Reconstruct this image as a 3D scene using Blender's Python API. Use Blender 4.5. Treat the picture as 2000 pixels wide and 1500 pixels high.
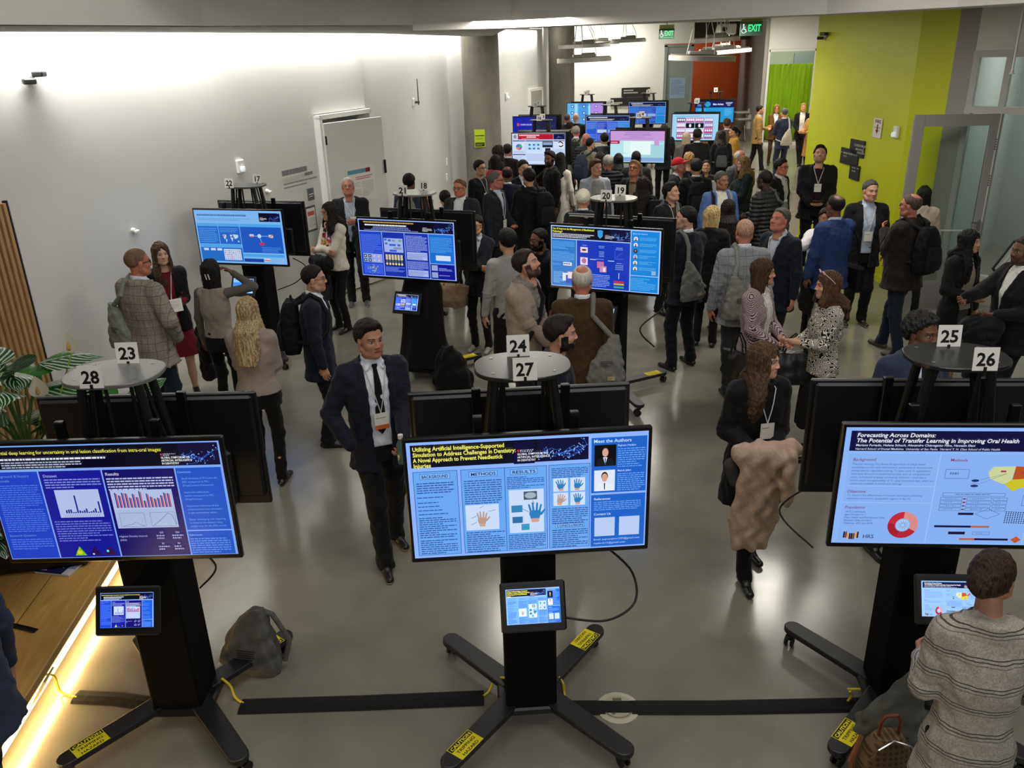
import bpy, math, random
import numpy as np
from mathutils import Matrix, Vector
random.seed(7); rng=np.random.default_rng(7)
for o in list(bpy.data.objects): bpy.data.objects.remove(o)
S=bpy.context.scene; COL=S.collection
PI=math.pi
# ---------------- camera ----------------
F=1620.; CH=3.4
_d=np.array([117.,-3987.,F]); _d/=np.linalg.norm(_d)
_up=-_d; _Y=np.array([0,0,1.])-_up*_up[2]; _Y/=np.linalg.norm(_Y); _X=np.cross(_Y,_up)
if _X[0]<0: _X=-_X
CM=np.array([_X,_Y,_up])
cam=bpy.data.cameras.new('camera'); camo=bpy.data.objects.new('camera',cam); COL.objects.link(camo)
cam.sensor_width=36; cam.lens=F/2000*36; cam.clip_end=200
camo.matrix_world=Matrix([[CM[i,0],CM[i,1],-CM[i,2],(0,0,CH)[i]] for i in range(3)]+[[0,0,0,1]])
S.camera=camo
def ray(px,py): return CM@np.array([px-1000.,-(py-750.),F])
def P(px,py,z=0.):
    r=ray(px,py); t=(z-CH)/r[2]; return np.array([r[0]*t,r[1]*t,z])
def D(px,py,Y):
    r=ray(px,py); t=Y/r[1]; return np.array([r[0]*t,Y,CH+r[2]*t])
def Wl(px,py,a,b):
    a=np.array(a[:2],float);b=np.array(b[:2],float);n=np.array([-(b-a)[1],(b-a)[0]])
    r=ray(px,py);t=n.dot(a)/n.dot(r[:2]);return np.array([r[0]*t,r[1]*t,CH+r[2]*t])
# ---------------- world, exposure ----------------
W=bpy.data.worlds.new('world'); S.world=W; W.use_nodes=True
W.node_tree.nodes['Background'].inputs[0].default_value=(.92,.95,1,1)
W.node_tree.nodes['Background'].inputs[1].default_value=.055
vs=S.view_settings; vs.view_transform='Standard'; vs.look='None'; vs.gamma=1; vs.use_curve_mapping=False; vs.exposure=0.0
def lamp(name,loc,power,size,color=(1,1,1),target=None,sy=None,spread=None):
    l=bpy.data.lights.new(name,'AREA'); l.energy=power; l.color=color; l.shape='RECTANGLE'; l.size=size; l.size_y=sy or size
    if spread: l.spread=math.radians(spread)
    o=bpy.data.objects.new(name,l); COL.objects.link(o); o.location=loc
    if target is not None:
        o.rotation_euler=(Vector(target)-Vector(loc)).to_track_quat('-Z','Y').to_euler()
    return o
# ceiling downlights of the hall (in the ceiling plane) and unseen lamps in the atrium around the viewer
L_DOWN=[(0.2,9.0,120),(3.6,9.5,150),(-1.4,12.5,110),(2.0,13.5,150),(3.3,15,130),(0.5,17.5,120),(3.5,19,170),(2.0,23,160),(6.0,22,230)]
for x,y,e in L_DOWN: lamp('downlight_lamp',(x,y,3.66),e*.42,1.0,(1,.95,.86))
lamp('unseen_atrium_lamp',(1.0,3.4,7.2),165,4.5,(1,.96,.9),(0.6,4.2,0),sy=3)
lamp('front_fill_lamp',(1.5,-3,5.2),170,5,(1,.97,.93),(1.5,10,2.2),sy=2.5)  # added fill behind the viewer for fascia, beam and people; no window there
lamp('unseen_atrium_lamp',(3.2,2.2,5.2),45,2.6,(1,.97,.93),(3.6,8,4.0))  # extra lamp added only to brighten the beam face
lamp('unseen_atrium_lamp',(5.5,5.0,5.8),60,2.8,(1,.96,.9),(3.5,8,0))  # added to light the right side of the beam and floor
# ---------------- tagging ----------------
def tag(o,label=None,cat=None,group=None,kind=None):
    if label: o['label']=label
    if cat: o['category']=cat
    if group: o['group']=group
    if kind: o['kind']=kind
    return o
def empty(name,loc=(0,0,0),rz=0,label=None,cat=None,group=None):
    o=bpy.data.objects.new(name,None); COL.objects.link(o); o.location=[float(v) for v in loc]; o.rotation_euler=(0,0,rz); o.empty_display_size=.1
    return tag(o,label,cat,group)
# ---------------- materials ----------------
def lin(c):
    if isinstance(c,str):
        c=c.lstrip('#'); c=[int(c[i:i+2],16)/255 for i in (0,2,4)]
    return [ (x/12.92 if x<=.04045 else ((x+.055)/1.055)**2.4) for x in c[:3]]
_M={}
def mat(kind,c='#808080',rough=.6,metal=0.,c2=None,sc=1.,bump=0.,em=0.,spec=.5,**k):
    key=(kind,str(c),rough,metal,str(c2),sc,bump,em,spec,str(k))
    if key in _M: return _M[key]
    m=bpy.data.materials.new(kind); m.use_nodes=True; nt=m.node_tree; N=nt.nodes; L=nt.links
    b=N['Principled BSDF']; a=lin(c)+[1]; b.inputs['Base Color'].default_value=a
    b.inputs['Roughness'].default_value=rough; b.inputs['Metallic'].default_value=metal; b.inputs['Specular IOR Level'].default_value=spec
    def nd(t,**kw):
        n=N.new(t)
        for q,v in kw.items(): setattr(n,q,v)
        return n
    def coords(src='Object',scale=(1,1,1)):
        tc=nd('ShaderNodeTexCoord'); mp=nd('ShaderNodeMapping'); mp.inputs['Scale'].default_value=scale
        L.new(tc.outputs[src],mp.inputs[0]); return mp.outputs[0]
    def noise(v,s,det=3,dist=0):
        n=nd('ShaderNodeTexNoise'); n.inputs['Scale'].default_value=s; n.inputs['Detail'].default_value=det; n.inputs['Distortion'].default_value=dist; L.new(v,n.inputs['Vector']); return n.outputs[0]
    def mr(v,a0,a1,b0=0.,b1=1.):
        n=nd('ShaderNodeMapRange'); L.new(v,n.inputs[0])
        for i,x in enumerate((a0,a1,b0,b1)): n.inputs[i+1].default_value=x
        return n.outputs[0]
    def mix(f,x,y):
        n=nd('ShaderNodeMix',data_type='RGBA')
        if isinstance(f,(int,float)): n.inputs[0].default_value=f
        else: L.new(f,n.inputs[0])
        for i,q in ((6,x),(7,y)):
            if isinstance(q,(list,tuple)): n.inputs[i].default_value=q
            else: L.new(q,n.inputs[i])
        return n.outputs[2]
    def math_(op,x,y=0.):
        n=nd('ShaderNodeMath',operation=op)
        for i,q in ((0,x),(1,y)):
            if isinstance(q,(int,float)): n.inputs[i].default_value=q
            else: L.new(q,n.inputs[i])
        return n.outputs[0]
    def bmp(h,st,dist=.01):
        n=nd('ShaderNodeBump'); n.inputs['Strength'].default_value=st; n.inputs['Distance'].default_value=dist; L.new(h,n.inputs['Height']); L.new(n.outputs[0],b.inputs['Normal'])
    col=None
    a2=(lin(c2)+[1]) if c2 else a
    if kind in('fabric','knit','denim','suit'):
        v=coords(); n1=noise(v,60 if kind!='knit' else 90,4)
        f=mr(n1,.35,.65)
        col=mix(f,[x*.92 for x in a[:3]]+[1],[min(1,x*1.09) for x in a[:3]]+[1])
        b.inputs['Roughness'].default_value=max(rough,.75); b.inputs['Specular IOR Level'].default_value=.18
        b.inputs['Sheen Weight'].default_value=.06
        n2=noise(coords(scale=(1,1,.45)),8,2,.8); bmp(n2,.32,.02)
    elif kind=='attr':
        n=nd('ShaderNodeAttribute'); n.attribute_name='col'; col=n.outputs['Color']
        if bump: bmp(noise(coords(),25,4),bump,.004)
    elif kind=='skin':
        n=nd('ShaderNodeAttribute'); n.attribute_name='col'; v=coords()
        col=mix(mr(noise(v,40,3),.3,.7),n.outputs['Color'],n.outputs['Color'])
        b.inputs['Subsurface Weight'].default_value=.06; b.inputs['Subsurface Radius'].default_value=(.01,.004,.002)
        bmp(noise(v,120,2),.08,.002)
    elif kind=='hair':
        v=coords(scale=(1,1,.07)); n1=noise(v,sc*150,4,.2); n2=noise(coords(scale=(1,1,.15)),sc*30,2,.3)
        f=math_('MULTIPLY',mr(n1,.35,.65),mr(n2,.3,.7,.6,1.1)); col=mix(f,a,a2)
        bmp(n1,.6,.006); b.inputs['Roughness'].default_value=rough
    elif kind=='curly':
        n1=noise(coords(),sc*60,3,1.5); col=mix(mr(n1,.4,.6),a,a2); bmp(n1,1,.012)
    elif kind=='plaid':
        v=coords(); sp=nd('ShaderNodeSeparateXYZ'); L.new(v,sp.inputs[0])
        def lines(o,p,w):
            q=math_('FRACT',math_('MULTIPLY',o,1/p)); return math_('LESS_THAN',math_('ABSOLUTE',math_('SUBTRACT',q,.5)),w)
        p=k.get('p',.07); w=k.get('w',.06)
        hz=math_('ADD',sp.outputs[2],math_('MULTIPLY',noise(v,4,1),.03)); vx=math_('ADD',math_('MULTIPLY',sp.outputs[0],1.),math_('MULTIPLY',sp.outputs[1],.25))
        l1=lines(hz,p,w); l2=lines(vx,p*.85,w); l3=lines(math_('ADD',hz,p*.3),p,w*.6); l4=lines(math_('ADD',vx,p*.26),p*.85,w*.6)
        if k.get('stripes'):
            l2=lines(math_('ADD',hz,p*.13),p,w); l4=lines(math_('ADD',hz,p*.26),p,w); l3=l1
        t=math_('MINIMUM',math_('ADD',math_('ADD',l1,l2),math_('MULTIPLY',math_('ADD',l3,l4),.6)),1.)
        base=mix(mr(noise(v,150,3),.35,.65),[x*.78 for x in a[:3]]+[1],[x*1.2 for x in a[:3]]+[1])
        col=mix(math_('MULTIPLY',t,k.get('amt',.6)),base,a2)
        b.inputs['Roughness'].default_value=.85; b.inputs['Specular IOR Level'].default_value=.15
        bmp(noise(v,10,3,1),.45,.02)
    elif kind in('tweed','zigzag','hound'):
        v=coords(); 
        if kind=='zigzag':
            n=nd('ShaderNodeTexNoise'); n.inputs['Scale'].default_value=sc; n.inputs['Detail'].default_value=0; n.inputs['Distortion'].default_value=0; L.new(v,n.inputs['Vector'])
            q=math_('FRACT',math_('MULTIPLY',n.outputs[0],9)); f=math_('GREATER_THAN',q,.5)
        else:
            sp=nd('ShaderNodeSeparateXYZ'); L.new(v,sp.inputs[0]); u=math_('ADD',sp.outputs[0],math_('MULTIPLY',sp.outputs[1],.6))
            g=math_('SINE',math_('MULTIPLY',u,sc)); h=math_('SINE',math_('MULTIPLY',math_('ADD',sp.outputs[2],math_('MULTIPLY',u,.25)),sc*1.05))
            f=mr(math_('ADD',math_('MULTIPLY',g,h),math_('SUBTRACT',noise(v,200,2),.5)),-.15,.25)
        col=mix(f,a,a2); b.inputs['Roughness'].default_value=.85; b.inputs['Specular IOR Level'].default_value=.15; bmp(noise(v,10,3,1),.4,.02)
    elif kind=='puffer':
        bmp(noise(coords(),14,3,1),.4,.02)
    elif kind=='scarf':
        v=coords(); n=nd('ShaderNodeTexVoronoi'); n.inputs['Scale'].default_value=sc; L.new(v,n.inputs['Vector'])
        r=nd('ShaderNodeValToRGB'); r.color_ramp.interpolation='CONSTANT'; e=r.color_ramp.elements
        cs=k['cols']; e[0].color=lin(cs[0])+[1]; e[1].position=1/len(cs); e[1].color=lin(cs[1])+[1]
        for i in range(2,len(cs)):
            z=e.new(i/len(cs)); z.color=lin(cs[i])+[1]
        sp=nd('ShaderNodeSeparateXYZ'); L.new(n.outputs['Color'],sp.inputs[0]); L.new(sp.outputs[0],r.inputs[0]); col=r.outputs[0]
    elif kind=='concrete_floor':
        v=coords(); n1=noise(v,.55,6,.6); n2=noise(v,4,5,.15); n3=noise(v,90,2)
        f=math_('ADD',math_('MULTIPLY',mr(n1,.25,.75),.55),math_('MULTIPLY',mr(n2,.3,.7),.45))
        col=mix(f,a,a2); col=mix(math_('MULTIPLY',math_('GREATER_THAN',n3,.76),.05),col,[.45,.44,.4,1])
        L.new(mr(n2,.3,.7,rough*.92,rough*1.1),b.inputs['Roughness']); bmp(n2,.015,.01)
    elif kind=='plaster':
        v=coords(); n1=noise(v,1.2,5,.5); n2=noise(v,40,3)
        col=mix(mr(n1,.3,.7),[x*.95 for x in a[:3]]+[1],a); bmp(n2,.04,.004)
    elif kind=='concrete':
        v=coords(scale=(1,1,.5)); n1=noise(v,3,7,.8); col=mix(mr(n1,.3,.7),a,a2); bmp(noise(v,30,4),.2,.005)
    elif kind=='wood':
        ax=k.get('ax',(12,1,12)); v=coords(scale=ax); n1=noise(v,2.2,6,1.5); n2=noise(v,14,3,.4)
        f=math_('ADD',math_('MULTIPLY',mr(n1,.3,.7),.7),math_('MULTIPLY',mr(n2,.35,.65),.3)); col=mix(f,a,a2)
        if k.get('plank'):
            sp=nd('ShaderNodeSeparateXYZ'); L.new(coords(),sp.inputs[0])
            q=math_('FRACT',math_('MULTIPLY',sp.outputs[0],1/k['plank'])); col=mix(math_('LESS_THAN',q,.02),col,[x*.35 for x in a[:3]]+[1])
    elif kind=='leaf':
        v=coords('Generated'); tc=nd('ShaderNodeUVMap'); sp=nd('ShaderNodeSeparateXYZ'); L.new(tc.outputs[0],sp.inputs[0])
        u=math_('ABSOLUTE',math_('SUBTRACT',sp.outputs[0],.5)); st=math_('SINE',math_('MULTIPLY',math_('SUBTRACT',sp.outputs[1],math_('MULTIPLY',u,.9)),48))
        f=math_('MULTIPLY',mr(st,.1,.9),math_('GREATER_THAN',u,.04)); col=mix(math_('MULTIPLY',f,k.get('amt',.75)),a,a2)
        b.inputs['Coat Weight'].default_value=.3
    elif kind=='glass':
        b.inputs['Transmission Weight'].default_value=1; b.inputs['IOR'].default_value=1.1
    elif kind=='canvas':
        col=None; v=coords(); bmp(noise(v,180,2),.5,.004); col=mix(mr(noise(v,30,4),.3,.7),[x*.85 for x in a[:3]]+[1],[x*1.12 for x in a[:3]]+[1]); b.inputs['Specular IOR Level'].default_value=.15
    elif kind=='monogram':
        v=coords(); sp=nd('ShaderNodeSeparateXYZ'); L.new(v,sp.inputs[0])
        g=math_('SINE',math_('MULTIPLY',math_('ADD',sp.outputs[0],sp.outputs[2]),110)); h=math_('SINE',math_('MULTIPLY',math_('SUBTRACT',sp.outputs[0],sp.outputs[2]),110))
        col=mix(mr(math_('MULTIPLY',g,h),.1,.4),a,a2)
    if col is not None: L.new(col,b.inputs['Base Color'])
    if kind=='screen':
        N.remove(b); n=nd('ShaderNodeAttribute'); n.attribute_name='col'; e=nd('ShaderNodeEmission'); e.inputs[1].default_value=em
        gl=nd('ShaderNodeBsdfGlossy'); gl.inputs['Roughness'].default_value=.25; gl.inputs[0].default_value=(.04,.04,.04,1)
        ad=nd('ShaderNodeAddShader'); L.new(n.outputs['Color'],e.inputs[0]); L.new(e.outputs[0],ad.inputs[0]); L.new(gl.outputs[0],ad.inputs[1]); L.new(ad.outputs[0],N['Material Output'].inputs[0])
    elif em:
        b.inputs['Emission Color'].default_value=a; b.inputs['Emission Strength'].default_value=em
    _M[key]=m; return m
BLACK=mat('plain','#0b0b0c',.45); BLACKG=mat('plain','#08080a',.22); DARKM=mat('plain','#141416',.35,.2); CHROME=mat('plain','#c8c8c8',.2,1.)
# ---------------- mesh builder ----------------
class MB:
    def __init__(s): s.v=[];s.f=[];s.c=[];s.col=(1,1,1);s.usecol=False;s.uv=None
    def color(s,c): s.col=lin(c); s.usecol=True; return s
    def add(s,vs,fs):
        n=len(s.v); s.v+= [tuple(map(float,p)) for p in vs]; s.f+=[tuple(i+n for i in f) for f in fs]; s.c+=[s.col]*len(fs); return s
    def box(s,c,d,rot=None,bev=0):
        x,y,z=[q/2 for q in d]; b=min(bev,x,y,z)*.999 if bev else 0
        if b:
            vs=[];fs=[]
            pts=[]
            for sx in(-1,1):
                for sy in(-1,1):
                    for sz in(-1,1):
                        pts.append(((sx*(x-b),sy*(y-b),sz*z),(sx*(x-b),sy*y,sz*(z-b)),(sx*x,sy*(y-b),sz*(z-b))))
            for t in pts: vs+=t
            I=lambda a,bb,cc:(a*4+bb*2+cc)*3
            for cc in(0,1): q=[I(0,0,cc),I(1,0,cc),I(1,1,cc),I(0,1,cc)]; fs.append(q if cc else q[::-1])
            for bb in(0,1): q=[I(0,bb,0)+1,I(1,bb,0)+1,I(1,bb,1)+1,I(0,bb,1)+1]; fs.append(q[::-1] if bb else q)
            for a in(0,1): q=[I(a,0,0)+2,I(a,1,0)+2,I(a,1,1)+2,I(a,0,1)+2]; fs.append(q if a else q[::-1])
            for bb in(0,1):
                for cc in(0,1): q=[I(0,bb,cc),I(1,bb,cc),I(1,bb,cc)+1,I(0,bb,cc)+1]; fs.append(q if (bb==cc) else q[::-1])
            for a in(0,1):
                for cc in(0,1): q=[I(a,0,cc),I(a,0,cc)+2,I(a,1,cc)+2,I(a,1,cc)]; fs.append(q if (a==cc) else q[::-1])
            for a in(0,1):
                for bb in(0,1): q=[I(a,bb,0)+1,I(a,bb,0)+2,I(a,bb,1)+2,I(a,bb,1)+1]; fs.append(q)
            for a in(0,1):
                for bb in(0,1):
                    for cc in(0,1): i=I(a,bb,cc); fs.append((i,i+1,i+2))
        else:
            vs=[(sx*x,sy*y,sz*z) for sx in(-1,1) for sy in(-1,1) for sz in(-1,1)]
            fs=[(0,1,3,2),(4,6,7,5),(0,4,5,1),(2,3,7,6),(0,2,6,4),(1,5,7,3)]
        if rot is not None: vs=[tuple(rot@Vector(v)) for v in vs]
        return s.add([(v[0]+c[0],v[1]+c[1],v[2]+c[2]) for v in vs],fs)
    def tube(s,pts,r,n=8,cap=True,closed=False,flat=None):
        pts=[Vector(p) for p in pts]; m=len(pts); rr=r if isinstance(r,(list,tuple)) else [r]*m
        vs=[];fs=[]; prev=None
        for i,p in enumerate(pts):
            t=(pts[(i+1)%m if closed else min(i+1,m-1)]-pts[(i-1)%m if closed else max(i-1,0)]).normalized()
            if prev is None: u=t.orthogonal().normalized() if flat is None else (Vector(flat)-t*Vector(flat).dot(t)).normalized()
            else: u=(prev-t*prev.dot(t)).normalized()
            prev=u; w=t.cross(u)
            for k in range(n):
                a=2*PI*k/n; vs.append(p+(u*math.cos(a)+w*math.sin(a))*rr[i] if flat is None else p+u*math.cos(a)*rr[i]*.25+w*math.sin(a)*rr[i])
        for i in range(m if closed else m-1):
            j=(i+1)%m
            for k in range(n): l=(k+1)%n; fs.append((i*n+k,i*n+l,j*n+l,j*n+k))
        if cap and not closed: fs.append(tuple(range(n))[::-1]); fs.append(tuple((m-1)*n+k for k in range(n)))
        return s.add(vs,fs)
    def cyl(s,a,b,r0,r1=None,n=16): return s.tube([a,b],[r0,r0 if r1 is None else r1],n)
    def lathe(s,prof,n=24,c=(0,0,0),sx=1,sy=1):
        vs=[];fs=[]; m=len(prof)
        for r,z in prof:
            for k in range(n): a=2*PI*k/n; vs.append((c[0]+r*sx*math.cos(a),c[1]+r*sy*math.sin(a),c[2]+z))
        for i in range(m-1):
            for k in range(n): l=(k+1)%n; fs.append((i*n+k,i*n+l,(i+1)*n+l,(i+1)*n+k))
        fs.append(tuple(range(n))[::-1]); fs.append(tuple((m-1)*n+k for k in range(n)))
        return s.add(vs,fs)
    def prism(s,poly,z0,z1,M=None):
        n=len(poly); vs=[(x,y,z0) for x,y in poly]+[(x,y,z1) for x,y in poly]
        if M is not None: vs=[tuple(M@Vector(v)) for v in vs]
        return s.add(vs,[tuple(range(n))[::-1],tuple(range(n,2*n))]+[(i,(i+1)%n,n+(i+1)%n,n+i) for i in range(n)])
    def mesh(s,name):
        me=bpy.data.meshes.new(name); me.from_pydata(s.v,[],s.f); me.update()
        if s.usecol:
            at=me.attributes.new('col','FLOAT_COLOR','CORNER'); cnt=np.array([len(f) for f in s.f]); a=np.repeat(np.array(s.c,dtype=np.float32),cnt,axis=0)
            at.data.foreach_set('color',np.hstack([a,np.ones((len(a),1),np.float32)]).ravel())
        return me
    def build(s,name,m,parent=None,smooth=False,loc=None,rot=None,bevel=0):
        me=s.mesh(name); me.materials.append(m)
        o=bpy.data.objects.new(name,me); COL.objects.link(o)
        if smooth:
            me.polygons.foreach_set('use_smooth',[True]*len(me.polygons)); me.set_sharp_from_angle(angle=math.radians(40))
        if bevel:
            b=o.modifiers.new('bevel','BEVEL'); b.width=bevel; b.segments=2; b.limit_method='ANGLE'
        if parent: o.parent=parent
        if loc is not None: o.location=loc
        if rot is not None: o.rotation_euler=rot
        return o
def quad_wall(name,pts,m,kind='structure',label=None,thick=.12,side=1):
    """vertical or any planar polygon given as 3D points, given a thickness along its normal"""
    a,b,c=[Vector(p) for p in pts[:3]]; n=(b-a).cross(c-a).normalized()*thick*side
    k=len(pts); q=MB(); q.add(list(map(tuple,pts))+[tuple(Vector(p)+n) for p in pts],[tuple(range(k)),tuple(range(k,2*k))[::-1]]+[(i,(i+1)%k,k+(i+1)%k,k+i) for i in range(k)])
    return tag(q.build(name,m),label,kind=kind)
def copy_tree(o,parent=None):
    c=o.copy(); COL.objects.link(c); c.parent=parent
    for ch in list(o.children): copy_tree(ch,c)
    return c
# ---------------- text ----------------
_T={}
def text2d(t,bold=0.,shear=0.):
    key=(t,bold,shear)
    if key in _T: return _T[key]
    cu=bpy.data.curves.new('t','FONT'); cu.body=t; cu.size=1; cu.offset=bold; cu.shear=shear; cu.resolution_u=2; cu.fill_mode='FRONT'
    o=bpy.data.objects.new('t',cu); COL.objects.link(o); dg=bpy.context.evaluated_depsgraph_get(); dg.update()
    me=bpy.data.meshes.new_from_object(o.evaluated_get(dg)); v=np.array([p.co[:2] for p in me.vertices]) if len(me.vertices) else np.zeros((0,2)); f=[tuple(p.vertices) for p in me.polygons]
    bpy.data.objects.remove(o); bpy.data.curves.remove(cu); bpy.data.meshes.remove(me)
    _T[key]=(v,f); return _T[key]
class Canvas:
    """flat artwork in units of W x H (y up), painted as coplanar layers"""
    def __init__(s,W=16.,H=9.): s.W=W;s.H=H;s.b=MB();s.k=0
    def poly(s,pts,c):
        s.k+=1; s.b.color(c); s.b.add([(x,y,s.k) for x,y in pts],[tuple(range(len(pts)))])
    def rect(s,x,y,w,h,c): s.poly([(x,y),(x+w,y),(x+w,y+h),(x,y+h)],c)
    def ell(s,x,y,rx,ry,c,n=20,a0=0,a1=2*PI,inner=None):
        if inner is None: s.poly([(x+rx*math.cos(a0+(a1-a0)*i/n),y+ry*math.sin(a0+(a1-a0)*i/n)) for i in range(n+(a1-a0<6.28))]+([(x,y)] if a1-a0<6.28 else []),c)
        else:
            s.k+=1; s.b.color(c); vs=[];
            for i in range(n+1):
                a=a0+(a1-a0)*i/n
                for q in(1,inner): vs.append((x+rx*q*math.cos(a),y+ry*q*math.sin(a),s.k))
            s.b.add(vs,[(2*i,2*i+2,2*i+3,2*i+1) for i in range(n)])
    def line(s,pts,w,c):
        s.k+=1; s.b.color(c)
        for (x0,y0),(x1,y1) in zip(pts[:-1],pts[1:]):
            l=math.hypot(x1-x0,y1-y0) or 1; nx,ny=-(y1-y0)/l*w/2,(x1-x0)/l*w/2
            s.b.add([(x0+nx,y0+ny,s.k),(x0-nx,y0-ny,s.k),(x1-nx,y1-ny,s.k),(x1+nx,y1+ny,s.k)],[(0,1,2,3)])
    def text(s,x,y,size,t,c,bold=0.,shear=0.,w=None,al='l'):
        v,f=text2d(t,bold,shear)
        if not len(v): return
        s.k+=1; s.b.color(c); v=v*size
        if w: v=v*[w/max(v[:,0].max(),1e-6),1]
        if al=='c': x=x-v[:,0].max()/2
        s.b.add([(x+p[0],y+p[1],s.k) for p in v],f)
    def lines(s,x,y,w,h,n,c,fill=.5,r=None,center=False):
        """blurred body copy: n rows of word-length bars from top y downwards"""
        r=r or random; s.k+=1; s.b.color(c); p=h/n
        for i in range(n):
            yy=y-(i+.75)*p; xx=x; end=x+w*(1 if i<n-1 and r.random()>.2 else r.uniform(.5,.95))
            if center: d=w*r.uniform(0,.2); xx=x+d; end=x+w-d
            while xx<end-.02:
                q=min(r.uniform(.12,.42)*(w/2.6 if w<2 else 1),end-xx); s.b.add([(xx,yy,s.k),(xx+q,yy,s.k),(xx+q,yy+p*fill,s.k),(xx,yy+p*fill,s.k)],[(0,1,2,3)]); xx+=q+.05
    def build(s,name,m,parent,W,H,M,dz=.00008):
        b=s.b; vs=[]
        for x,y,k in b.v: vs.append(tuple(M@Vector(((min(max(x,0),s.W)/s.W-.5)*W,(min(max(y,0),s.H)/s.H-.5)*H,k*dz))))
        b.v=vs; return b.build(name,m,parent)
SCREEN=mat('screen',em=1.0); TABSCR=mat('screen',em=1.45); PAINT=mat('attr',rough=.6,spec=.3)
def FR(loc,ex,ey):
    """matrix with local x->ex, y->ey"""
    ex=Vector(ex).normalized(); ey=Vector(ey); ey=(ey-ex*ex.dot(ey)).normalized(); ez=ex.cross(ey)
    return Matrix([[ex[i],ey[i],ez[i],loc[i]] for i in range(3)]+[[0,0,0,1]])
# ======================= ROOM =======================
def st(o,label=None): return tag(o,label,kind='structure')
fl=MB(); fl.box((2,22,-.05),(44,60,.1)); st(fl.build('floor',mat('concrete_floor','#726f65',.19,c2='#8a877c',spec=.75)),'polished grey concrete floor with darker mottling')
WALLM=mat('plaster','#d2d2ce',.55); WALLW=mat('plaster','#dedcd4',.6); GREY=mat('plaster','#9c9992',.6); WHITEP=mat('plain','#e4e3df',.5)
GREEN=mat('plaster','#c6cf14',.5)
def wall(name,pts,z0,z1,m,label=None,th=.15,side=1):
    """vertical wall along a floor polyline, thickness pushed to one side"""
    q=MB(); n=len(pts)
    offs=[]
    for i in range(n):
        a=Vector(pts[max(i-1,0)]);b=Vector(pts[min(i+1,n-1)]);t=(b-a).normalized(); offs.append(Vector(pts[i])+Vector((-t.y,t.x))*th*side)
    poly=[tuple(p) for p in pts]+[tuple(p) for p in reversed(offs)]
    ar=sum(poly[i][0]*poly[(i+1)%len(poly)][1]-poly[(i+1)%len(poly)][0]*poly[i][1] for i in range(len(poly)))
    if ar<0: poly=poly[::-1]
    vs=[(x,y,z0) for x,y in pts]+[(x,y,z1) for x,y in pts]+[(p.x,p.y,z0) for p in offs]+[(p.x,p.y,z1) for p in offs]
    fs=[]
    for i in range(n-1): fs+=[(i,i+1,n+i+1,n+i),(2*n+i+1,2*n+i,3*n+i,3*n+i+1),(n+i,n+i+1,3*n+i+1,3*n+i),(i+1,i,2*n+i,2*n+i+1)]
    fs+=[(0,n,3*n,2*n),(n-1,3*n-1,4*n-1,2*n-1)]
    q.add(vs,fs); return st(q.build(name,m),label)
LA=(-4.64,7.72); LD0=(-2.66,12.14); LB=(-2.12,13.36); LC=(-1.28,20.6); LE=(0,23.0); LF=(1.0,25.6); LG=(1.9,34.2)
wall('wall_left',[LA,LD0],0,4.3,WALLM,'long white wall lit from a ceiling slot',side=1)
wall('wall_left_above_door',[LD0,LB],2.6,4.3,WALLM)
wall('wall_left_far',[LB,LC,LE,LF,LG],0,4.3,WALLM,'white wall running back behind the columns',side=1)
wall('baseboard_left',[(LA[0]+.012,LA[1]),(LD0[0]+.012,LD0[1])],0,.1,WHITEP,th=-.012)
wall('baseboard_left_far',[(LB[0]+.012,LB[1]),(LC[0]+.012,LC[1])],0,.1,WHITEP,th=-.012)
# slatted timber wall, running towards the viewer
sl=empty('slatted_wall_panel',(-4.64,5.4,0),0,'natural timber slat wall panel at the left edge','wall panel'); 
q=MB(); q.box((-.03,0,1.1),(.04,4.7,2.2)); q.build('backing_board',mat('plain','#15110c',.8),sl)
q=MB()
for i in range(52): q.box((.02,2.3-i*.09,1.1),(.055,.048,2.2))
q.build('slats',mat('wood','#8a6a40',.5,c2='#a8844f',ax=(2,2,.8)),sl)
q=MB(); q.box((.0,2.345,1.1),(.10,.02,2.24)); q.build('end_trim',BLACK,sl)
st(wall('wall_left_near',[(-4.68,1.0),(-4.68,7.74)],2.2,6,WALLM,side=1))
# atrium edge: soffit by the wall with a bright slot, fascia and beam
DG=mat('plaster','#a5a29b',.7); FA=mat('plaster','#d6d3cc',.7)
q=MB(); q.add([(-4.2,5.2,3.64),(-3.48,6.34,3.64),(-2.56,7.84,3.64),(-.93,9.5,3.64),(-.8,9.9,3.64),(.1,12,3.64),(-.2,20,3.64),(-.72,19.9,3.64),(-1.87,13.36,3.64),(-4.38,7.66,3.64),(-4.4,5.2,3.64)],[tuple(range(11))])
v0=list(q.v); q.add([(x,y,4.1) for x,y,z in v0],[tuple(range(11))[::-1]]); q.add([(x,y,z) for x,y,z in v0]+[(x,y,4.1) for x,y,z in v0],[(i,(i+1)%11,11+(i+1)%11,11+i) for i in range(11)])
st(q.build('ceiling_soffit',DG),'grey soffit stopping short of the wall')
wall('trim_fascia_left',[(-5.4,3.4),(-4.2,5.14),(-3.48,6.3),(-2.56,7.8),(-.9,9.48)],3.64,6.2,FA,'grey fascia of the upper floor edge',side=1)
bp=[(-.93,9.45),(.1,9.5),(1.08,8.75),(2.2,7.95),(2.75,7.65),(3.4,6.75),(3.7,6.1),(4.6,4.4)]
wall('trim_atrium_beam',bp,3.586,6.2,mat('plaster','#d9d6d0',.7),'deep pale beam at the atrium edge',th=.5,side=1)
q=MB(); q.box((2.5,27,4.16),(22,40,.1)); st(q.build('ceiling',mat('plaster','#8d8b86',.8)),'low grey hall ceiling beyond the beam')
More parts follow.
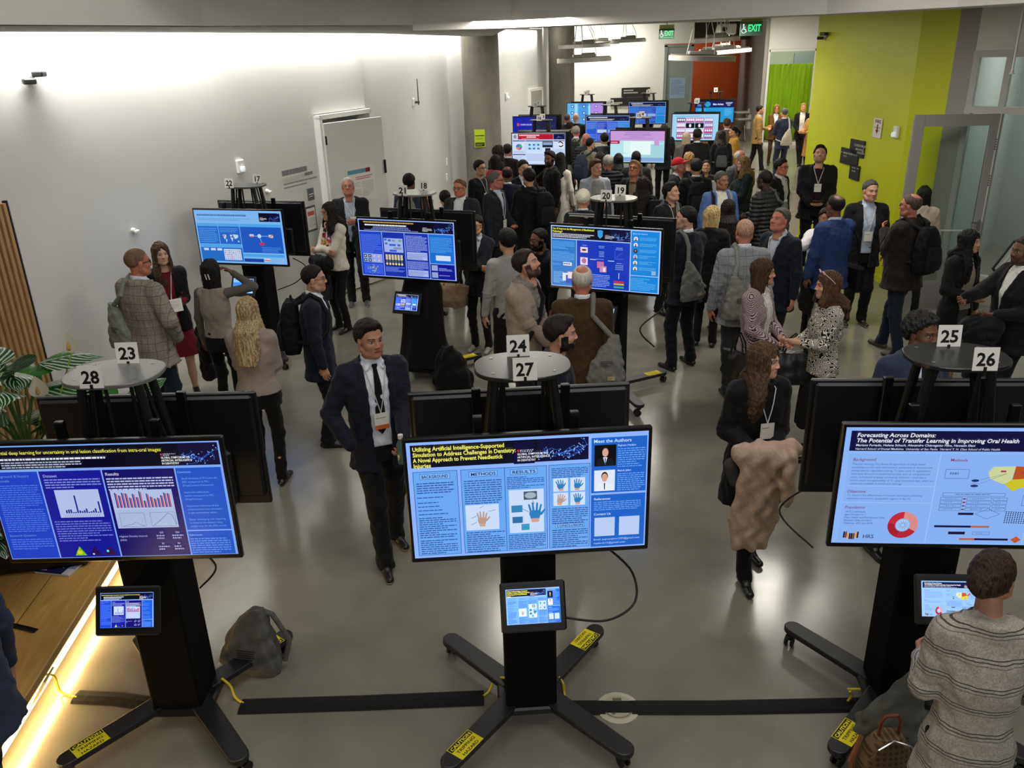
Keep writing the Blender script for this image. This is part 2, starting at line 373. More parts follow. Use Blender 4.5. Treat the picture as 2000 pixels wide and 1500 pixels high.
# emissive slot strips along the wall tops
SL=mat('plain','#fffaf0',em=9.)
q=MB()
for a,b in((LA,LB),(LB,LC),(LC,LE),(LE,LF)):
    a=Vector(a);b=Vector(b);t=(b-a).normalized();nn=Vector((t.y,-t.x))
    p=[a+nn*.13,b+nn*.13,b+nn*.17,a+nn*.17]; q.add([(v.x,v.y,3.86) for v in p],[(0,1,2,3)])
sl_=q.build('slot_light_strip',SL); tag(sl_,'continuous white light strip in the slot along the left wall top','light')
for a,b,e in((LA,(-3.4,10.5),62),((-3.4,10.5),LB,38),(LB,LC,70),(LC,LE,26),(LE,LF,22)):
    a=Vector(a);b=Vector(b);t=(b-a);L_=t.length;t.normalize();nn=Vector((t.y,-t.x)); c=(a+b)/2+nn*.17
    l=bpy.data.lights.new('slot_lamp','AREA'); l.shape='RECTANGLE'; l.size=L_; l.size_y=.05; l.energy=e; l.color=(1,.99,.95); l.spread=math.radians(120)
    o=bpy.data.objects.new('slot_lamp',l); COL.objects.link(o)
    z=Vector((nn.x*.42,nn.y*.42,1)).normalized(); x=Vector((t.x,t.y,0)); y=z.cross(x)
    o.matrix_world=Matrix([[x[i],y[i],z[i],(c.x,c.y,3.85)[i]] for i in range(3)]+[[0,0,0,1]])
# left door: jamb, open leaf
jd=st(empty('door_1',(0,0,0)),'white double door in the left wall, one leaf ajar')
q=MB(); t=(Vector(LB)-Vector(LD0)).normalized(); nn=Vector((t.y,-t.x)); ang=math.atan2(t.y,t.x)
R=Matrix.Rotation(ang,3,'Z')
def dp(s,o,z): p=Vector(LD0)+t*s+nn*o; return (p.x,p.y,z)
q.box(dp(.03,0,1.28),(.06,.2,2.56),R); q.box(dp(1.31,0,1.28),(.06,.2,2.56),R); q.box(dp(.67,0,2.56),(1.34,.2,.06),R); q.build('door_frame',mat('plain','#eeeeea',.4),jd)
# recess wall behind
q=MB(); q.box(dp(.67,-.5,1.3),(1.5,.05,2.6),R); q.build('recess_back',WALLW,jd)
hx=Vector(dp(1.28,.08,0)); la=math.radians(20); ld=Vector((-math.cos(ang-la),-math.sin(ang-la),0)); q=MB(); c=hx+ld*-.0
# leaf folded out over the opening: hinge on the right, free edge swung into the room
def leaf(name,h,dirv,w,m,par):
    q=MB(); a=math.atan2(dirv.y,dirv.x); RR=Matrix.Rotation(a,3,'Z'); cc=h+dirv*(w/2); q.box((cc.x,cc.y,1.25),(w,.045,2.46),RR,bev=.004); return q.build(name,m,par),a
dv=Vector((t.x,t.y,0)); dv.rotate(Matrix.Rotation(math.radians(-9),3,'Z')); lf,a_=leaf('door_leaf',Vector(dp(.05,.1,0)),dv,1.24,mat('plain','#d9d9d6',.45),jd)
q=MB()
for z in(.25,1.25,2.25): q.cyl(dp(.05,.14,z-.06),dp(.05,.14,z+.06),.013)
for z in(.95,1.75): q.box(dp(1.24,.33,z),(.02,.03,.2),R)
q.build('hinge',DARKM,jd)
# poster on the leaf
def flatart(name,W,H,cw,ch,loc,ex,ey,parent,paint,m=PAINT,thick=.004,back='#d8d8d4'):
    M=FR(loc,ex,ey); q=MB(); q.color(back); 
    k=Canvas(cw,ch); paint(k); b=k.b; vs=[]
    for x,y,kk in b.v: vs.append(tuple(M@Vector(((x/cw-.5)*W,(y/ch-.5)*H,.0004+kk*.00008))))
    b.v=vs; n=len(b.v); b.color(back)
    c=[M@Vector((sx*W/2,sy*H/2,z)) for z in(.0,-thick) for sx,sy in((-1,-1),(1,-1),(1,1),(-1,1))]
    b.add(c,[(0,1,2,3),(7,6,5,4)]+[(i,4+i,4+(i+1)%4,(i+1)%4) for i in range(4)])
    return b.build(name,m,parent)
def p_doorposter(k):
    k.rect(0,0,10,8,'#e2e0dc'); k.rect(.4,6.7,6.4,1,'#5f98a8'); k.rect(6.8,6.7,1.6,1,'#8a1a22'); k.lines(3,6.1,6,.9,2,'#c04a48',.45); k.lines(.6,4.8,4,3.6,9,'#b4b4b0',.4); k.lines(5.2,4.8,4,3.6,9,'#b4b4b0',.4)
pl=Vector(dp(.05,.1,0))+dv*.66; nv=Vector((dv.y,-dv.x,0)); nv=nv if nv.y<0 else -nv
pp=flatart('notice_poster',.62,.5,10,8,(pl.x+nv.x*.03,pl.y+nv.y*.03,1.55),dv,(0,0,1),None,p_doorposter); tag(pp,'white notice with blue and dark red header taped to the left door','poster')
# wall fittings on the left wall
WA,WB=LA,LB
def onwall(px,py,off=.02,a=WA,b=WB):
    p=Wl(px,py,a,b); t=(Vector(b)-Vector(a)).normalized(); n=Vector((t.y,-t.x)); return Vector((p[0]+n.x*off,p[1]+n.y*off,p[2])),Vector((t.x,t.y,0)),Vector((n.x,n.y,0))
def fitting(name,px,py,label,cat,build,a=WA,b=WB,off=0):
    p,t,n=onwall(px,py,off,a,b); e=empty(name,p,math.atan2(n.y,n.x)+PI/2,label,cat); build(e); return e   # local -y points into the room
def b_strobe(e):
    q=MB(); q.box((0,-.02,0),(.12,.04,.16),bev=.008); q.build('housing',mat('plain','#e9e9e4',.4),e); q=MB(); q.lathe([(0,-.035),(.028,-.03),(.035,0),(.028,.03),(0,.035)],12,(0,-.055,-.03)); q.build('strobe_lens',mat('plain','#dfe6ea',.1,em=.4),e,smooth=True)
def b_sensor(e):
    q=MB(); q.cyl((0,0,0),(0,-.05,0),.03,.022,12); q.box((0,-.06,-.01),(.07,.04,.035),Matrix.Rotation(.5,3,'Z'),.008); q.build('sensor_head',mat('plain','#d9d9d5',.35),e)
def b_spots(e):
    for s in(-1,1):
        q=MB(); q.box((s*.06,-.08,s*.03),(.11,.1,.05),Matrix.Rotation(s*.5,3,'Z'),.01); q.build('lamp_head',mat('plain','#2a2a2a',.5),e)
    q=MB(); q.box((0,-.02,0),(.08,.04,.05),bev=.005); q.build('bracket',mat('plain','#bbbbbb',.5),e)
fitting('emergency_light',55,152,'small twin-head emergency light high on the left wall','emergency light',b_spots)
fitting('alarm_strobe',467,325,'white alarm strobe lit on the left wall above table 22','alarm',b_strobe)
fitting('wall_sensor',259,450,'tiny white round sensor low on the blank left wall','sensor',b_sensor)
fitting('wall_sensor',520,373,'tiny white button beside number 17 on the left wall','sensor',b_sensor)
def b_reader(e):
    q=MB(); q.box((0,-.008,0),(.14,.016,.17),bev=.004); q.build('plate',mat('plain','#5e6062',.5),e); q=MB(); q.box((0,-.018,.0),(.1,.004,.012)); q.box((-.01,-.018,-.03),(.07,.004,.008)); q.build('raised_text',mat('plain','#dddddd',.5),e)
fitting('room_sign',606,379,'small dark grey room sign left of the open door','sign',b_reader)
def b_frame(e):
    q=MB(); q.box((0,-.01,0),(.24,.02,.36),bev=.004); q.build('frame',mat('plain','#55575a',.4),e); flatart('printed_sheet',.19,.3,4,6,(0,-.022,0),(1,0,0),(0,0,1),e,lambda k:(k.rect(0,0,4,6,'#dad7d4'),k.rect(.4,3.9,3.2,1.2,'#c9584f'),k.lines(.4,3.4,3.2,2.8,9,'#9a9a98',.4)))
fitting('framed_notice',606,427,'grey framed notice with red heading below the room sign','notice',b_frame)
def b_letters(e):
    for i,(t,s,dx,dz) in enumerate((('TEACHING FAMILY',.085,0,0),('ATRIUM',.06,.30,-.09),('WITH THE SUPPORT OF OUR FRIENDS',.03,.0,-.16),('AND THE SCHOOL COMMUNITY',.03,.1,-.21))): pass
    k=Canvas(10,4); 
    # unreadable raised wall lettering seen at a grazing angle
    k.lines(0,4,10,1.6,1,'#77777a',.62); k.lines(6.5,2.7,3.5,1,1,'#77777a',.6); k.lines(0,1.6,10,1.4,2,'#8a8a8c',.4)
    k.build('letter_row',PAINT,e,.75,.28,FR((0,-.012,0),(1,0,0),(0,0,1)))
fitting('wall_lettering',585,345,'small grey raised lettering on the left wall beside the door','lettering',b_letters)
# far left wall fittings
def b_antenna(e):
    q=MB(); q.box((0,-.02,0),(.09,.04,.15),bev=.01); q.build('mount_plate',mat('plain','#dddcd8',.4),e); q=MB(); q.cyl((.06,-.1,-.05),(.06,-.1,.42),.012,.008,8); q.box((.05,-.07,0),(.06,.1,.04),bev=.005); q.build('rod',mat('plain','#3a3a3a',.5),e)
fitting('wall_hook_rod',806,200,'dark upright rod on a white bracket, far left wall','antenna',b_antenna,LB,LC)
def b_plate(e):
    q=MB(); q.box((0,-.012,0),(.08,.024,.16),bev=.006); q.build('cover',mat('plain','#f1f0ec',.35),e)
fitting('wall_switch',872,316,'white wall switch left of the near column','switch',b_plate,LB,LC)
fitting('wall_switch',872,346,'lower white outlet plate left of the near column','outlet',b_plate,LB,LC)
fitting('alarm_strobe',989,188,'white alarm strobe on the wall between the two columns','alarm',b_strobe,LC,LE)
q=MB(); c,t_,n_=onwall(1045,190,.02,LE,LF); RR=Matrix.Rotation(math.atan2(t_.y,t_.x),3,'Z'); q.box((c.x,c.y,1.1),(1.0,.05,2.2),RR); d2=q.build('door_2',mat('plain','#a9a79c',.5)); st(d2,'narrow grey door between the columns')
q=MB(); q.box((c.x,c.y,2.25),(1.15,.08,.08),RR)
for s in(-1,1): q.box((c.x+s*.54*t_.x,c.y+s*.54*t_.y,1.1),(.08,.08,2.3),RR)
st(q.build('trim_door_2',WHITEP))
# columns
for n,(px,Y,lab) in enumerate(((941,20.5,'near round concrete column with a yellow sign'),(1097,29.6,'far round concrete column left of the white wall'))):
    p=D(px,200,Y); q=MB(); q.lathe([(.43,0),(.43,4.2)],48,(p[0],Y,0)); o=q.build('concrete_column',mat('concrete','#77736a',.6,c2='#8c887d'),smooth=True); tag(o,lab,'column')
p=D(937,270,20.05)
def p_yel(k):
    k.rect(0,0,6,10,'#b8d22a'); k.rect(.4,6.3,5.2,3.3,'#c3dc30'); k.rect(.4,6.2,5.2,.5,'#3a4410'); k.lines(1,5.2,4,1,2,'#6f8020',.4); k.rect(.4,.4,5.2,2.2,'#23260e'); k.lines(.9,2.1,4.2,1.2,2,'#b8d22a',.4)
o=flatart('safety_sign',.25,.40,6,10,(p[0],20.04,p[2]),(1,0,0),(0,0,1),None,p_yel); tag(o,'yellow and black safety sign on the near column','sign')
# far white wall, glass door, orange room
a=D(1050,150,34); b=D(1296,150,34); c=D(1352,150,34)
wall('wall_back_white',[(a[0],34),(b[0],34)],0,4.15,mat('plaster','#efeee6',.6),'bright white end wall',side=1)
q=MB(); q.box(((b[0]+c[0])/2,34.1,3.75),(c[0]-b[0],.2,.8)); st(q.build('wall_back_over_door',mat('plaster','#efeee6',.6)))
lamp('end_wall_lamp',(3.6,32.6,4.05),150,3.2,(1,.97,.9),(3.6,34,1.2),sy=.5)
lamp('end_wall_lamp',(1.0,28.5,4.05),50,1.0,(1,.97,.9),(1.0,30,0),sy=.5)
gm=mat('plain','#8d9490',.5); dr=st(empty('door_3',((b[0]+c[0])/2,34,0)),'grey framed glass door beside the orange room'); w=(c[0]-b[0])
q=MB(); 
for s in(-1,1): q.box((s*(w/2-.05),0,1.65),(.1,.1,3.3))
q.box((0,0,3.28),(w,.1,.08)); q.box((0,0,.1),(w,.1,.2)); q.build('door_frame',gm,dr)
q=MB(); q.box((0,.02,1.7),(w-.18,.02,3.1)); q.build('glass_pane',mat('plain','#7f8a86',.15),dr)
flatart('taped_sheet',.6,.75,6,8,(0,-.0,1.75),(1,0,0),(0,0,1),dr,lambda k:(k.rect(0,0,6,8,'#93a9c0'),k.lines(.4,7.4,5.2,6,10,'#6f87a0',.5)))
q=MB(); o1=D(1345,150,42);o2=D(1452,150,42)
wall('wall_orange',[(o1[0]-1.2,42),(o2[0]+.6,42)],0,3.5,mat('plaster','#b84a08',.5),'deep orange wall at the far end',side=1)
wall('wall_orange_header',[(c[0],36.5),(o2[0]+.3,36.5)],3.42,4.15,mat('plaster','#6b5a50',.6),side=1)
lamp('far_lamp',(8.0,39,3.9),90,1.2,(1,.93,.82),(8.2,42,1.2))
g1=D(1449,150,41.5); g2=D(1494,200,29.6)
wall('wall_right_far_grey',[(g1[0],41.5),(g2[0],29.6)],0,4.15,GREY,'grey wall between orange room and glazed room',side=-1)
# glazed room with green curtain
e1=D(1494,200,29.5); e2=D(1650,200,29.5); X0,X1=e1[0],e2[0]
wn=st(empty('window_1',(0,29.5,0)),'glazed partition of the curtained room')
q=MB(); fm=mat('plain','#c9c8c2',.5)
for x in (X0,X0+1.55,X1): q.box((x,0,2.05),(.07,.1,4.1))
q.box(((X0+X1)/2,0,3.05),(X1-X0,.1,.07)); q.box(((X0+X1)/2,0,.06),(X1-X0,.1,.12)); q.build('window_frame',fm,wn)
q=MB(); q.box(((X0+X1)/2,0,1.55),(X1-X0-.1,.012,2.95)); q.build('glass_pane',mat('glass','#eef4f0',.02),wn)
q=MB(); q.box(((X0+X1)/2,0,3.6),(X1-X0,.08,1.0)); st(q.build('wall_over_window',mat('plaster','#cfcec8',.6),wn))
wall('wall_curtained_room_back',[(X0+.75,33.5),(X1+2,33.5)],0,4.15,mat('plaster','#a9b3a0',.6),side=1)
q=MB(); q.box((X1-.3,32.9,2.0),(.9,.08,1.8)); st(q.build('window_2',mat('plain','#788283',.3)),'dark inner window of the curtained room')
lamp('added_corridor_lamp',(8.2,27.2,4.05),150,.8,(1,.95,.82),(8.2,27.2,0))  # added in front of the curtain to brighten it
lamp('added_corridor_lamp',(7.2,23.6,4.05),110,.6,(1,.92,.76),(7.4,24.4,0))
lamp('curtain_room_lamp',(X0+1.7,31.4,4.0),120,1.5,(1,.96,.82),(X0+1.7,31.2,0))
cv=[];cf=[];cx0,cx1=X0+.02,X0+1.95; n=150
for i in range(n+1):
    u=i/n; x=cx0+(cx1-cx0)*u; dy=.07*math.sin(u*62+1.3*math.sin(u*17))+.02*math.sin(u*151)
    for z in(.14,1.2,2.62): cv.append((x,29.85+dy*(1.15 if z<1 else .8),z))
for i in range(n):
    for j in range(2): cf.append((i*3+j,i*3+3+j,i*3+4+j,i*3+1+j))
q=MB(); q.add(cv,cf); cu=q.build('curtain',mat('fabric','#b6d81e',.7),smooth=True); sd=cu.modifiers.new('s','SOLIDIFY'); sd.thickness=.01; tag(cu,'lime green floor-length curtain behind the glass','curtain')
# drinking fountain on grey wall
df=empty('drinking_fountain',(g2[0]-.36,30.6,0),0,'wall mounted steel drinking fountain before the grey wall','drinking fountain')
for z in(1.05,.82):
    q=MB(); q.box((-.12 if z>1 else -.05,0,z),(.5,.38,.07),bev=.03); q.box((.12,.02,z+.06),(.06,.05,.1),bev=.01); q.build('basin',mat('plain','#b9b7ae',.3,.6),df)
q=MB(); q.box((.14,.05,.72),(.12,.3,.5),bev=.02); q.cyl((.0,0,.6),(.05,0,.1),.012); q.build('pedestal',mat('plain','#a5a49c',.4,.3),df)
# green wall
G0=tuple(P(1556,470)[:2]);G1=tuple(P(1726,556)[:2]);G2=tuple(P(1789,572)[:2]);G3=tuple(P(1824,579)[:2])
wall('wall_right_green',[G0,G1,G2],0,4.15,GREEN,'tall lime yellow accent wall',side=1)
wall('baseboard_right',[(G0[0]-.015,G0[1]),(G1[0]-.015,G1[1])],0,.1,GREEN,th=.014,side=1)
wall('wall_right_green_end',[(11.2,29.6),G0],0,4.15,WALLW,side=1)
wall('wall_right_grey',[G2,G3],0,4.15,GREY,'grey return beside the lime wall',side=1)
def b_fire(e):
    flatart('sign_face',.24,.27,6,7,(0,-.012,0),(1,0,0),(0,0,1),e,lambda k:(k.rect(0,0,6,7,'#e6e4de'),k.text(.9,5.3,1.7,'FIRE','#5a2018',.03,w=4.2),k.line([(3,4.8),(3,2.6)],.9,'#7a1c18'),k.poly([(1.8,2.8),(4.2,2.8),(3,1.3)],'#7a1c18'),k.text(.7,3.3,.9,'EXTINGUISHER','#6a2a24',0,w=4.6)))
def b_dirsign(e):
    q=MB()
    for x,z,w,h in((.13,.17,.44,.25),(-.08,.02,.56,.24),(.14,-.19,.30,.22)): q.box((x,-.012,z),(w,.024,h),bev=.003)
    q.build('panel',mat('plain','#1d1d1e',.5),e)
    k=Canvas(10,10); 
    for x,y,t,s in((5.4,7.6,'CLASSROOM 160',.62),(6.1,6.9,'SIMULATION',.5),(6.9,6.3,'RESTROOMS',.5),(1.3,5.7,'SEMINAR ROOMS 161-172',.5),(1.4,5.1,'170-178',.45),(5.5,3.3,'180-190',.45),(5.6,2.7,'A-CLINIC',.4)): k.text(x,y,s,t,'#c8c8c4',.01)
    k.line([(1.0,5.9),(.3,5.9)],.1,'#c8c8c4'); k.line([(9.3,7.7),(9.3,6.8),(8.7,6.8)],.1,'#c8c8c4'); k.line([(7.5,3.5),(8.4,3.5)],.1,'#c8c8c4')
    k.build('lettering',PAINT,e,.78,.78,FR((.02,-.026,0),(1,0,0),(0,0,1)))
fitting('fire_sign',1715,250,'small white FIRE sign on the lime wall','sign',b_fire,G0,G1)
fitting('alarm_strobe',1753,258,'white alarm strobe right of the FIRE sign','alarm',b_strobe,G0,G1)
fitting('security_camera',1615,70,'small grey security camera high on the lime wall','camera',b_spots,G0,G1)
fitting('direction_sign',1665,310,'black stepped wayfinding sign on the lime wall','sign',b_dirsign,G0,G1)
# open glass door leaf
gd=st(empty('door_4',(5.22,11.0,0),math.atan2(-.16,1.03)),'open grey framed glass door leaf'); lm=mat('plain','#8b8986',.45)
q=MB(); w=1.05
q.box((.065,0,1.23),(.13,.05,2.46),bev=.004); q.box((w-.065,0,1.23),(.13,.05,2.46),bev=.004); q.box((w/2,0,2.39),(w-.26,.05,.14)); q.box((w/2,0,.15),(w-.26,.05,.30)); q.build('door_frame',lm,gd)
q=MB(); q.box((w/2,0,.99),(w-.26,.03,.015)); q.build('mid_rail',mat('plain','#b5b5b0',.4),gd)
q=MB(); q.box((w/2,0,1.31),(w-.26,.012,2.02)); q.build('glass_pane',mat('glass','#d8e2de',.12),gd)
q=MB(); q.box((w-.07,-.05,1.06),(.03,.05,.16),bev=.008); q.box((w-.12,-.07,1.1),(.12,.02,.025),bev=.006); q.build('door_handle',CHROME,gd)
q=MB()
for z in(2.15,1.7): 
    for i in range(5): q.box((w-.03,-.028,z-.03*i),(.02,.006,.016))
q.build('hinge',DARKM,gd)
WG0=(G3[0],G3[1]);WG1=(G3[0]+1.55,G3[1]-1.65)
wall('window_3_glazing_sill',[WG0,WG1],0,.35,GREY,th=.1,side=1)
wn=st(empty('window_3',(0,0,0)),'glazed screen with transom right of the open door')
q=MB(); aa=Vector((*WG0,0));bb=Vector((*WG1,0)); tt=(bb-aa).normalized(); RR=Matrix.Rotation(math.atan2(tt.y,tt.x),3,'Z')
for s in(.04,.42,1.3,2.25): c=aa+tt*s; q.box((c.x,c.y,1.6),(.07,.09,3.2),RR)
for z in(.36,2.5,3.16): c=aa+tt*1.16; q.box((c.x,c.y,z),(2.32,.1,.08),RR)
q.build('window_frame',mat('plain','#b3b2ae',.5),wn)
q=MB(); c=aa+tt*1.16; q.box((c.x,c.y,1.75),(2.3,.012,2.8),RR); q.build('glass_pane',mat('glass','#cfd8d6',.15),wn)
wall('wall_right_over_glazing',[WG0,WG1],3.2,4.4,WALLW,side=1)
lamp('side_room_fill_lamp',(8.2,11.6,4.0),90,1.2,(1,.98,.93),(8.4,11.8,0))  # added fill so the room behind the glazing is not dark
wall('wall_right_room_back',[(G3[0]+.05,G3[1]+.1),(8.4,14.2),(11,10)],0,4.15,mat('plaster','#b4bab6',.7),side=1)
wall('wall_right_near',[(6.75,10.0),(8.5,6.5)],0,4.4,WALLW,'pale wall at the right edge',side=1)
# sprinkler pipe hanging at right
q=MB(); p=D(1990,70,9.6); q.cyl((p[0],p[1],3.0),(p[0],p[1],4.2),.012,n=8); q.lathe([(.03,-.02),(.012,0),(.02,.02)],10,(p[0],p[1],3.0)); tag(q.build('sprinkler_pipe',mat('plain','#c9c9c4',.4)),'thin white sprinkler drop pipe at the top right','pipe')
# ring pendants
RM=mat('plain','#a9a69c',.5); RE=mat('plain','#fff6e6',em=1.1)
def ring(px,py,Y,rad,tilt,lab,lit=False):
    p=D(px,py,Y); e=empty('ring_pendant',p,0,lab,'pendant light'); e.rotation_euler=(0,math.radians(tilt),0)
    q=MB(); n=56; pr=[(rad,-.035),(rad,.035),(rad-.09,.035),(rad-.09,-.035)]
    vs=[(r*math.cos(2*PI*k/n),r*math.sin(2*PI*k/n),z) for r,z in pr for k in range(n)]; fs=[]
    for i in range(4):
        j=(i+1)%4
        for k in range(n): l=(k+1)%n; fs.append((i*n+k,i*n+l,j*n+l,j*n+k))
    q.add(vs,fs); q.build('ring',RE if lit else RM,e,smooth=True)
    q=MB(); q.box((0,0,.075),(rad*.85,.12,.05),bev=.01); q.box((0,0,.045),(rad*1.9,.05,.02)); q.box((rad*.15,0,.11),(rad*.5,.1,.03),bev=.01); q.build('driver_box',mat('plain','#8a877e',.5),e)
    q=MB(); top=4.1-p[2]
    for k in range(3):
        a=k*2.1+px; x0,y0=rad*.5*math.cos(a),rad*.5*math.sin(a)*.4; q.tube([(x0,y0,.05),(x0*.8,y0,.05+top*.3),(x0*.4+.05*math.sin(a*3),y0*.5,.05+top*.65),(0.1*math.cos(k),0,top)],.006,6)
    q.build('cable',mat('plain','#b9b6ad',.5),e)
ring(1141,117,17,.52,-1,'lowest of the left ring pendants, unlit')
ring(1141,90,19,.55,-1,'middle left ring pendant just above the lowest unlit one')
ring(1172,84,24,.52,0,'ring pendant tucked behind the middle left one')
ring(1227,80,22,.43,-1,'small lone ring pendant between the two clusters')
ring(1371,114,13.5,.50,2.5,'lowest ring pendant of the right cluster, warm white edge')
ring(1400,78,17,.43,-2,'top ring pendant of the right cluster below the projector')
ring(1409,95,22,.46,-1,'right cluster ring pendant directly over the tilted one')
ring(1415,101,19,.56,-3,'tilted ring pendant of the right cluster',True)
# exit signs
def exitsign(px,py,Y,w,lab,arrow,dark):
    p=D(px,py,Y); e=empty('exit_sign',p,math.radians(-8),lab,'exit sign'); h=w*.62
    q=MB(); q.box((0,0,0),(w,.03,h),bev=.004); q.build('panel',mat('plain','#1d4f36' if dark else '#5f7f70',.3),e)
    q=MB(); q.box((0,0,h/2+.04),(w*.95,.09,.08),bev=.005); q.cyl((0,0,h/2+.05),(0,0,4.12-p[2]),.012,n=8); q.build('housing',mat('plain','#9a9f66',.5),e)
    k=Canvas(16,10); g='#35f08c'; k.text(5.6,3.2,6.6,'EXIT',g,.03,w=9.4)
    wc='#e9f7ee'; k.ell(2.7,3.6,1.7,1.7,wc,24,inner=.76); k.ell(2.4,7.8,.55,.55,wc); k.line([(2.4,7.2),(2.6,4.8),(4.0,4.6),(4.7,2.7)],.5,wc); k.line([(2.5,6.2),(3.8,6.1)],.4,wc)
    if arrow: k.line([(1.2,1.2),(14,1.2)],.35,g); k.poly([(14.9,1.2),(13.4,.6),(13.4,1.8)],g)
    k.build('lit_lettering',mat('screen',em=1.2),e,w,h,FR((0,-.018,0),(1,0,0),(0,0,1)))
exitsign(1302,66,20,.34,'dark green EXIT sign with arrow, nearer the white wall',True,True)
exitsign(1467,56,15,.36,'clear panel EXIT sign above the glazed corridor',False,False)
# projector
p=D(1419,57,19.5); e=empty('projector',p,0,'small white projector under the ceiling behind the rings','projector'); q=MB(); q.box((0,0,0),(.36,.3,.22),bev=.02); q.build('body',mat('plain','#b5b3ab',.5),e); q=MB(); q.cyl((0,0,.1),(0,0,.6),.02); q.build('mount_pole',mat('plain','#b5b3ab',.5),e); q=MB(); q.cyl((-.08,-.15,0),(-.08,-.17,0),.05); q.build('lens',BLACKG,e)
# far black stepped sign
p=D(1229,190,33.96); e=empty('direction_sign',p,0,'black stepped wayfinding sign on the white end wall','sign')
q=MB(); q.box((.25,-.01,.18),(1.1,.03,.34)); q.box((-.0,-.01,-.16),(1.45,.03,.3)); q.build('panel',mat('plain','#1b1a18',.6),e)
k=Canvas(10,5); k.lines(3.5,4.5,4.6,1.2,2,'#b9b7ad',.5); k.lines(.8,1.6,3,.8,1,'#b9b7ad',.5); k.lines(5,1.6,4.5,.8,1,'#b9b7ad',.5); k.build('lettering',PAINT,e,1.5,.75,FR((0,-.028,0),(1,0,0),(0,0,1)))
# ceiling services
q=MB()
for y in(13,16,20,25,30): q.cyl((-1,y,4.02),(9,y,4.02),.03,n=8)
for x in(1.2,3.8,6.2): q.cyl((x,12,4.06),(x,33,4.06),.025,n=8)
tag(q.build('ceiling_pipework',mat('plain','#b7b5ae',.5)),'thin white pipes running under the hall ceiling','pipes')
# ---------------- bench, planter, floor things ----------------
lamp('unseen_atrium_lamp',(-2.6,3.0,5.6),26,.8,(1,.95,.88),(-3.0,3.8,0))  # added above the bench to lift its dark top
bn=empty('timber_bench',(-2.47,3.1,0),math.radians(4.3),'long honey-coloured timber bench with warm under-glow','bench')
WOOD=mat('wood','#b98a48',.38,c2='#d3a860',ax=(7,.8,7),plank=.32)
q=MB(); q.box((-1.1,.15,.425),(2.2,4.3,.05),bev=.004); q.build('bench_top',WOOD,bn)
q=MB(); q.add([(-.02,-2,.40),(-.02,2.3,.40),(-.22,2.3,.10),(-.22,-2,.10),(-.3,-2,.4),(-.3,2.3,.4),(-.3,2.3,.1),(-.3,-2,.1)],[(0,1,2,3),(4,7,6,5),(0,4,5,1),(3,2,6,7),(0,3,7,4),(1,5,6,2)]); q.build('front_panel',mat('wood','#6d4d29',.5,c2='#83603a',ax=(5,.8,5)),bn)
q=MB(); q.box((-.205,.15,.095),(.022,4.3,.02)); q.build('glow_strip',mat('plain','#ffd98a',em=14.),bn)
q=MB(); q.box((-.32,.15,.05),(.04,4.3,.1)); q.build('plinth',mat('plain','#5a4024',.7),bn)
l=lamp('bench_glow_lamp',(0,0,0),24,7.0,(1,.66,.26),sy=.03); l.parent=bn; l.location=(-.18,.15,.09); l.rotation_euler=(math.radians(0),math.radians(38),PI/2*0); l.data.size=.03; l.data.size_y=4.2; l.rotation_euler=(0,math.radians(-38),0)
p=Vector((-.13,.56,.2)); q=MB(); q.box(p,(.012,.12,.18),Matrix.Rotation(.58,3,'Y')); ol=q.build('outlet_plate',mat('plain','#c9b894',.4),bn)
br=empty('brochure',(-2.86,4.44,.452),math.radians(-12),'dark blue brochure with white text lying on the bench','brochure')
flatart('cover_page',.24,.20,12,10,(0,0,.012),(1,0,0),(0,1,0),br,lambda k:(k.rect(0,0,12,10,'#1b1c52'),k.rect(9.4,0,2.6,10,'#cfcfd6'),k.rect(9.4,3,2.6,4,'#8d90b0'),k.poly([(0,5),(9.4,8),(9.4,10),(0,10)],'#2c3a8c'),k.lines(.8,4.2,3.8,3.4,4,'#e9ecf0',.6),k.line([(5,6),(8,3)],.3,'#4ec06a')),thick=.012)
st_=MB(); st_.tube([P(5,1218,.46),P(30,1222,.458),P(70,1232,.456)],.018,8,flat=(0,0,1)); tag(st_.build('black_strap',BLACK),'short black strap lying on the bench','strap')
# plants in black planter
pt=empty('planter_box',(-3.12,4.75,.45),math.radians(10),'black planter box at the end of the bench','planter'); q=MB(); q.box((0,0,.24),(.75,.8,.48),bev=.03); q.build('box',BLACK,pt); q=MB(); q.box((0,0,.485),(.68,.72,.02)); q.build('soil',mat('plain','#1c140e',.9),pt)
def leafmesh(q,base,dirv,L,wd,droop,twist=0):
    n=10; up=Vector((0,0,1)); d=Vector(dirv).normalized(); side=d.cross(up)
    side=side.normalized() if side.length>.01 else Vector((1,0,0)); side.rotate(Matrix.Rotation(twist,3,d)); p=Vector(base); vs=[];uv=[]
    for i in range(n+1):
        u=i/n; w=wd*math.sin(PI*min(1,u**.72))**.85*(1-u*.15)+.001; dd=(d-up*droop*u*u*1.6).normalized(); nn=side.cross(dd)
        for s in(-1,-.5,0,.5,1): vs.append(tuple(p+side*w*s+nn*(-abs(s)*w*.28))); uv.append((.5+s*.5,u))
        p=p+dd*L/n
    fs=[(i*5+j,i*5+j+1,i*5+6+j,i*5+5+j) for i in range(n) for j in range(4)]
    k=len(q.v); q.add(vs,fs); q.uvs=getattr(q,'uvs',[])+uv
def build_uv(q,name,m,par):
    o=q.build(name,m,par,smooth=True); me=o.data; u=me.uv_layers.new(name='UVMap'); vi=[l.vertex_index for l in me.loops]; u.data.foreach_set('uv',np.array([q.uvs[i] for i in vi],dtype=np.float32).ravel()); return o
LV=[mat('leaf','#0f3a12',.35,c2='#c9d6c0'),mat('leaf','#1f5a14',.35,c2='#2f7a20',amt=.4),mat('leaf','#123d16',.35,c2='#8fb088')]
pr=random.Random(5)
